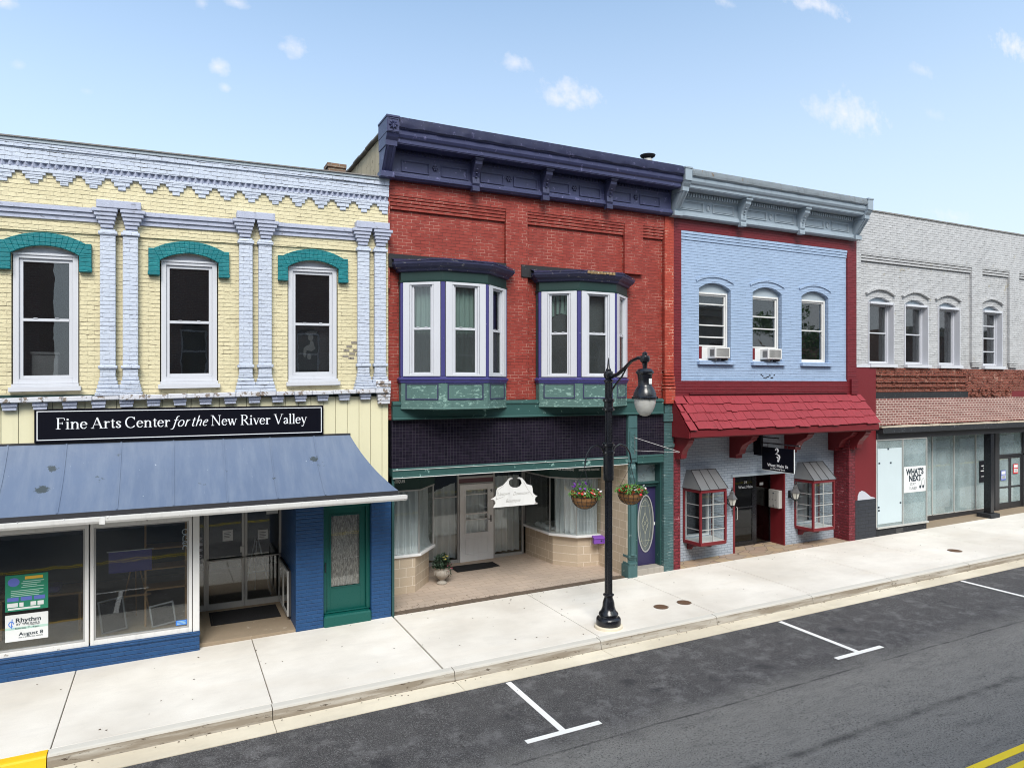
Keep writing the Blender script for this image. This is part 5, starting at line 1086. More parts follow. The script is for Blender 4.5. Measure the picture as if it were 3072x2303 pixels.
# scalloped hanging sign
t = root('hanging_sign', 'white scalloped boutique sign with faint script hanging in the recessed entrance', 'sign', (7.1, .05, 2.1)); zy = .06
def sgx(px): return 6.60 + (px - 380) / (1930 - 380) * 1.20
def sgz(px, py): return 2.135 + (1330 - py - (px - 460) * (1330 - 1215) / (1930 - 460)) / 1000 * .72
out = [(455, 1330), (520, 1200), (500, 1110), (440, 1060), (375, 1065), (455, 1020), (540, 960), (560, 780), (600, 700), (780, 610), (900, 480), (960, 390), (1040, 355), (1100, 385), (1085, 410), (1040, 400), (970, 470), (965, 560), (1020, 640), (1100, 680), (1250, 680), (1350, 630), (1400, 540), (1370, 440), (1310, 385), (1270, 400), (1255, 370), (1300, 340), (1400, 360), (1500, 470), (1560, 560), (1740, 610), (1765, 700), (1775, 840), (1850, 920), (1935, 945), (1870, 990), (1845, 1070), (1870, 1150), (1935, 1175), (1925, 1215)]
b = NB(); prism(b, [(sgx(p[0]), sgz(*p)) for p in out], 'y', zy, zy + .02); b.normal_update(); bmesh.ops.triangulate(b, faces=[f for f in b.faces if len(f.verts) > 4], ngon_method='EAR_CLIP'); obj('board', b, M['white_worn'], t)
M['faded_ink'] = paint('faded_ink', (.28, .27, .25), .7, .3, scale=4)
for tx, px, py, w_ in (('Uptown', 600, 950, .30), ('Downtown', 1110, 930, .42), ('Boutique', 860, 1165, .38)): bmt = place(text_bm(tx, .085, w_, .45, -.012, .002), (sgx(px), zy - .0002, sgz(px, py)), *FX); obj('lettering', bmt, M['faded_ink'], t)
b = NB()
for px in (640, 1700): tube(b, [(sgx(px), zy + .01, sgz(px, 700 if px < 1000 else 620)), (sgx(px), zy + .01, 2.97)], .003, 4)
obj('chains', b, M['grille'], t); b = NB(); tube(b, [(sgx(p[0]), zy - .002, sgz(*p)) for p in ((1460, 480), (1530, 620), (1600, 740), (1720, 880), (1760, 960))], .003, 4); tube(b, [(sgx(p[0]), zy - .002, sgz(*p)) for p in ((545, 1060), (700, 1010), (820, 960))], .003, 4); tube(b, [(sgx(p[0]), zy - .002, sgz(*p)) for p in ((780, 630), (600, 760), (570, 950), (520, 1200))], .003, 4); obj('painted_scroll', b, M['faded_ink'], t)
# ================================================================== 3  BLUE BUILDING
UB = root('blue_brick_building', 'light blue and dark red painted brick building with grey cornice and red shingle pent roof', 'building', (15.5, 0, 0))
B0, B1 = 11.792, 18.80
WB = [13.245, 15.165, 17.075]
holes = [(c - .56, c + .56, 5.585, 7.70, .17) for c in WB]
obj('wall', wall(NB(), 12.05, 18.40, 5.06, 8.775, .05, .38, holes), M['blue_paint'], UB)
b = NB(); box(b, B0, 12.05, 0, .38, 5.06, 9.9); box(b, 18.40, B1, 0, .38, 5.06, 9.9); box(b, 12.05, 18.40, .0, .38, 9.005, 9.9); box(b, B0, B1, 0, .38, 4.42, 5.055)
box(b, 12.30, 18.36, -.05, -.001, 4.70, 4.73); box(b, 18.50, 18.79, -.07, -.001, 4.66, 5.12)
obj('border_wall', b, M['maroon_brick'], UB)
b = NB()
for k in range(3): box(b, 12.05, 18.40, .004 + .014 * k, .38, 8.93 - .077 * k, 9.004 - .077 * k)
box(b, 12.0, 18.42, .03, .0499, 5.04, 5.09)
obj('corbelled_courses', b, M['blue_paint'], UB, bev=.004)
for i, c in enumerate(WB):
    b = NB(); A = arcpts(c - .67, c + .67, 7.76, .155); A2 = arcpts(c - .65, c + .65, 7.70, .15)
    for n_ in range(len(A) - 1): prism(b, [A[n_], A[n_ + 1], A2[n_ + 1], A2[n_]], 'y', .022, .0499)
    obj('hood_mould', b, M['blue_paint'], UB)
    b = NB(); I = arcpts(c - .558, c + .558, 7.53, .165); prism(b, [(c - .558, 7.44)] + I + [(c + .558, 7.44)], 'y', .17, .22); hp = obj('arch_panel', b, M['slate_pale'], UB)
    rails = ([7.13, 6.56, 6.24], [6.87, 6.53], [6.54])[i]; ac = i < 2
    W = sash_window(UB, c - .53, c + .53, 5.60, 7.445, .15, M['white_worn'], M['glass'], .05, .04, rails, rw=.035)
    if ac: b = NB(); box(b, c - .45, c + .45, .17, .24, 5.985, 6.02); obj('sash_rail', b, M['white_worn'], W)
    b = NB(); box(b, c - .62, c + .64, -.05, .15, 5.49, 5.575); box(b, c - .55, c + .55, .02, .20, 5.576, 5.60); obj('sill', b, M['blue_paint'], W, bev=.006)
    if ac:
        t = root('air_conditioner', ['white window air conditioner in the leftmost window of the blue wall', 'white window air conditioner in the middle window of the blue wall'][i], 'air conditioner', (c, -.05, 5.62), 'air conditioners in the blue wall windows')
        obj('side_panel', bx(c - .46, c - .37, .155, .169, 5.64, 5.98), M['maroon'], t); obj('accordion_panel', bx(c - .368, c + .46, .15, .169, 5.645, 5.975), M['plastic_white'], t); x0 = c - .02
        b = NB(); box(b, x0 - .16, x0 + .36, -.16, .30, 5.66, 5.955); obj('casing', b, M['plastic_white'], t, bev=.01)
        b = NB(); ring_xz(b, x0 - .145, x0 + .345, 5.675, 5.94, .02, -.168, -.1605); obj('face_frame', b, M['plastic_white'], t)
        b = NB()
        for k in range(13): box(b, x0 - .118 + .034 * k, x0 - .100 + .034 * k, -.166, -.1605, 5.70, 5.915)
        obj('grille', b, M['grille'], t); b = NB()
        for k in range(5): box(b, x0 - .167, x0 - .1605, -.12 + .035 * k, -.100 + .035 * k, 5.72, 5.90)
        obj('side_louvres', b, M['grille'], t); b = NB(); b.free(); obj('bracket', bx(x0 - .12, x0 - .08, -.13, .1, 5.60, 5.657), M['grille'], t); obj('bracket', bx(x0 + .28, x0 + .32, -.13, .1, 5.60, 5.657), M['grille'], t)
b = NB(); rr = random.Random(8)
for k in range(10): x = 14.9 + .055 * k + rr.random() * .02; z = 5.10 + rr.random() * .12; box(b, x, x + .05, .045, .0495, z, z + .03)
obj('chipped_bricks', b, M['soot'], UB)
# cornice
b = NB(); pr = [(0, 10.47), (-.60, 10.425), (-.60, 10.40), (-.625, 10.27), (-.60, 10.235), (-.575, 10.23), (-.59, 10.19), (-.585, 10.13), (-.555, 10.08), (-.515, 10.06), (-.51, 9.985), (-.495, 9.98), (-.495, 9.965), (-.20, 9.965), (-.20, 9.935), (-.16, 9.93), (-.16, 9.835), (-.13, 9.82), (-.115, 9.80), (-.115, 9.48), (-.15, 9.46), (-.16, 9.42), (-.18, 9.41), (-.19, 9.345), (-.16, 9.32), (-.14, 9.307), (0, 9.307)]
prism(b, pr, 'x', 11.85, 18.48); CG = obj('cornice', b, M['slate_cornice'], UB, bev=.003)
b = NB(); rr = random.Random(21); nx = 80; rows = []
for j, (y, z) in enumerate([(-.606, 10.43), (-.632, 10.36), (-.640, 10.30), (-.636, 10.255)]): rows.append([b.verts.new((11.88 + 6.72 * i / nx, y - .004 - (.008 * sin(i * .8) * sin(i * .31 + j) + rr.random() * .004) * (j > 0), z + (.004 * sin(i * .7 + j)) * (j > 0))) for i in range(nx + 1)])
for a, c in zip(rows, rows[1:]):
    for i in range(nx): b.faces.new((a[i], a[i + 1], c[i + 1], c[i]))
bmesh.ops.solidify(b, geom=b.faces[:], thickness=.004); obj('metal_front', b, M['slate_rust'], CG, smooth=True)
b = NB()
for (a, c) in ((11.99, 13.87), (14.13, 16.10), (16.36, 18.42)):
    n_ = int((c - a) / .088)
    for k in range(n_): box(b, a + .088 * k, a + .088 * k + .044, -.235, -.1605, 9.842, 9.93)
pieces('dentil', b, M['slate_pale'], CG)
for x in (13.99, 16.225): obj('bracket', scroll_bracket(.095, x, 9.965, 9.245, .46), M['slate_cornice'], CG, bev=.004)
for md in (12.85, 15.11, 17.39):
    for s in (-1, 1):
        x0, x1 = (md - .96, md - .16) if s < 0 else (md + .16, md + .90); b = NB(); ring_xz(b, x0, x1, 9.515, 9.76, .022, -.136, -.1155); ring_xz(b, x0 + .04, x1 - .04, 9.555, 9.72, .012, -.128, -.1155); obj('frieze_panel', b, M['slate_pale'], CG, bev=.003)
    b = NB(); oval_ring(b, md, 9.64, .055, .075, .016, -.134, -.1155, 20); prism(b, [(md + .04 * cos(k * .5236), 9.64 + .06 * sin(k * .5236)) for k in range(12)], 'y', -.128, -.1155); obj('medallion', b, M['slate_pale'], CG)
end_console(11.64, 11.86, M['slate_cornice'], CG, rosette=False); end_console(18.46, 18.68, M['slate_cornice'], CG, rosette=False)
shell(UB, B0, B1, 10.2, roofz=9.6); obj('upper_floor', bx(12.1, 18.5, .4, 8.7, 4.9, 5.3), M['room'], UB); obj('partition', bx(12.1, 18.5, 3.6, 3.7, 5.3, 9.2), M['room'], UB)
obj('side_wall', bx(11.80, 12.0, .385, 6, -.3, 4.4), M['room'], UB)
# lower wall recessed
LY = .55; b = NB(); wall(b, 12.03, 18.47, -.2, 4.6, LY, LY + .3, [(12.65, 13.51, .78, 2.12), (14.36, 16.39, -.2, 2.33), (16.87, 17.73, .78, 2.12)]); obj('lower_wall', b, M['low_blue'], UB)
obj('lintel_ledge', bx(14.30, 16.45, LY - .05, LY - .001, 2.33, 2.40), M['slate_pale'], UB, bev=.004); obj('sign_patch', bx(14.28, 15.14, LY - .018, LY - .001, 2.86, 3.02), M['low_blue'], UB)
obj('brick_pillar', bx(B0, 12.03, .0, .54, -.2, 3.60), M['maroon_rough'], UB, bev=.012); obj('brick_pillar', bx(18.475, 18.755, .0, LY + .3, -.2, 3.60), M['maroon_rough'], UB, bev=.012)
b = NB(); box(b, 18.757, 19.70, .012, .3, 1.42, 5.48); obj('side_panel', b, M['maroon'], UB); obj('side_panel_base', bx(18.757, 19.70, .004, .3, -.2, 1.418), M['soot_brick'], UB); obj('panel_cap', bx(18.80, 19.69, -.01, .3, 5.482, 5.56), M['window_white'], UB)
b = NB(); prism(b, [(18.86, 1.40), (18.87, 1.55), (18.93, 1.66), (19.05, 1.70), (19.18, 1.665), (19.32, 1.58), (19.46, 1.49), (19.60, 1.46), (19.67, 1.44), (19.60, 1.41), (19.2, 1.405)], 'y', .007, .0115); b.normal_update(); bmesh.ops.triangulate(b, faces=[f for f in b.faces if len(f.verts) > 4]); obj('bare_patch', b, M['white_grey'], UB)
# pent roof of separate shingles
PR = NB(); prism(PR, [(-.005, 4.625), (-.69, 3.775), (-.69, 3.62), (-.66, 3.62), (-.64, 3.75), (-.0, 4.50)], 'x', 11.78, 18.90); box(PR, 11.78, 18.90, -.66, LY, 3.595, 3.635)
PN = obj('pent_roof', PR, M['maroon'], UB, bev=.004); obj('roof_cheek', (lambda b: (prism(b, [(-.004, 4.60), (-.68, 3.76), (-.68, 3.60), (-.004, 3.60)], 'x', 11.735, 11.779), b)[1])(NB()), M['maroon'], PN)
sl_ = Vector((0, -.70, -.86)).normalized(); nr_ = Vector((0, -.86, .70)).normalized(); rr = random.Random(17); b = NB(); Ls = 1.11
for row in range(4):
    x = 11.74 - rr.random() * .1
    while x < 18.93:
        w2 = rr.choice((.14, .17, .2, .24, .28, .33, .4)); xe = min(x + w2 - .008, 18.95); x = max(x, 11.73)
        if xe - x < .04: break
        s0 = row * .275 - (.06 if row else 0); s1 = (row + 1) * .275 + rr.random() * .055 - .02; s1 = min(s1, Ls + .02); d1 = .034 + rr.random() * .012
        P0 = Vector((0, -.0, 4.645)) + sl_ * s0 + nr_ * .004; P1 = Vector((0, -.0, 4.645)) + sl_ * s1 + nr_ * (d1 - .004)
        q = [b.verts.new((xx, p.y, p.z)) for p in (P0, P1) for xx in (x, xe)]; q2 = [b.verts.new((xx, (p + nr_ * .014).y, (p + nr_ * .014).z)) for p in (P0, P1) for xx in (x, xe)]
        for f in ((0, 1, 3, 2), (4, 6, 7, 5), (0, 4, 5, 1), (2, 3, 7, 6), (0, 2, 6, 4), (1, 5, 7, 3)):
            vs = q + q2; b.faces.new([vs[i] for i in f])
        x += w2
obj('shingles', b, M['shingle'], PN)
def console(x0, x1, y0, ytip, zb, m='maroon'):
    b = NB(); L = y0 - ytip; prism(b, [(y0, 3.594), (ytip, 3.594), (ytip, 3.52), (ytip + .04, 3.50), (ytip + .06, 3.44), (ytip + .02 + L * .22, 3.36), (ytip + L * .42, 3.28), (ytip + L * .52, 3.16), (ytip + L * .56, 3.04), (ytip + L * .70, zb + .10), (ytip + L * .70, zb), (y0, zb)], 'x', x0, x1); return obj('console', b, M[m], UB, bev=.006)
console(14.22, 14.45, LY - .001, -.33, 2.89); console(16.36, 16.60, LY - .001, -.33, 2.96); console(11.84, 12.02, -.001, -.55, 3.02); console(18.50, 18.73, -.001, -.55, 3.0); console(18.22, 18.46, LY - .001, -.33, 2.94)
# oriel shop windows
def oriel(x0, lab):
    zb, zt = .70, 2.13; P = [(x0, LY), (x0 + .07, -.07), (x0 + .93, -.07), (x0 + 1.0, LY)]
    def off(d): return [(P[0][0] - d, LY - .001), (P[1][0] - d * .8, P[1][1] - d), (P[2][0] + d * .8, P[2][1] - d), (P[3][0] + d, LY - .001)]
    b = NB(); planrings(b, [(off(-.03), zb - .06), (off(.02), zb - .03), (off(.02), zb + .045)]); O = obj('oriel_window', b, M['maroon'], UB, bev=.004)
    b = NB(); planrings(b, [(off(.02), zt - .06), (off(.02), zt + .02)]); obj('head_rail', b, M['maroon'], O)
    b = NB(); planrings(b, [(off(-.02), zb + .046), (off(-.02), zb + .055)]); obj('display_floor', b, M['plastic_white'], O)
    b = NB()
    for p in P[1:3]: box(b, p[0] - .028, p[0] + .028, p[1] - .012, p[1] + .044, zb + .045, zt - .06)
    for p in (P[0], P[3]): box(b, p[0] - .028, p[0] + .028, LY - .04, LY - .002, zb + .045, zt - .06)
    obj('post', b, M['maroon'], O)
    rails = [zb + .045 + (zt - .105 - zb) * k / 4 for k in (1, 2, 3)]
    for k, (p, q) in enumerate(zip(P, P[1:])):
        L = sqrt((q[0] - p[0]) ** 2 + (q[1] - p[1]) ** 2); FM = frameM(p, q); obj('pane', bx(.02, L - .02, .02, .025, zb + .046, zt - .06), M['glass'], O, M=FM)
        b = NB()
        for r in rails: box(b, .02, L - .02, .008, .034, r - .009, r + .009)
        if k == 1:
            for q_ in (.5,): box(b, L * q_ - .009, L * q_ + .009, .009, .033, zb + .046, zt - .06)
        obj('glazing_bars', b, M['frame_grey'] if k != 1 else M['door_alu'], O, M=FM)
    b = NB(); e = off(.05); R = [(x0 + .10, .36), (x0 + .95, .36)]; zr = 2.63
    vs = [b.verts.new((p[0], p[1], zt + .025)) for p in e]; vt = [b.verts.new((p[0], p[1], zr)) for p in R]
    b.faces.new((vs[0], vs[1], vt[0])); b.faces.new((vs[1], vs[2], vt[1], vt[0])); vw = [b.verts.new((R[0][0], LY - .001, zr)), b.verts.new((R[1][0], LY - .001, zr))]; b.faces.new((vs[2], vs[3], vt[1])); b.faces.new((vt[0], vt[1], vw[1], vw[0])); b.faces.new((vs[0], vt[0], vw[0])); b.faces.new((vs[3], vw[1], vt[1])); b.faces.new((vs[0], vw[0], vw[1], vs[3])); b.faces.new(vs[::-1])
    RF = obj('metal_roof', b, M['zinc'], O); b = NB()
    def seam(a, c): tube(b, [Vector(a) + Vector((0, -.006, .006)), Vector(c) + Vector((0, -.006, .006))], .009, 5)
    seam((e[1][0], e[1][1], zt + .025), (R[0][0], R[0][1], zr)); seam((e[2][0], e[2][1], zt + .025), (R[1][0], R[1][1], zr)); seam((R[0][0], R[0][1], zr), (R[1][0], R[0][1], zr))
    for f in (.33, .66): seam((e[1][0] + (e[2][0] - e[1][0]) * f, e[1][1], zt + .025), (R[0][0] + (R[1][0] - R[0][0]) * f, R[0][1], zr))
    obj('roof_seams', b, M['gutter_black'], RF)
    for xx in (x0 + .12, x0 + .80): b = NB(); prism(b, [(LY - .001, zb - .061), (.10, zb - .061), (.22, zb - .10), (.36, zb - .13), (.42, zb - .22), (LY - .001, zb - .24)], 'x', xx, xx + .07); obj('support', b, M['maroon'], O)
    b = NB(); ring_xz(b, x0 + .08, x0 + .92, zb + .06, zt - .01, .05, LY + .02, LY + .1); obj('inner_frame', b, M['door_white'], O)
    return O
oriel(12.58, ''); oriel(16.80, '')
t = root('shelf_unit', 'white shelf unit seen through the oriel window beside the right pillar', 'shelf', (17.3, 1.2, .7)); obj('side', bx(16.95, 17.0, .95, 1.3, .6, 2.1), M['door_white'], t); obj('side', bx(17.75, 17.8, .95, 1.3, .6, 2.1), M['door_white'], t)
for z in (.7, 1.1, 1.5, 1.9): obj('shelf', bx(17.0, 17.75, .95, 1.3, z, z + .03), M['door_white'], t)
# entrance
EY = 1.07; obj('recess_cheek', bx(16.356, 16.389, LY + .061, EY + .3, .0, 2.329), M['maroon'], UB); obj('recess_cheek', bx(14.361, 14.394, LY + .061, EY + .3, .0, 2.329), M['maroon'], UB)
b = NB(); box(b, 14.36, 14.43, LY - .012, LY + .06, .1, 2.329); box(b, 16.345, 16.40, LY - .012, LY + .06, .1, 2.329); obj('door_casing', b, M['maroon'], UB, bev=.004); obj('recess_ceiling', bx(14.36, 16.39, LY + .06, 1.5, 2.34, 2.38), M['maroon'], UB)
b = NB(); ring_xz(b, 14.37, 15.68, .19, 2.32, .055, EY, EY + .05, .12, .11); box(b, 15.685, 15.74, EY - .01, EY + .06, .18, 2.33); ring_xz(b, 15.745, 16.385, .19, 2.32, .045, EY, EY + .05); box(b, 14.43, 15.62, EY - .0, EY + .05, 1.30, 1.335)
GD = obj('glass_door', b, M['black_metal'], UB, bev=.003); obj('pane', bx(14.42, 15.63, EY + .02, EY + .026, .3, 2.22), M['glass_dim'], GD); obj('pane', bx(15.79, 16.34, EY + .02, EY + .026, .23, 2.28), M['glass_dim'], GD)
obj('handle', tube(NB(), [(14.98, EY - .01, .98), (14.98, EY - .05, .99), (14.98, EY - .05, 1.34), (14.98, EY - .01, 1.35)], .014, 7), M['door_alu'], GD, smooth=True)
label_text(GD, '29', 15.28, EY - .0005, 2.02, .075, M['letter_white'], .12, 0, .01); label_text(GD, 'West Main', 15.06, EY - .0005, 1.88, .085, M['letter_white'], .56, 0, .01); obj('notice', bx(15.93, 16.07, EY + .012, EY + .0195, 1.93, 2.01), M['paper'], GD)
tag(obj('flagstone_apron', bx(12.04, 18.47, .0, 3.0, -.4, .006), M['flagstone'], g=1), 'tan flagstones between the blue shopfront and the sidewalk', None, kind='structure')
obj('shop_wall', bx(12.1, 18.4, 3.2, 3.3, .0, 4.5), M['room'], UB); obj('shop_ceiling', bx(12.1, 18.4, LY + .3, 3.3, 3.0, 3.1), M['room'], UB)
# wall mailboxes
t = root('wall_mailbox', 'grey metal mailbox cluster with three doors on the red cheek beside the glass door', 'mailbox', (16.3, .8, 1.26)); y0, y1, z0, z1 = .62, 1.02, 1.27, 1.80
obj('cabinet', bx(16.22, 16.355, y0, y1, z0, z1), M['door_alu'], t, bev=.006); b = NB()
for k in range(3): a = y0 + .03 + .115 * k; obj('mail_door', bx(16.208, 16.2195, a, a + .108, z0 + .035, z1 - .05), M['door_alu'], t, bev=.002); box(b, 16.200, 16.2075, a + .085, a + .10, 1.50, 1.53)
box(b, 16.200, 16.2075, y0 + .17, y0 + .22, 1.70, 1.72); box(b, 16.200, 16.2075, y0 + .17, y0 + .22, 1.33, 1.35); obj('locks', b, M['ink'], t)
# projecting sign
t = root('projecting_sign', 'black projecting sign with a white figure and the words West Main St', 'sign', (15.18, .1, 2.55)); SXP = 15.18
obj('board', bx(SXP - .012, SXP + .012, -.88, .25, 2.545, 3.19), M['sign_black'], t, bev=.003); b = NB(); obj('edge_strip', bx(SXP - .013, SXP + .013, -.892, -.881, 2.54, 3.19), M['paper'], t); obj('edge_strip', bx(SXP - .013, SXP + .013, -.88, .25, 2.533, 2.5445), M['paper'], t)
b = NB(); box(b, SXP - .045, SXP + .045, .27, LY - .001, 2.93, 3.56); obj('wall_plate', b, M['sign_black'], t)
obj('arm', tube(NB(), [(SXP, .27, 3.30), (SXP, -1.02, 3.30)], .018, 8), M['black_metal'], t, smooth=True); obj('arm', tube(NB(), [(SXP, .27, 3.46), (SXP, -.35, 3.46)], .018, 8), M['black_metal'], t, smooth=True)
b = NB(); lathe(b, [(.004, -.05), (.03, -.02), (.03, .02), (.004, .05)], (SXP, -1.04, 3.30), 10, 0, 'y'); obj('finial', b, M['black_metal'], t, smooth=True)
b = NB()
for yy in (.05, -.65): tube(b, [(SXP, yy, 3.19), (SXP, yy, 3.30)], .006, 5)
obj('hooks', b, M['black_metal'], t)
SA = ((0, -1, 0), (0, 0, 1), (-1, 0, 0))
for body, yy, zz, h, w_ in (('West Main St', .056, 2.655, .088, .74), ('Co-Working Space', -.05, 2.585, .042, .53)): bmt = place(text_bm(body, h, w_, 0, .012, .002), (SXP - .0122, yy, zz), *SA); obj('lettering', bmt, M['letter_white'], t)
b = NB(); yc, zc = -.31, 3.0
def rib2(pts, r=.008): tube(b, [(SXP - .014, yc - p[0] * 1.25, zc + p[1] * 1.25 + .01) for p in pts], r, 5)
for o_ in (0, .022):
    k = 1 - o_ * 9
    rib2(ar(-.015, .085, .043 - o_ * .8, .05 - o_ * .8, 180, -40, 12) + [(-.06 + o_, -.0 + o_ * .3), (.02, -.005 + o_ * .2)] )
    rib2([(-.01, -.0 + o_ * .5)] + ar(.03, -.055, .045 - o_ * .8, .05 - o_ * .8, 90, -20, 10) + [(.035 - o_ * .5, -.16), (.0 + o_ * .3, -.16), (.02 + o_ * .2, -.09)]); rib2(ar(.025, -.05, .04 - o_, .035 - o_, 180, 300, 8))
obj('figure_logo', b, M['letter_white'], t)
# lanterns
def lantern(x, lb):
    t = root('wall_lantern', lb, 'wall lantern', (x, .33, 1.3), 'carriage lanterns beside the glass door'); yc = .31
    obj('wall_plate', bx(x - .05, x + .05, LY - .03, LY - .001, 1.58, 1.80), M['black_metal'], t, bev=.01)
    obj('arm', tube(NB(), [(x, LY - .03, 1.66), (x, .44, 1.58), (x, .36, 1.545), (x, yc, 1.555), (x, yc, 1.60)], .013, 8), M['black_metal'], t, smooth=True)
    b = NB(); lathe(b, [(.006, 1.28), (.012, 1.33), (.02, 1.45), (.008, 1.47), (.02, 1.5), (.05, 1.55), (.075, 1.575), (.075, 1.59)], (x, yc, 0), 6); obj('base', b, M['black_metal'], t)
    b = NB(); lathe(b, [(.07, 1.59), (.122, 1.765)], (x, yc, 0), 6); obj('glass_body', b, M['lantern_glass'], t); b = NB()
    for k in range(6): a = k * pi / 3; tube(b, [(x + .073 * cos(a), yc + .073 * sin(a), 1.59), (x + .126 * cos(a), yc + .126 * sin(a), 1.765)], .006, 5)
    obj('ribs', b, M['black_metal'], t); b = NB(); lathe(b, [(.145, 1.765), (.148, 1.78), (.10, 1.84), (.06, 1.92), (.075, 1.925), (.078, 1.945), (.045, 1.96), (.03, 2.0)], (x, yc, 0), 6); obj('cap', b, M['pewter'], t)
    b = NB(); lathe(b, [(.028, 2.0), (.034, 2.02), (.012, 2.04), (.02, 2.06), (.012, 2.08), (.003, 2.13)], (x, yc, 0), 10); obj('finial', b, M['black_metal'], t, smooth=True)
lantern(14.10, 'black wall lantern left of the glass door, beside the left oriel'); lantern(16.56, 'black wall lantern right of the mailboxes, beside the right oriel')
# ================================================================== 4  WHITE BUILDING
WH = root('white_brick_building', 'weathered white brick building with arched windows above stripped red brick and a glass storefront', 'building', (26, 0, 0))
C0, C1 = 18.802, 34.5
def PX(*a): return a
WW = [(19.43, 20.545), (21.163, 22.243), (22.868, 23.93), (25.295, 26.367), (28.1, 29.2), (29.9, 31.0), (31.6, 32.7)]
holes = [(a, c, 5.585, 7.685, .17) for a, c in WW]
b = wall(NB(), C0, C1, 5.475, 8.75, .09, .4, holes); box(b, C0, C1, .0, .4, 9.0, 10.30); box(b, C0, 19.01, 0, .0899, 5.57, 9.0); box(b, 24.60, 25.185, 0, .0899, 5.75, 9.0); box(b, 26.79, 27.38, 0, .0899, 5.75, 9.0); box(b, 33.6, 34.5, 0, .0899, 5.6, 9.0)
WL = obj('wall', b, M['white_brick'], WH)
b = NB()
for (a, c) in ((19.01, 24.60), (25.185, 26.79), (27.38, 33.6)):
    for k in range(3): box(b, a, c, .006 + .014 * k, .4, 8.925 - .085 * k + .010, 8.9995 - .085 * k)
for (a, c) in ((24.60, 25.185), (26.79, 27.38)):
    for k in range(3): box(b, a + .03 * k, c - .03 * k, .0 + .012 * k, .0899, 5.685 - .07 * k, 5.745 - .07 * k)
obj('corbelled_courses', b, M['white_brick'], WH, bev=.005)
b = NB(); rr = random.Random(6); x = C0
while x < C1: w2 = .3 + rr.random() * .3; box(b, x, min(x + w2, C1) - .01, -.03, .45, 10.301, 10.345 + rr.random() * .012); x += w2
obj('coping', b, M['coping'], WH, bev=.008)
for (a, c) in WW:
    cx = (a + c) / 2; b = NB(); A = arcpts(cx - .68, cx + .68, 7.80, .185); A2 = arcpts(cx - .66, cx + .66, 7.735, .175)
    for n_ in range(len(A) - 1): prism(b, [A[n_], A[n_ + 1], A2[n_ + 1], A2[n_]], 'y', .010, .0899)
    A3 = arcpts(cx - .54, cx + .54, 7.515, .17)
    obj('hood_mould', b, M['white_brick'], WH, bev=.004)
    b = NB(); I = arcpts(a + .002, c - .002, 7.51, .17); prism(b, [(a + .002, 7.50)] + I + [(c - .002, 7.50)], 'y', .20, .25); hp = obj('arch_panel', b, M['slate_pale'], WH)
    k = WW.index((a, c)); rails = ([6.57], [6.57], [], [7.0, 6.57, 6.10])[k if k < 4 else 1]
    W = sash_window(WH, a + .03, c - .01, 5.60, 7.49, .19, M['window_white'], M['glass'], .05, .03, rails, rw=.04)
    b = NB(); box(b, c - .028, c - .001, -.012, .19, 5.586, 7.52); box(b, a + .001, a + .028, .05, .19, 5.586, 7.52); box(b, a + .03, c - .03, .0, .19, 7.455, 7.525); box(b, a - .02, c + .12, -.045, .20, 5.49, 5.583); obj('casing', b, M['window_white'], W, bev=.004)
# stripped brick, soot strip, tan brick
b = NB(); box(b, 19.702, C1, .03, .4, 4.72, 5.474); box(b, 24.45, 27.0, .04, .4, 4.53, 4.719); rr = random.Random(12)
for k in range(330): x = 19.72 + rr.random() * 14.5; z = 4.74 + rr.random() * .7; w2 = .05 + rr.random() * .12; box(b, x, x + w2, .002 + rr.random() * .025, .0299, z, z + .05)
for k in range(60): x = 24.5 + rr.random() * 2.3; z = 4.55 + rr.random() * .25; box(b, x, x + .12, -.03 + rr.random() * .05, .0299, z, z + .06)
for zz in (5.22, 5.02, 4.86): box(b, 19.72, 24.3, -.015, .0299, zz, zz + .045)
obj('stripped_brickwork', b, M['raw_brick'], WH, bev=.01)
obj('soot_strip', bx(19.702, 24.449, .045, .4, 4.515, 4.7195), M['soot'], WH); obj('red_panel', bx(27.001, C1, .035, .4, 4.52, 4.7195), M['maroon'], WH)
obj('brick_band', bx(19.702, C1, .02, .4, 3.68, 4.5145), M['tan_brick'], WH)
b = NB(); rr = random.Random(14); x = 19.70
while x < C1: w2 = .15 + rr.random() * .25; box(b, x, min(x + w2, C1), -.20 - rr.random() * .02, .02, 3.612, 3.64 + rr.random() * .03); x += w2
obj('mortar_ledge', b, M['mortar_cap'], WH, bev=.008)
b = NB(); prism(b, [(-.215, 3.61), (-.215, 3.44), (.1, 3.44), (.1, 3.61)], 'x', 19.74, C1); obj('canopy_fascia', b, M['soot'], WH, bev=.006); obj('beam', bx(19.702, C1, -.02, .5, 3.245, 3.438), M['gutter_black'], WH)
# glazing at y 0
b = NB(); box(b, 19.702, 22.19, -.06, .04, .465, .52); box(b, 19.702, 22.19, .0, .05, 3.2, 3.244); box(b, 19.702, 19.735, .0, .05, .52, 3.2); box(b, 20.955, 20.985, -.01, .05, .52, 3.2); box(b, 22.15, 22.18, -.01, .05, .52, 3.2); box(b, 22.15, 22.18, .051, .70, .465, .52); box(b, 22.15, 22.18, .051, .7, 3.2, 3.244)
GF = obj('shopfront_frame', b, M['door_alu'], WH, bev=.003); obj('pane', bx(19.735, 22.15, .02, .026, .52, 3.2), M['glass_haze'], GF); obj('pane', bx(22.162, 22.168, .05, .70, .52, 3.2), M['glass_haze'], GF)
obj('plinth', bx(19.702, 22.15, .0, .1, -.1, .464), M['soot'], WH); obj('vent', (lambda b: [box(b, 20.62, 20.98, -.008, -.0005, .27 + .028 * k, .285 + .028 * k) for k in range(5)] and b)(NB()), M['grille'], WH); obj('side_plinth', bx(22.12, 22.15, .1, .7, -.1, .464), M['soot'], WH)
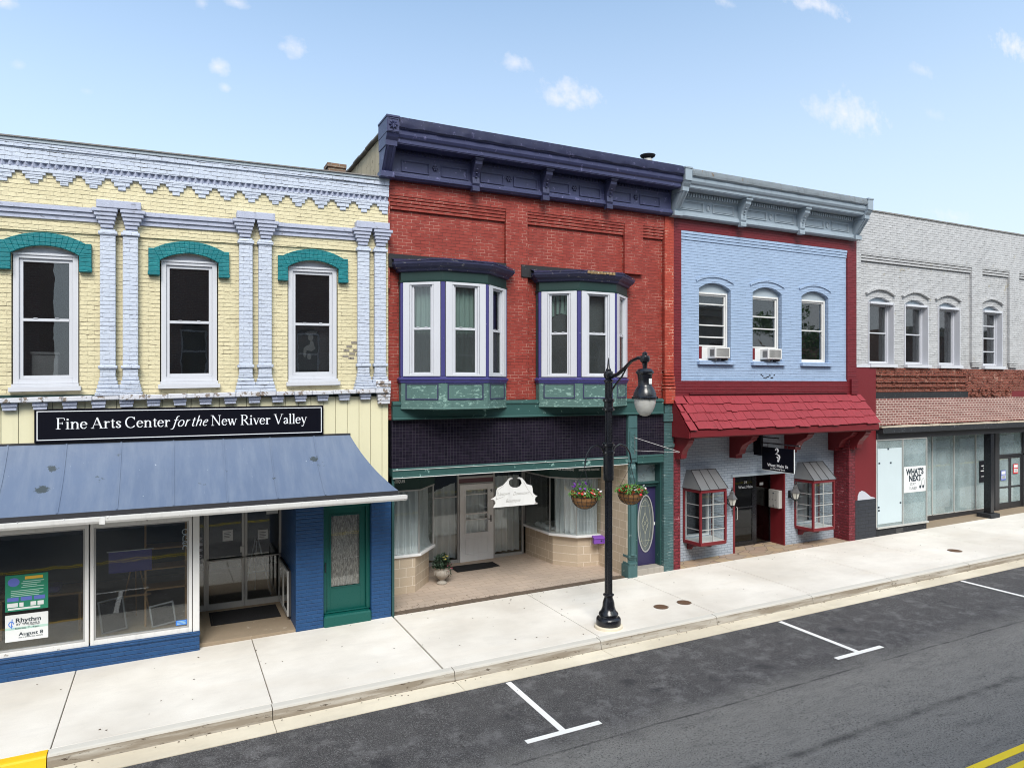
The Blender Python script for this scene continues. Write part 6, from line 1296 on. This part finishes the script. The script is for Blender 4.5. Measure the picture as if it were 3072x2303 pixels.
RYY = .70; b = NB(); box(b, 22.15, 27.32, RYY, RYY + .06, .05, .46)
kp = obj('kickplate', b, M['bronze'], WH); b = NB()
for x in (23.52, 24.72, 25.985): box(b, x, x + .03, RYY - .01, RYY + .05, .46, 3.24)
box(b, 22.18, 27.3, RYY - .01, RYY + .05, .461, .485); obj('mullions', b, M['door_alu'], GF); obj('pane', bx(22.18, 27.3, RYY + .015, RYY + .021, .486, 3.24), M['glass_haze'], GF)
b = NB(); box(b, 27.1, 27.36, RYY - .05, RYY + .1, .25, 3.24); box(b, 27.361, 29.1, RYY - .03, RYY + .06, 2.30, 2.37); box(b, 28.87, 29.1, RYY - .03, RYY + .07, .25, 3.24)
for (a, c) in ((27.37, 28.11), (28.12, 28.86)): ring_xz(b, a, c, .32, 2.29, .07, RYY, RYY + .05, .26, .08); box(b, a + .07, c - .07, RYY, RYY + .05, 1.12, 1.18)
DB = obj('double_door', b, M['bronze'], WH, bev=.004); obj('pane', bx(27.43, 28.80, RYY + .02, RYY + .026, .5, 2.25), M['glass_haze'], DB); obj('transom_pane', bx(27.37, 28.86, RYY + .01, RYY + .016, 2.37, 3.24), M['glass_haze'], DB)
obj('pane', bx(29.12, 34.3, .3, .306, .5, 3.24), M['glass_haze'], DB); obj('plinth', bx(29.1, 34.3, .25, .35, -.1, .5), M['soot'], WH); obj('side_jamb', bx(34.3, 34.5, .0, .5, -.1, 3.24), M['white_brick'], WH)
b = NB(); box(b, 25.67, 25.88, .0, .24, .42, 3.244); obj('steel_post', b, M['black_metal'], WH, bev=.01); obj('post_base', bx(25.52, 26.03, -.10, .40, -.1, .46), M['soot'], WH, bev=.01)
tag(obj('shop_apron', bx(22.15, 34.5, .0, 5.0, -.4, .006), M['concrete_floor'], g=1), 'brown concrete floor in front of the glass storefront', None, kind='structure')
obj('inner_floor', bx(19.9, 22.15, .1, 5.0, -.3, .40), M['concrete_floor'], WH); obj('inner_wall', bx(19.8, 34.2, 2.2, 2.3, .0, 3.9), M['room_pale'], WH); obj('inner_ceiling', bx(19.8, 34.2, .5, 2.3, 3.45, 3.5), M['room_pale'], WH)
b = NB(); box(b, 24.1, 24.5, 1.2, 1.25, .3, 3.3); box(b, 23.7, 23.9, 1.5, 1.55, .3, 2.2); box(b, 26.1, 26.9, 1.4, 1.45, .3, 1.6); obj('drywall_board', b, M['door_white'], WH)
shell(WH, C0, C1, 10.3, left=False, roofz=9.6); obj('upper_floor', bx(19.1, 34.2, .4, 8.7, 5.0, 5.4), M['room'], WH); obj('partition', bx(19.1, 34.2, 3.0, 3.1, 5.4, 9.2), M['room'], WH)
b = NB(); prism(b, [(0, 0), (.24, 0), (.05, .9), (0, .9)], 'y', 0, .2); tag(obj('orange_panel', b, paint('orange', (.8, .09, .02), .5, .05), M=Matrix.Translation((21.35, .75, 5.4))), 'orange red sliver standing behind the second window of the white building', 'panel')
tag(obj('plaster_board', bx(19.75, 20.35, 1.3, 1.35, 5.4, 6.5), M['room_pale']), 'pale plasterboard behind the first window of the white building', 'board')
# papers in the storefront
t = root('paper_sheet', 'tall pale blue sheet of paper covering the first storefront pane', 'paper', (20.3, .03, .6)); obj('sheet', bx(19.78, 20.93, .012, .016, .60, 2.95), paint('pale_paper', (.54, .63, .66), .7, .06), t); b = NB()
for x, z in ((19.82, 2.47), (20.36, 2.46), (20.24, 2.9), (20.83, 1.17), (19.80, 1.0), (19.79, 1.1)): box(b, x, x + .08, .0105, .0119, z, z + .055)
obj('tape_marks', b, M['ink'], t)
t = root('poster', "white poster reading WHAT'S NEXT STAY TUNED with drawn eyes in the storefront", 'poster', (21.65, .01, 1.48)); PY = .0135; x0, x1 = 21.05, 22.13; obj('sheet', bx(x0, x1, PY, PY + .004, 1.49, 2.32), M['paper'], t)
bmt = text_bm("WHAT'S", .19, .88, 0, .05, .001); obj('lettering', place(bmt, (x0 + .09, PY - .0001, 2.06), *FX), M['ink'], t); bmt = text_bm('NEXT', .19, .62, 0, .05, .001); obj('lettering', place(bmt, (x0 + .24, PY - .0001, 1.85), *FX), M['ink'], t)
bmt = text_bm('STAY', .085, .30, .1, 0, .001); obj('lettering', place(bmt, (x0 + .28, PY - .0001, 1.71), *FX), M['ink'], t); bmt = text_bm('TUNED', .085, .38, .1, 0, .001); obj('lettering', place(bmt, (x0 + .25, PY - .0001, 1.58), *FX), M['ink'], t)
b = NB()
for ex in (x0 + .80, x0 + .95): oval_ring(b, ex, 1.75, .06, .16, .008, PY - .002, PY - .0001, 20); prism(b, [(ex + .04 * cos(k * .5236), 1.65 + .05 * sin(k * .5236)) for k in range(12)], 'y', PY - .002, PY - .0001)
obj('drawn_eyes', b, M['ink'], t)
t = root('window_sign', 'black square sign with white lines on the storefront glass left of the steel post', 'sign', (26.4, RYY, 1.4)); obj('board', bx(26.22, 26.95, RYY - .012, RYY + .0, 1.42, 2.20), M['sign_black'], t); b = NB()
for k, (a, c) in enumerate(((.09, .5), (.2, .5), (.05, .6))): box(b, 26.22 + a, 26.22 + c, RYY - .014, RYY - .0121, 2.0 - .09 * k, 2.03 - .09 * k)
box(b, 26.30, 26.7, RYY - .014, RYY - .0121, 1.62, 1.64); obj('text_lines', b, M['paper'], t)
for x, z, m, lb in ((27.52, 1.42, 'poster_blue', 'blue and white notice on the left leaf of the grey storefront doors'), (28.30, 1.62, 'sticker_red', 'red and white notice on the right leaf of the grey storefront doors')):
    t = root('notice_sheet', lb, 'notice', (x, RYY, z)); obj('backing', bx(x, x + .30, RYY - .012, RYY - .004, z, z + .36), M[m], t); b = NB(); box(b, x + .03, x + .27, RYY - .014, RYY - .0121, z + .05, z + .18); box(b, x + .03, x + .27, RYY - .014, RYY - .0121, z + .22, z + .33); obj('panel', b, M['paper'], t); b = NB()
    for k in range(3): box(b, x + .06, x + .24, RYY - .016, RYY - .0141, z + .07 + .035 * k, z + .085 + .035 * k)
    obj('text_lines', b, M['ink'], t)
# roof stack
t = root('roof_vent', 'round metal vent cap on a pipe rising behind the grey cornice', 'roof vent', (12.1, 1.5, 9.6)); b = NB(); lathe(b, [(.13, 9.6), (.13, 11.30)], (12.1, 1.5, 0), 16); obj('pipe', b, M['door_alu'], t, smooth=True); b = NB(); lathe(b, [(.13, 11.33), (.20, 11.37), (.22, 11.41), (.10, 11.45)], (12.1, 1.5, 0), 16); obj('cap', b, M['gutter_black'], t, smooth=True); b = NB()
for k in range(4): tube(b, [(12.1 + .11 * cos(k * pi / 2), 1.5 + .11 * sin(k * pi / 2), 11.28), (12.1 + .11 * cos(k * pi / 2), 1.5 + .11 * sin(k * pi / 2), 11.37)], .01, 5)
obj('struts', b, M['zinc'], t)
# ================================================================== lamp post
LXP, LYP = 7.95, -2.70; g0 = G(LXP)
LP_ = root('street_lamp', 'black fluted street lamp with an arched arm and teardrop lantern', 'street lamp', (LXP, LYP, g0))
def lt(nm, prof, n=24, m='black_metal', smooth=True, fl=0, c=None): b = NB(); lathe(b, prof, c or (LXP, LYP, 0), n, fl); return obj(nm, b, M[m], LP_, smooth=smooth)
lt('footing', [(.285, g0 - .2), (.285, g0 + .045), (.27, g0 + .055)], 28, 'gutter')
lt('base', [(.24, g0 + .056), (.25, g0 + .08), (.25, g0 + .17), (.235, g0 + .20), (.19, g0 + .225), (.185, g0 + .25), (.20, g0 + .27), (.19, g0 + .30), (.15, g0 + .34), (.125, g0 + .42), (.118, g0 + .50), (.10, g0 + .56), (.085, g0 + .60), (.085, g0 + .63), (.11, g0 + .645), (.11, g0 + .665), (.08, g0 + .68)])
lt('shaft', [(.079, g0 + .67), (.077, 3.05)], 32, fl=.10, smooth=False); lt('sleeve', [(.10, 3.03), (.105, 3.05), (.105, 3.55), (.115, 3.56), (.115, 3.62), (.10, 3.63), (.10, 3.70), (.118, 3.71), (.118, 3.78), (.08, 3.79), (.08, 3.80)]); lt('upper_shaft', [(.077, 3.78), (.075, 5.02)], 32, fl=.08, smooth=False)
lt('collar', [(.08, 4.42), (.105, 4.43), (.105, 4.49), (.09, 4.50), (.09, 4.60), (.108, 4.61), (.108, 4.67), (.08, 4.68)]); lt('top_ball', [(.078, 5.0), (.095, 5.02), (.095, 5.05), (.06, 5.07), (.085, 5.10), (.10, 5.16), (.085, 5.22), (.05, 5.24), (.055, 5.26), (.03, 5.30), (.018, 5.42), (.004, 5.50)])
def yz(pts, r, n=8, nm='arm'): return obj(nm, tube(NB(), [(LXP, p[0], p[1]) for p in pts], r, n), M['black_metal'], LP_, smooth=True)
yz([(LYP, 5.13), (LYP - .12, 5.12), (LYP - .32, 5.16), (LYP - .56, 5.28), (LYP - .78, 5.41), (LYP - .98, 5.46), (LYP - 1.19, 5.45)], [.05, .045, .038, .034, .032, .034, .04]); yz([(LYP - .09, 4.72), (LYP - .13, 4.86), (LYP - .28, 4.98), (LYP - .46, 5.11), (LYP - .64, 5.30)], [.014, .02, .02, .018, .012], nm='brace')
yz([(LYP + .05, 5.15), (LYP + .17, 5.16)], [.03, .012], nm='finial')
yl = LYP - 1.20; LC = (LXP, yl, 0)
b = NB(); lathe(b, [(.02, 5.57), (.045, 5.55), (.05, 5.50), (.085, 5.49), (.095, 5.45), (.085, 5.39), (.05, 5.36), (.04, 5.30), (.04, 5.25)], LC, 20); obj('knuckle', b, M['black_metal'], LP_, smooth=True)
b = NB(); lathe(b, [(.03, 5.27), (.12, 5.25), (.165, 5.20), (.165, 5.17), (.14, 5.15), (.125, 5.05), (.125, 4.95), (.14, 4.92), (.17, 4.88), (.205, 4.80), (.215, 4.74), (.232, 4.725), (.232, 4.695), (.20, 4.69)], LC, 28); HD = obj('lantern_housing', b, M['black_metal'], LP_, smooth=True)
def refr():
    s = N('refractor'); w_ = s.n('ShaderNodeTexWave'); s.l(s.pos, w_.inputs[0]); w_.inputs['Scale'].default_value = 30; s.bsdf(s.mix(s.noise(8, 4), (.42, .42, .39), (.60, .60, .57)), .12, s.bump(w_.outputs['Fac'], .5, .004), 0, .6); return s.m
b = NB(); lathe(b, [(.205, 4.69), (.20, 4.62), (.18, 4.54), (.145, 4.46), (.10, 4.40), (.05, 4.375), (.005, 4.37)], LC, 28); obj('glass_globe', b, refr(), LP_, smooth=True)
b = NB()
for k in range(7): a = k * 2 * pi / 7; tube(b, [(LXP + .235 * cos(a), yl + .235 * sin(a), 4.69), (LXP + .235 * cos(a), yl + .235 * sin(a), 4.735)], .012, 5)
obj('clips', b, M['black_metal'], HD); obj('label_plate', bx(LXP - .005, LXP + .06, yl - .135, yl - .128, 4.97, 5.07), M['paper'], HD)
b = NB()
for zz in (3.595, 3.745, 4.46, 4.64):
    for k in range(4): a = k * pi / 2 + .5; lathe(b, [(.016, -.012), (.016, .012)], (LXP + .125 * cos(a), LYP + .125 * sin(a), zz), 6)
obj('bolts', b, M['pewter'], LP_)
for s in (-1, 1): obj('basket_arm', tube(NB(), [(LXP + s * .10, LYP, 3.60), (LXP + s * .17, LYP, 3.70), (LXP + s * .28, LYP, 3.75), (LXP + s * .42, LYP, 3.70), (LXP + s * .52, LYP, 3.56), (LXP + s * .555, LYP, 3.40), (LXP + s * .555, LYP, 3.34)], [.022, .022, .021, .020, .018, .016, .010], 7), M['black_metal'], LP_, smooth=True)
# flowers
def leaf_cluster(b, c, R, n, rr, size=(.03, .06), flat=.6, up=0):
    for _ in range(n):
        d = Vector((rr.gauss(0, 1), rr.gauss(0, 1), rr.gauss(0, 1))).normalized() * (rr.random() ** .45); p = Vector(c) + Vector((d.x * R[0], d.y * R[1], abs(d.z) * R[2] if up == 0 else d.z * R[2]))
        q = Matrix.Rotation(rr.random() * 6.28, 3, 'Z') @ Matrix.Rotation(rr.uniform(-1.1, 1.1), 3, 'X'); s = rr.uniform(*size)
        P = [Vector((0, -s, 0)), Vector((s * .45, -s * .2, .1 * s)), Vector((0, s, -.15 * s)), Vector((-s * .45, -s * .2, .1 * s))]; b.faces.new([b.verts.new(p + q @ v) for v in P])
    return b
def blossoms(b, pts, rr, s=.022):
    for p in pts:
        q = Matrix.Rotation(rr.random() * 6.28, 3, 'Z') @ Matrix.Rotation(rr.uniform(-.9, .9), 3, 'X') @ Matrix.Rotation(rr.uniform(-.5, .5), 3, 'Y'); k = s * rr.uniform(.8, 1.25); c = b.verts.new(Vector(p) - q @ Vector((0, 0, k * .5)))
        ring = [b.verts.new(Vector(p) + q @ Vector((k * cos(i * pi / 5) * (1 if i % 2 == 0 else .75), k * sin(i * pi / 5) * (1 if i % 2 == 0 else .75), 0))) for i in range(10)]
        for i in range(10): b.faces.new((c, ring[i], ring[(i + 1) % 10]))
    return b
def basket(x, lb, seed, purple):
    y, zr = LYP, 2.77; rr = random.Random(seed); t = root('hanging_basket', lb, 'flower basket', (x, y, 2.5), 'flower baskets hanging from the lamp post'); R = .275
    b = NB(); lathe(b, [(R * cos(a), zr - .02 - .27 * sin(a)) for a in [pi / 2 * (1 - k / 8) * .98 for k in range(9)]][:0] + [(max(.004, .255 * cos(pi / 2 * (1 - k / 8))), zr - .02 - .25 * sin(pi / 2 * (1 - k / 8))) for k in range(9)], (x, y, 0), 26); obj('coir_liner', b, M['coir'], t, smooth=True)
    b = NB()
    for k in range(16): a = 2 * pi * k / 16; tube(b, [(x + .268 * cos(a) * cos(e), y + .268 * sin(a) * cos(e), zr - .015 - .262 * sin(e)) for e in [pi / 2 * j / 6 for j in range(7)]], .0045, 4)
    for zz in (0, .09, .17): r_ = .268 * sqrt(max(0, 1 - (zz / .262) ** 2)); tube(b, [(x + r_ * cos(2 * pi * k / 24), y + r_ * sin(2 * pi * k / 24), zr - .015 - zz) for k in range(25)], .006 if zz == 0 else .0045, 4)
    obj('wire_frame', b, M['black_metal'], t); b = NB()
    for k in range(3): a = 2 * pi * k / 3 + .4; tube(b, [(x + .265 * cos(a), y + .265 * sin(a), zr), (x, y, 3.30)], .004, 4)
    tube(b, [(x, y, 3.29), (x, y, 3.36)], .006, 5); obj('hanger_wires', b, M['black_metal'], t)
    b = leaf_cluster(NB(), (x, y, zr), (.32, .32, .14), 760, rr, (.020, .042)); leaf_cluster(b, (x + .18, y - .1, zr - .02), (.16, .16, .08), 160, rr, (.018, .036), up=1)
    if purple: leaf_cluster(b, (x - .05, y, zr + .10), (.16, .12, .20), 120, rr, (.015, .030))
    obj('foliage', b, M['leaf'], t)
    def ptsf(n, zlo, zhi, cx=0, R_=.29):
        o = []
        for _ in range(n): a = rr.random() * 6.28; r_ = R_ * sqrt(rr.random()); o.append((x + cx + r_ * cos(a), y + r_ * sin(a) - .02, zr + rr.uniform(zlo, zhi) + .07 * (1 - r_ / .3)))
        return o
    obj('red_flowers', blossoms(NB(), ptsf(60 if not purple else 44, -.03, .07), rr, .030), M['petal_red'], t); obj('white_flowers', blossoms(NB(), ptsf(22, .0, .10, .05), rr, .026), M['petal_white'], t)
    obj('purple_flowers', blossoms(NB(), ptsf(26 if purple else 6, .0, .24 if purple else .08, -.12, .17), rr, .026), M['petal_purple'], t); obj('pink_flowers', blossoms(NB(), ptsf(16, -.02, .06), rr, .024), M['petal_pink'], t)
    b = NB()
    for k in range(10 if purple else 4): a = rr.random() * 6.28; tube(b, [(x + .05 * cos(a), y + .05 * sin(a), zr), (x + .16 * cos(a) - .04, y + .16 * sin(a), zr + .15), (x + .2 * cos(a) - .06, y + .2 * sin(a), zr + .22)], .003, 3)
    obj('stems', b, M['leaf'], t)
basket(LXP - .565, 'flower basket left of the lamp post with tall purple petunias and red flowers', 31, True); basket(LXP + .54, 'low red and white flower basket hanging right of the lamp post', 47, False)
# urn with plant
ux, uy = 6.02, 1.72; zu = G(ux) + .012; t = root('planter_urn', 'pale stone urn with dark leaves and small flowers beside the left boutique window', 'planter', (ux, uy, zu)); b = NB()
lathe(b, [(.15, zu), (.16, zu + .03), (.13, zu + .06), (.07, zu + .10), (.075, zu + .13), (.13, zu + .17), (.20, zu + .24), (.235, zu + .33), (.225, zu + .40), (.19, zu + .45), (.205, zu + .48), (.22, zu + .50), (.18, zu + .49), (.16, zu + .44)], (ux, uy, 0), 24); obj('urn', b, M['terra'], t, smooth=True); b = NB()
for k in range(12): a = k * pi / 6; tube(b, [(ux + .14 * cos(a), uy + .14 * sin(a), zu + .19), (ux + .235 * cos(a), uy + .235 * sin(a), zu + .30), (ux + .225 * cos(a), uy + .225 * sin(a), zu + .40)], .012, 5)
obj('relief', b, M['terra'], t, smooth=True); rr = random.Random(77)
b = leaf_cluster(NB(), (ux, uy, zu + .5), (.30, .27, .42), 760, rr, (.03, .065)); leaf_cluster(b, (ux + .2, uy, zu + .34), (.14, .1, .22), 90, rr, (.02, .045), up=1); obj('foliage', b, M['leaf_dark'], t)
obj('yellow_flowers', blossoms(NB(), [(ux + rr.uniform(-.08, .12), uy - .16 + rr.uniform(-.05, .05), zu + .80 + rr.uniform(-.06, .06)) for _ in range(6)], rr, .05), M['petal_yellow'], t); obj('pink_flowers', blossoms(NB(), [(ux + rr.uniform(.0, .25), uy - .2 + rr.uniform(-.05, .05), zu + .5 + rr.uniform(-.1, .15)) for _ in range(12)], rr, .022), M['petal_pink'], t)
for c_ in t.children:
    c_.location = (c_.location.x * .82, c_.location.y * .82, c_.location.z * .82); c_.scale = (.82, .82, .82)
# leaf litter and grit along the wall foot and in the gutter
rr = random.Random(99); b = NB()
for _ in range(620):
    k = rr.random(); x = rr.uniform(-4, 27)
    if k < .35: y, z = -3.27 - abs(rr.gauss(0, .05)), -.166
    elif k < .75: x = rr.uniform(4.3, 11.8); y, z = .2 + rr.gauss(0, .22), .016
    else: y, z = rr.uniform(-2.9, .0), .004
    if y > .1 and x > 11.7: continue
    r_ = rr.uniform(.006, .020); a = rr.random() * 6.28; n_ = 5
    b.faces.new([b.verts.new((x + r_ * cos(a + i * 1.257) * rr.uniform(.6, 1.2), y + r_ * sin(a + i * 1.257) * rr.uniform(.6, 1.2), z + G(x) + rr.uniform(0, .008))) for i in range(n_)])
tag(obj('leaf_litter', b, M['dirt']), 'tiny dry leaves and grit scattered on the sidewalk and in the gutter', 'litter', kind='stuff')
# ================================================================== buildings across the street (they stand behind the camera, seen in the windows)
def opp(name, lb, x0, x1, h, mw, win, arched=False, z0w=5.3, dep=27):
    t = root(name, lb, 'building', ((x0 + x1) / 2, -17.5, 0)); hs = []
    n = max(1, int((x1 - x0) / win)); st = (x1 - x0) / n
    for lv in range(int((h - 5) // 4) + 1):
        for k in range(n): cx = x0 + st * (k + .5); hs.append((cx - .5, cx + .5, z0w + lv * 4.0, z0w + lv * 4.0 + 2.2, .25 if arched else 0))
    hs = [q for q in hs if q[3] < h - .6]; shop = [(x0 + .6, x1 - .6, .5, 3.2)]
    b = wall(NB(), x0, x1, -.5, h, -17.9, -17.5, hs + shop); obj('wall', b, mw, t); obj('side_wall', bx(x0, x0 + .3, -dep, -17.91, -.5, h), mw, t); obj('side_wall', bx(x1 - .3, x1, -dep, -17.91, -.5, h), mw, t); obj('roof', bx(x0 + .3, x1 - .3, -dep, -17.9, h - .8, h - .5), M['tar'], t)
    for q in hs:
        b = NB(); ring_xz(b, q[0], q[1], q[2], q[3] - (q[4] or 0), .07, -17.68, -17.62); box(b, q[0] + .07, q[1] - .07, -17.68, -17.62, q[2] + 1.0, q[2] + 1.06); w_ = obj('window', b, M['window_white'], t); obj('pane', bx(q[0] + .05, q[1] - .05, -17.7, -17.69, q[2], q[3] - .02), M['opp_glass'], w_); obj('sill', bx(q[0] - .1, q[1] + .1, -17.6, -17.42, q[2] - .12, q[2]), M['opp_stone'], w_)
    b = NB(); prism(b, [(-17.5, h - .55), (-17.2, h - .5), (-17.15, h - .2), (-17.0, h - .1), (-17.0, h + .05), (-17.6, h + .08), (-17.6, h - .55)], 'x', x0, x1); obj('cornice', b, M['opp_stone'], t); obj('belt_course', bx(x0, x1, -17.499, -17.38, 4.3, 4.6), M['opp_stone'], t)
    obj('shop_glass', bx(x0 + .6, x1 - .6, -17.7, -17.68, .5, 3.2), M['opp_glass'], t); obj('inner_wall', bx(x0 + .3, x1 - .3, -21, -20.9, -.5, h - 1), M['room'], t)
opp('brick_building', 'dark red brick building across the street mirrored in the yellow building windows', -17, -4.5, 10.5, M['opp_brick'], 3.0, dep=21)
opp('brick_building', 'long dark brick building with arched windows across the street', -2.62, 23.23, 10.6, M['opp_brick'], 2.349, True)
opp('stone_building', 'low pale building across the street mirrored in the blue building windows', 24.0, 31.5, 9.5, M['opp_stone'], 3.5)
opp('brick_building', 'brick building far along the opposite side of the street', 47, 62, 9.0, M['opp_brick'], 3.5)
for k, (x, y, h, lb) in enumerate(((38.0, -20.0, 11.5, 'leafy tree across the street, nearer one beside the pale building'), (43.5, -21.5, 10.0, 'leafy tree across the street, farther one beside the brick building'))):
    t = root('broadleaf_tree', lb, 'tree', (x, y, 0), 'trees across the street'); rr = random.Random(60 + k); b = tube(NB(), [(x, y, -.5), (x + .1, y, 2), (x, y + .1, 4.5), (x + .2, y, h * .75)], [.28, .22, .17, .06], 8)
    for q in range(7): a = q * .9; tube(b, [(x, y, 3 + q * .5), (x + 1.1 * cos(a), y + 1.1 * sin(a), 4.2 + q * .6), (x + 2.1 * cos(a), y + 2.1 * sin(a), 4.9 + q * .65)], [.09, .06, .02], 5)
    obj('trunk', b, M['wood'], t); b = NB()
    for q in range(16): a = rr.random() * 6.28; r_ = rr.uniform(.3, 2.3); leaf_cluster(b, (x + r_ * cos(a), y + r_ * sin(a), rr.uniform(h * .4, h * .9)), (1.1, 1.1, .8), 130, rr, (.12, .26), up=1)
    obj('crown', b, M['leaf'], t)
# neighbours closing the row at both ends, outside the photograph's frame
def neighbour(name, lb, x0, x1, h, mw, ww):
    t = root(name, lb, 'building', ((x0 + x1) / 2, 0, 0)); n = int((x1 - x0) / ww); st = (x1 - x0) / n; hs = [(x0 + st * (k + .5) - .5, x0 + st * (k + .5) + .5, 5.3, 7.5, .16) for k in range(n)]; g0_ = G((x0 + x1) / 2)
    obj('wall', wall(NB(), x0, x1, -.6, h, .03, .4, hs + [(x0 + .8, x1 - .8, g0_ + .5, 3.2)]), mw, t); obj('side_wall', bx(x0, x0 + .3, .41, 9, -.6, h - .1), mw, t); obj('side_wall', bx(x1 - .3, x1, .41, 9, -.6, h - .1), mw, t); obj('roof', bx(x0 + .3, x1 - .3, .4, 9, h - .9, h - .6), M['tar'], t); obj('rear_wall', bx(x0 + .3, x1 - .3, 4, 4.2, -.6, h - .95), M['room'], t)
    for q in hs: w_ = sash_window(t, q[0] + .02, q[1] - .02, q[2], q[3] - .16, .12, M['window_white'], M['glass'], .06, .045, (6.3,)); obj('sill', bx(q[0] - .08, q[1] + .08, -.05, .2, q[2] - .1, q[2] - .002), M['opp_stone'], w_); b = NB(); prism(b, [(q[0], q[3] - .158)] + arcpts(q[0], q[1], q[3] - .158, .155) + [(q[1], q[3] - .158)], 'y', .16, .2); obj('arch_panel', b, M['slate_pale'], w_)
    b = NB(); prism(b, [(.029, h - .5), (-.2, h - .45), (-.25, h - .2), (-.4, h - .1), (-.4, h + .04), (.4, h + .05), (.4, h + .001), (.029, h + .001)], 'x', x0, x1); obj('cornice', b, M['opp_stone'], t); obj('fascia', bx(x0, x1, -.06, .029, 3.25, 3.9), M['dark_green'], t)
    b = NB(); k = x0 + .8
    while k < x1 - 1: ring_xz(b, k, min(k + 1.8, x1 - .8), g0_ + .5, 3.2, .05, .1, .18); k += 1.8
    f_ = obj('shopfront_frame', b, M['door_alu'], t); obj('pane', bx(x0 + .8, x1 - .8, .13, .136, g0_ + .5, 3.2), M['glass_shop'], f_)
neighbour('tan_brick_building', 'tan brick building beyond the weathered white building', 34.52, 46.5, 9.4, M['tan_brick'], 2.4); neighbour('brick_building', 'plain dark brick building left of the yellow building', -18.5, -6.52, 9.8, M['opp_brick'], 2.4)
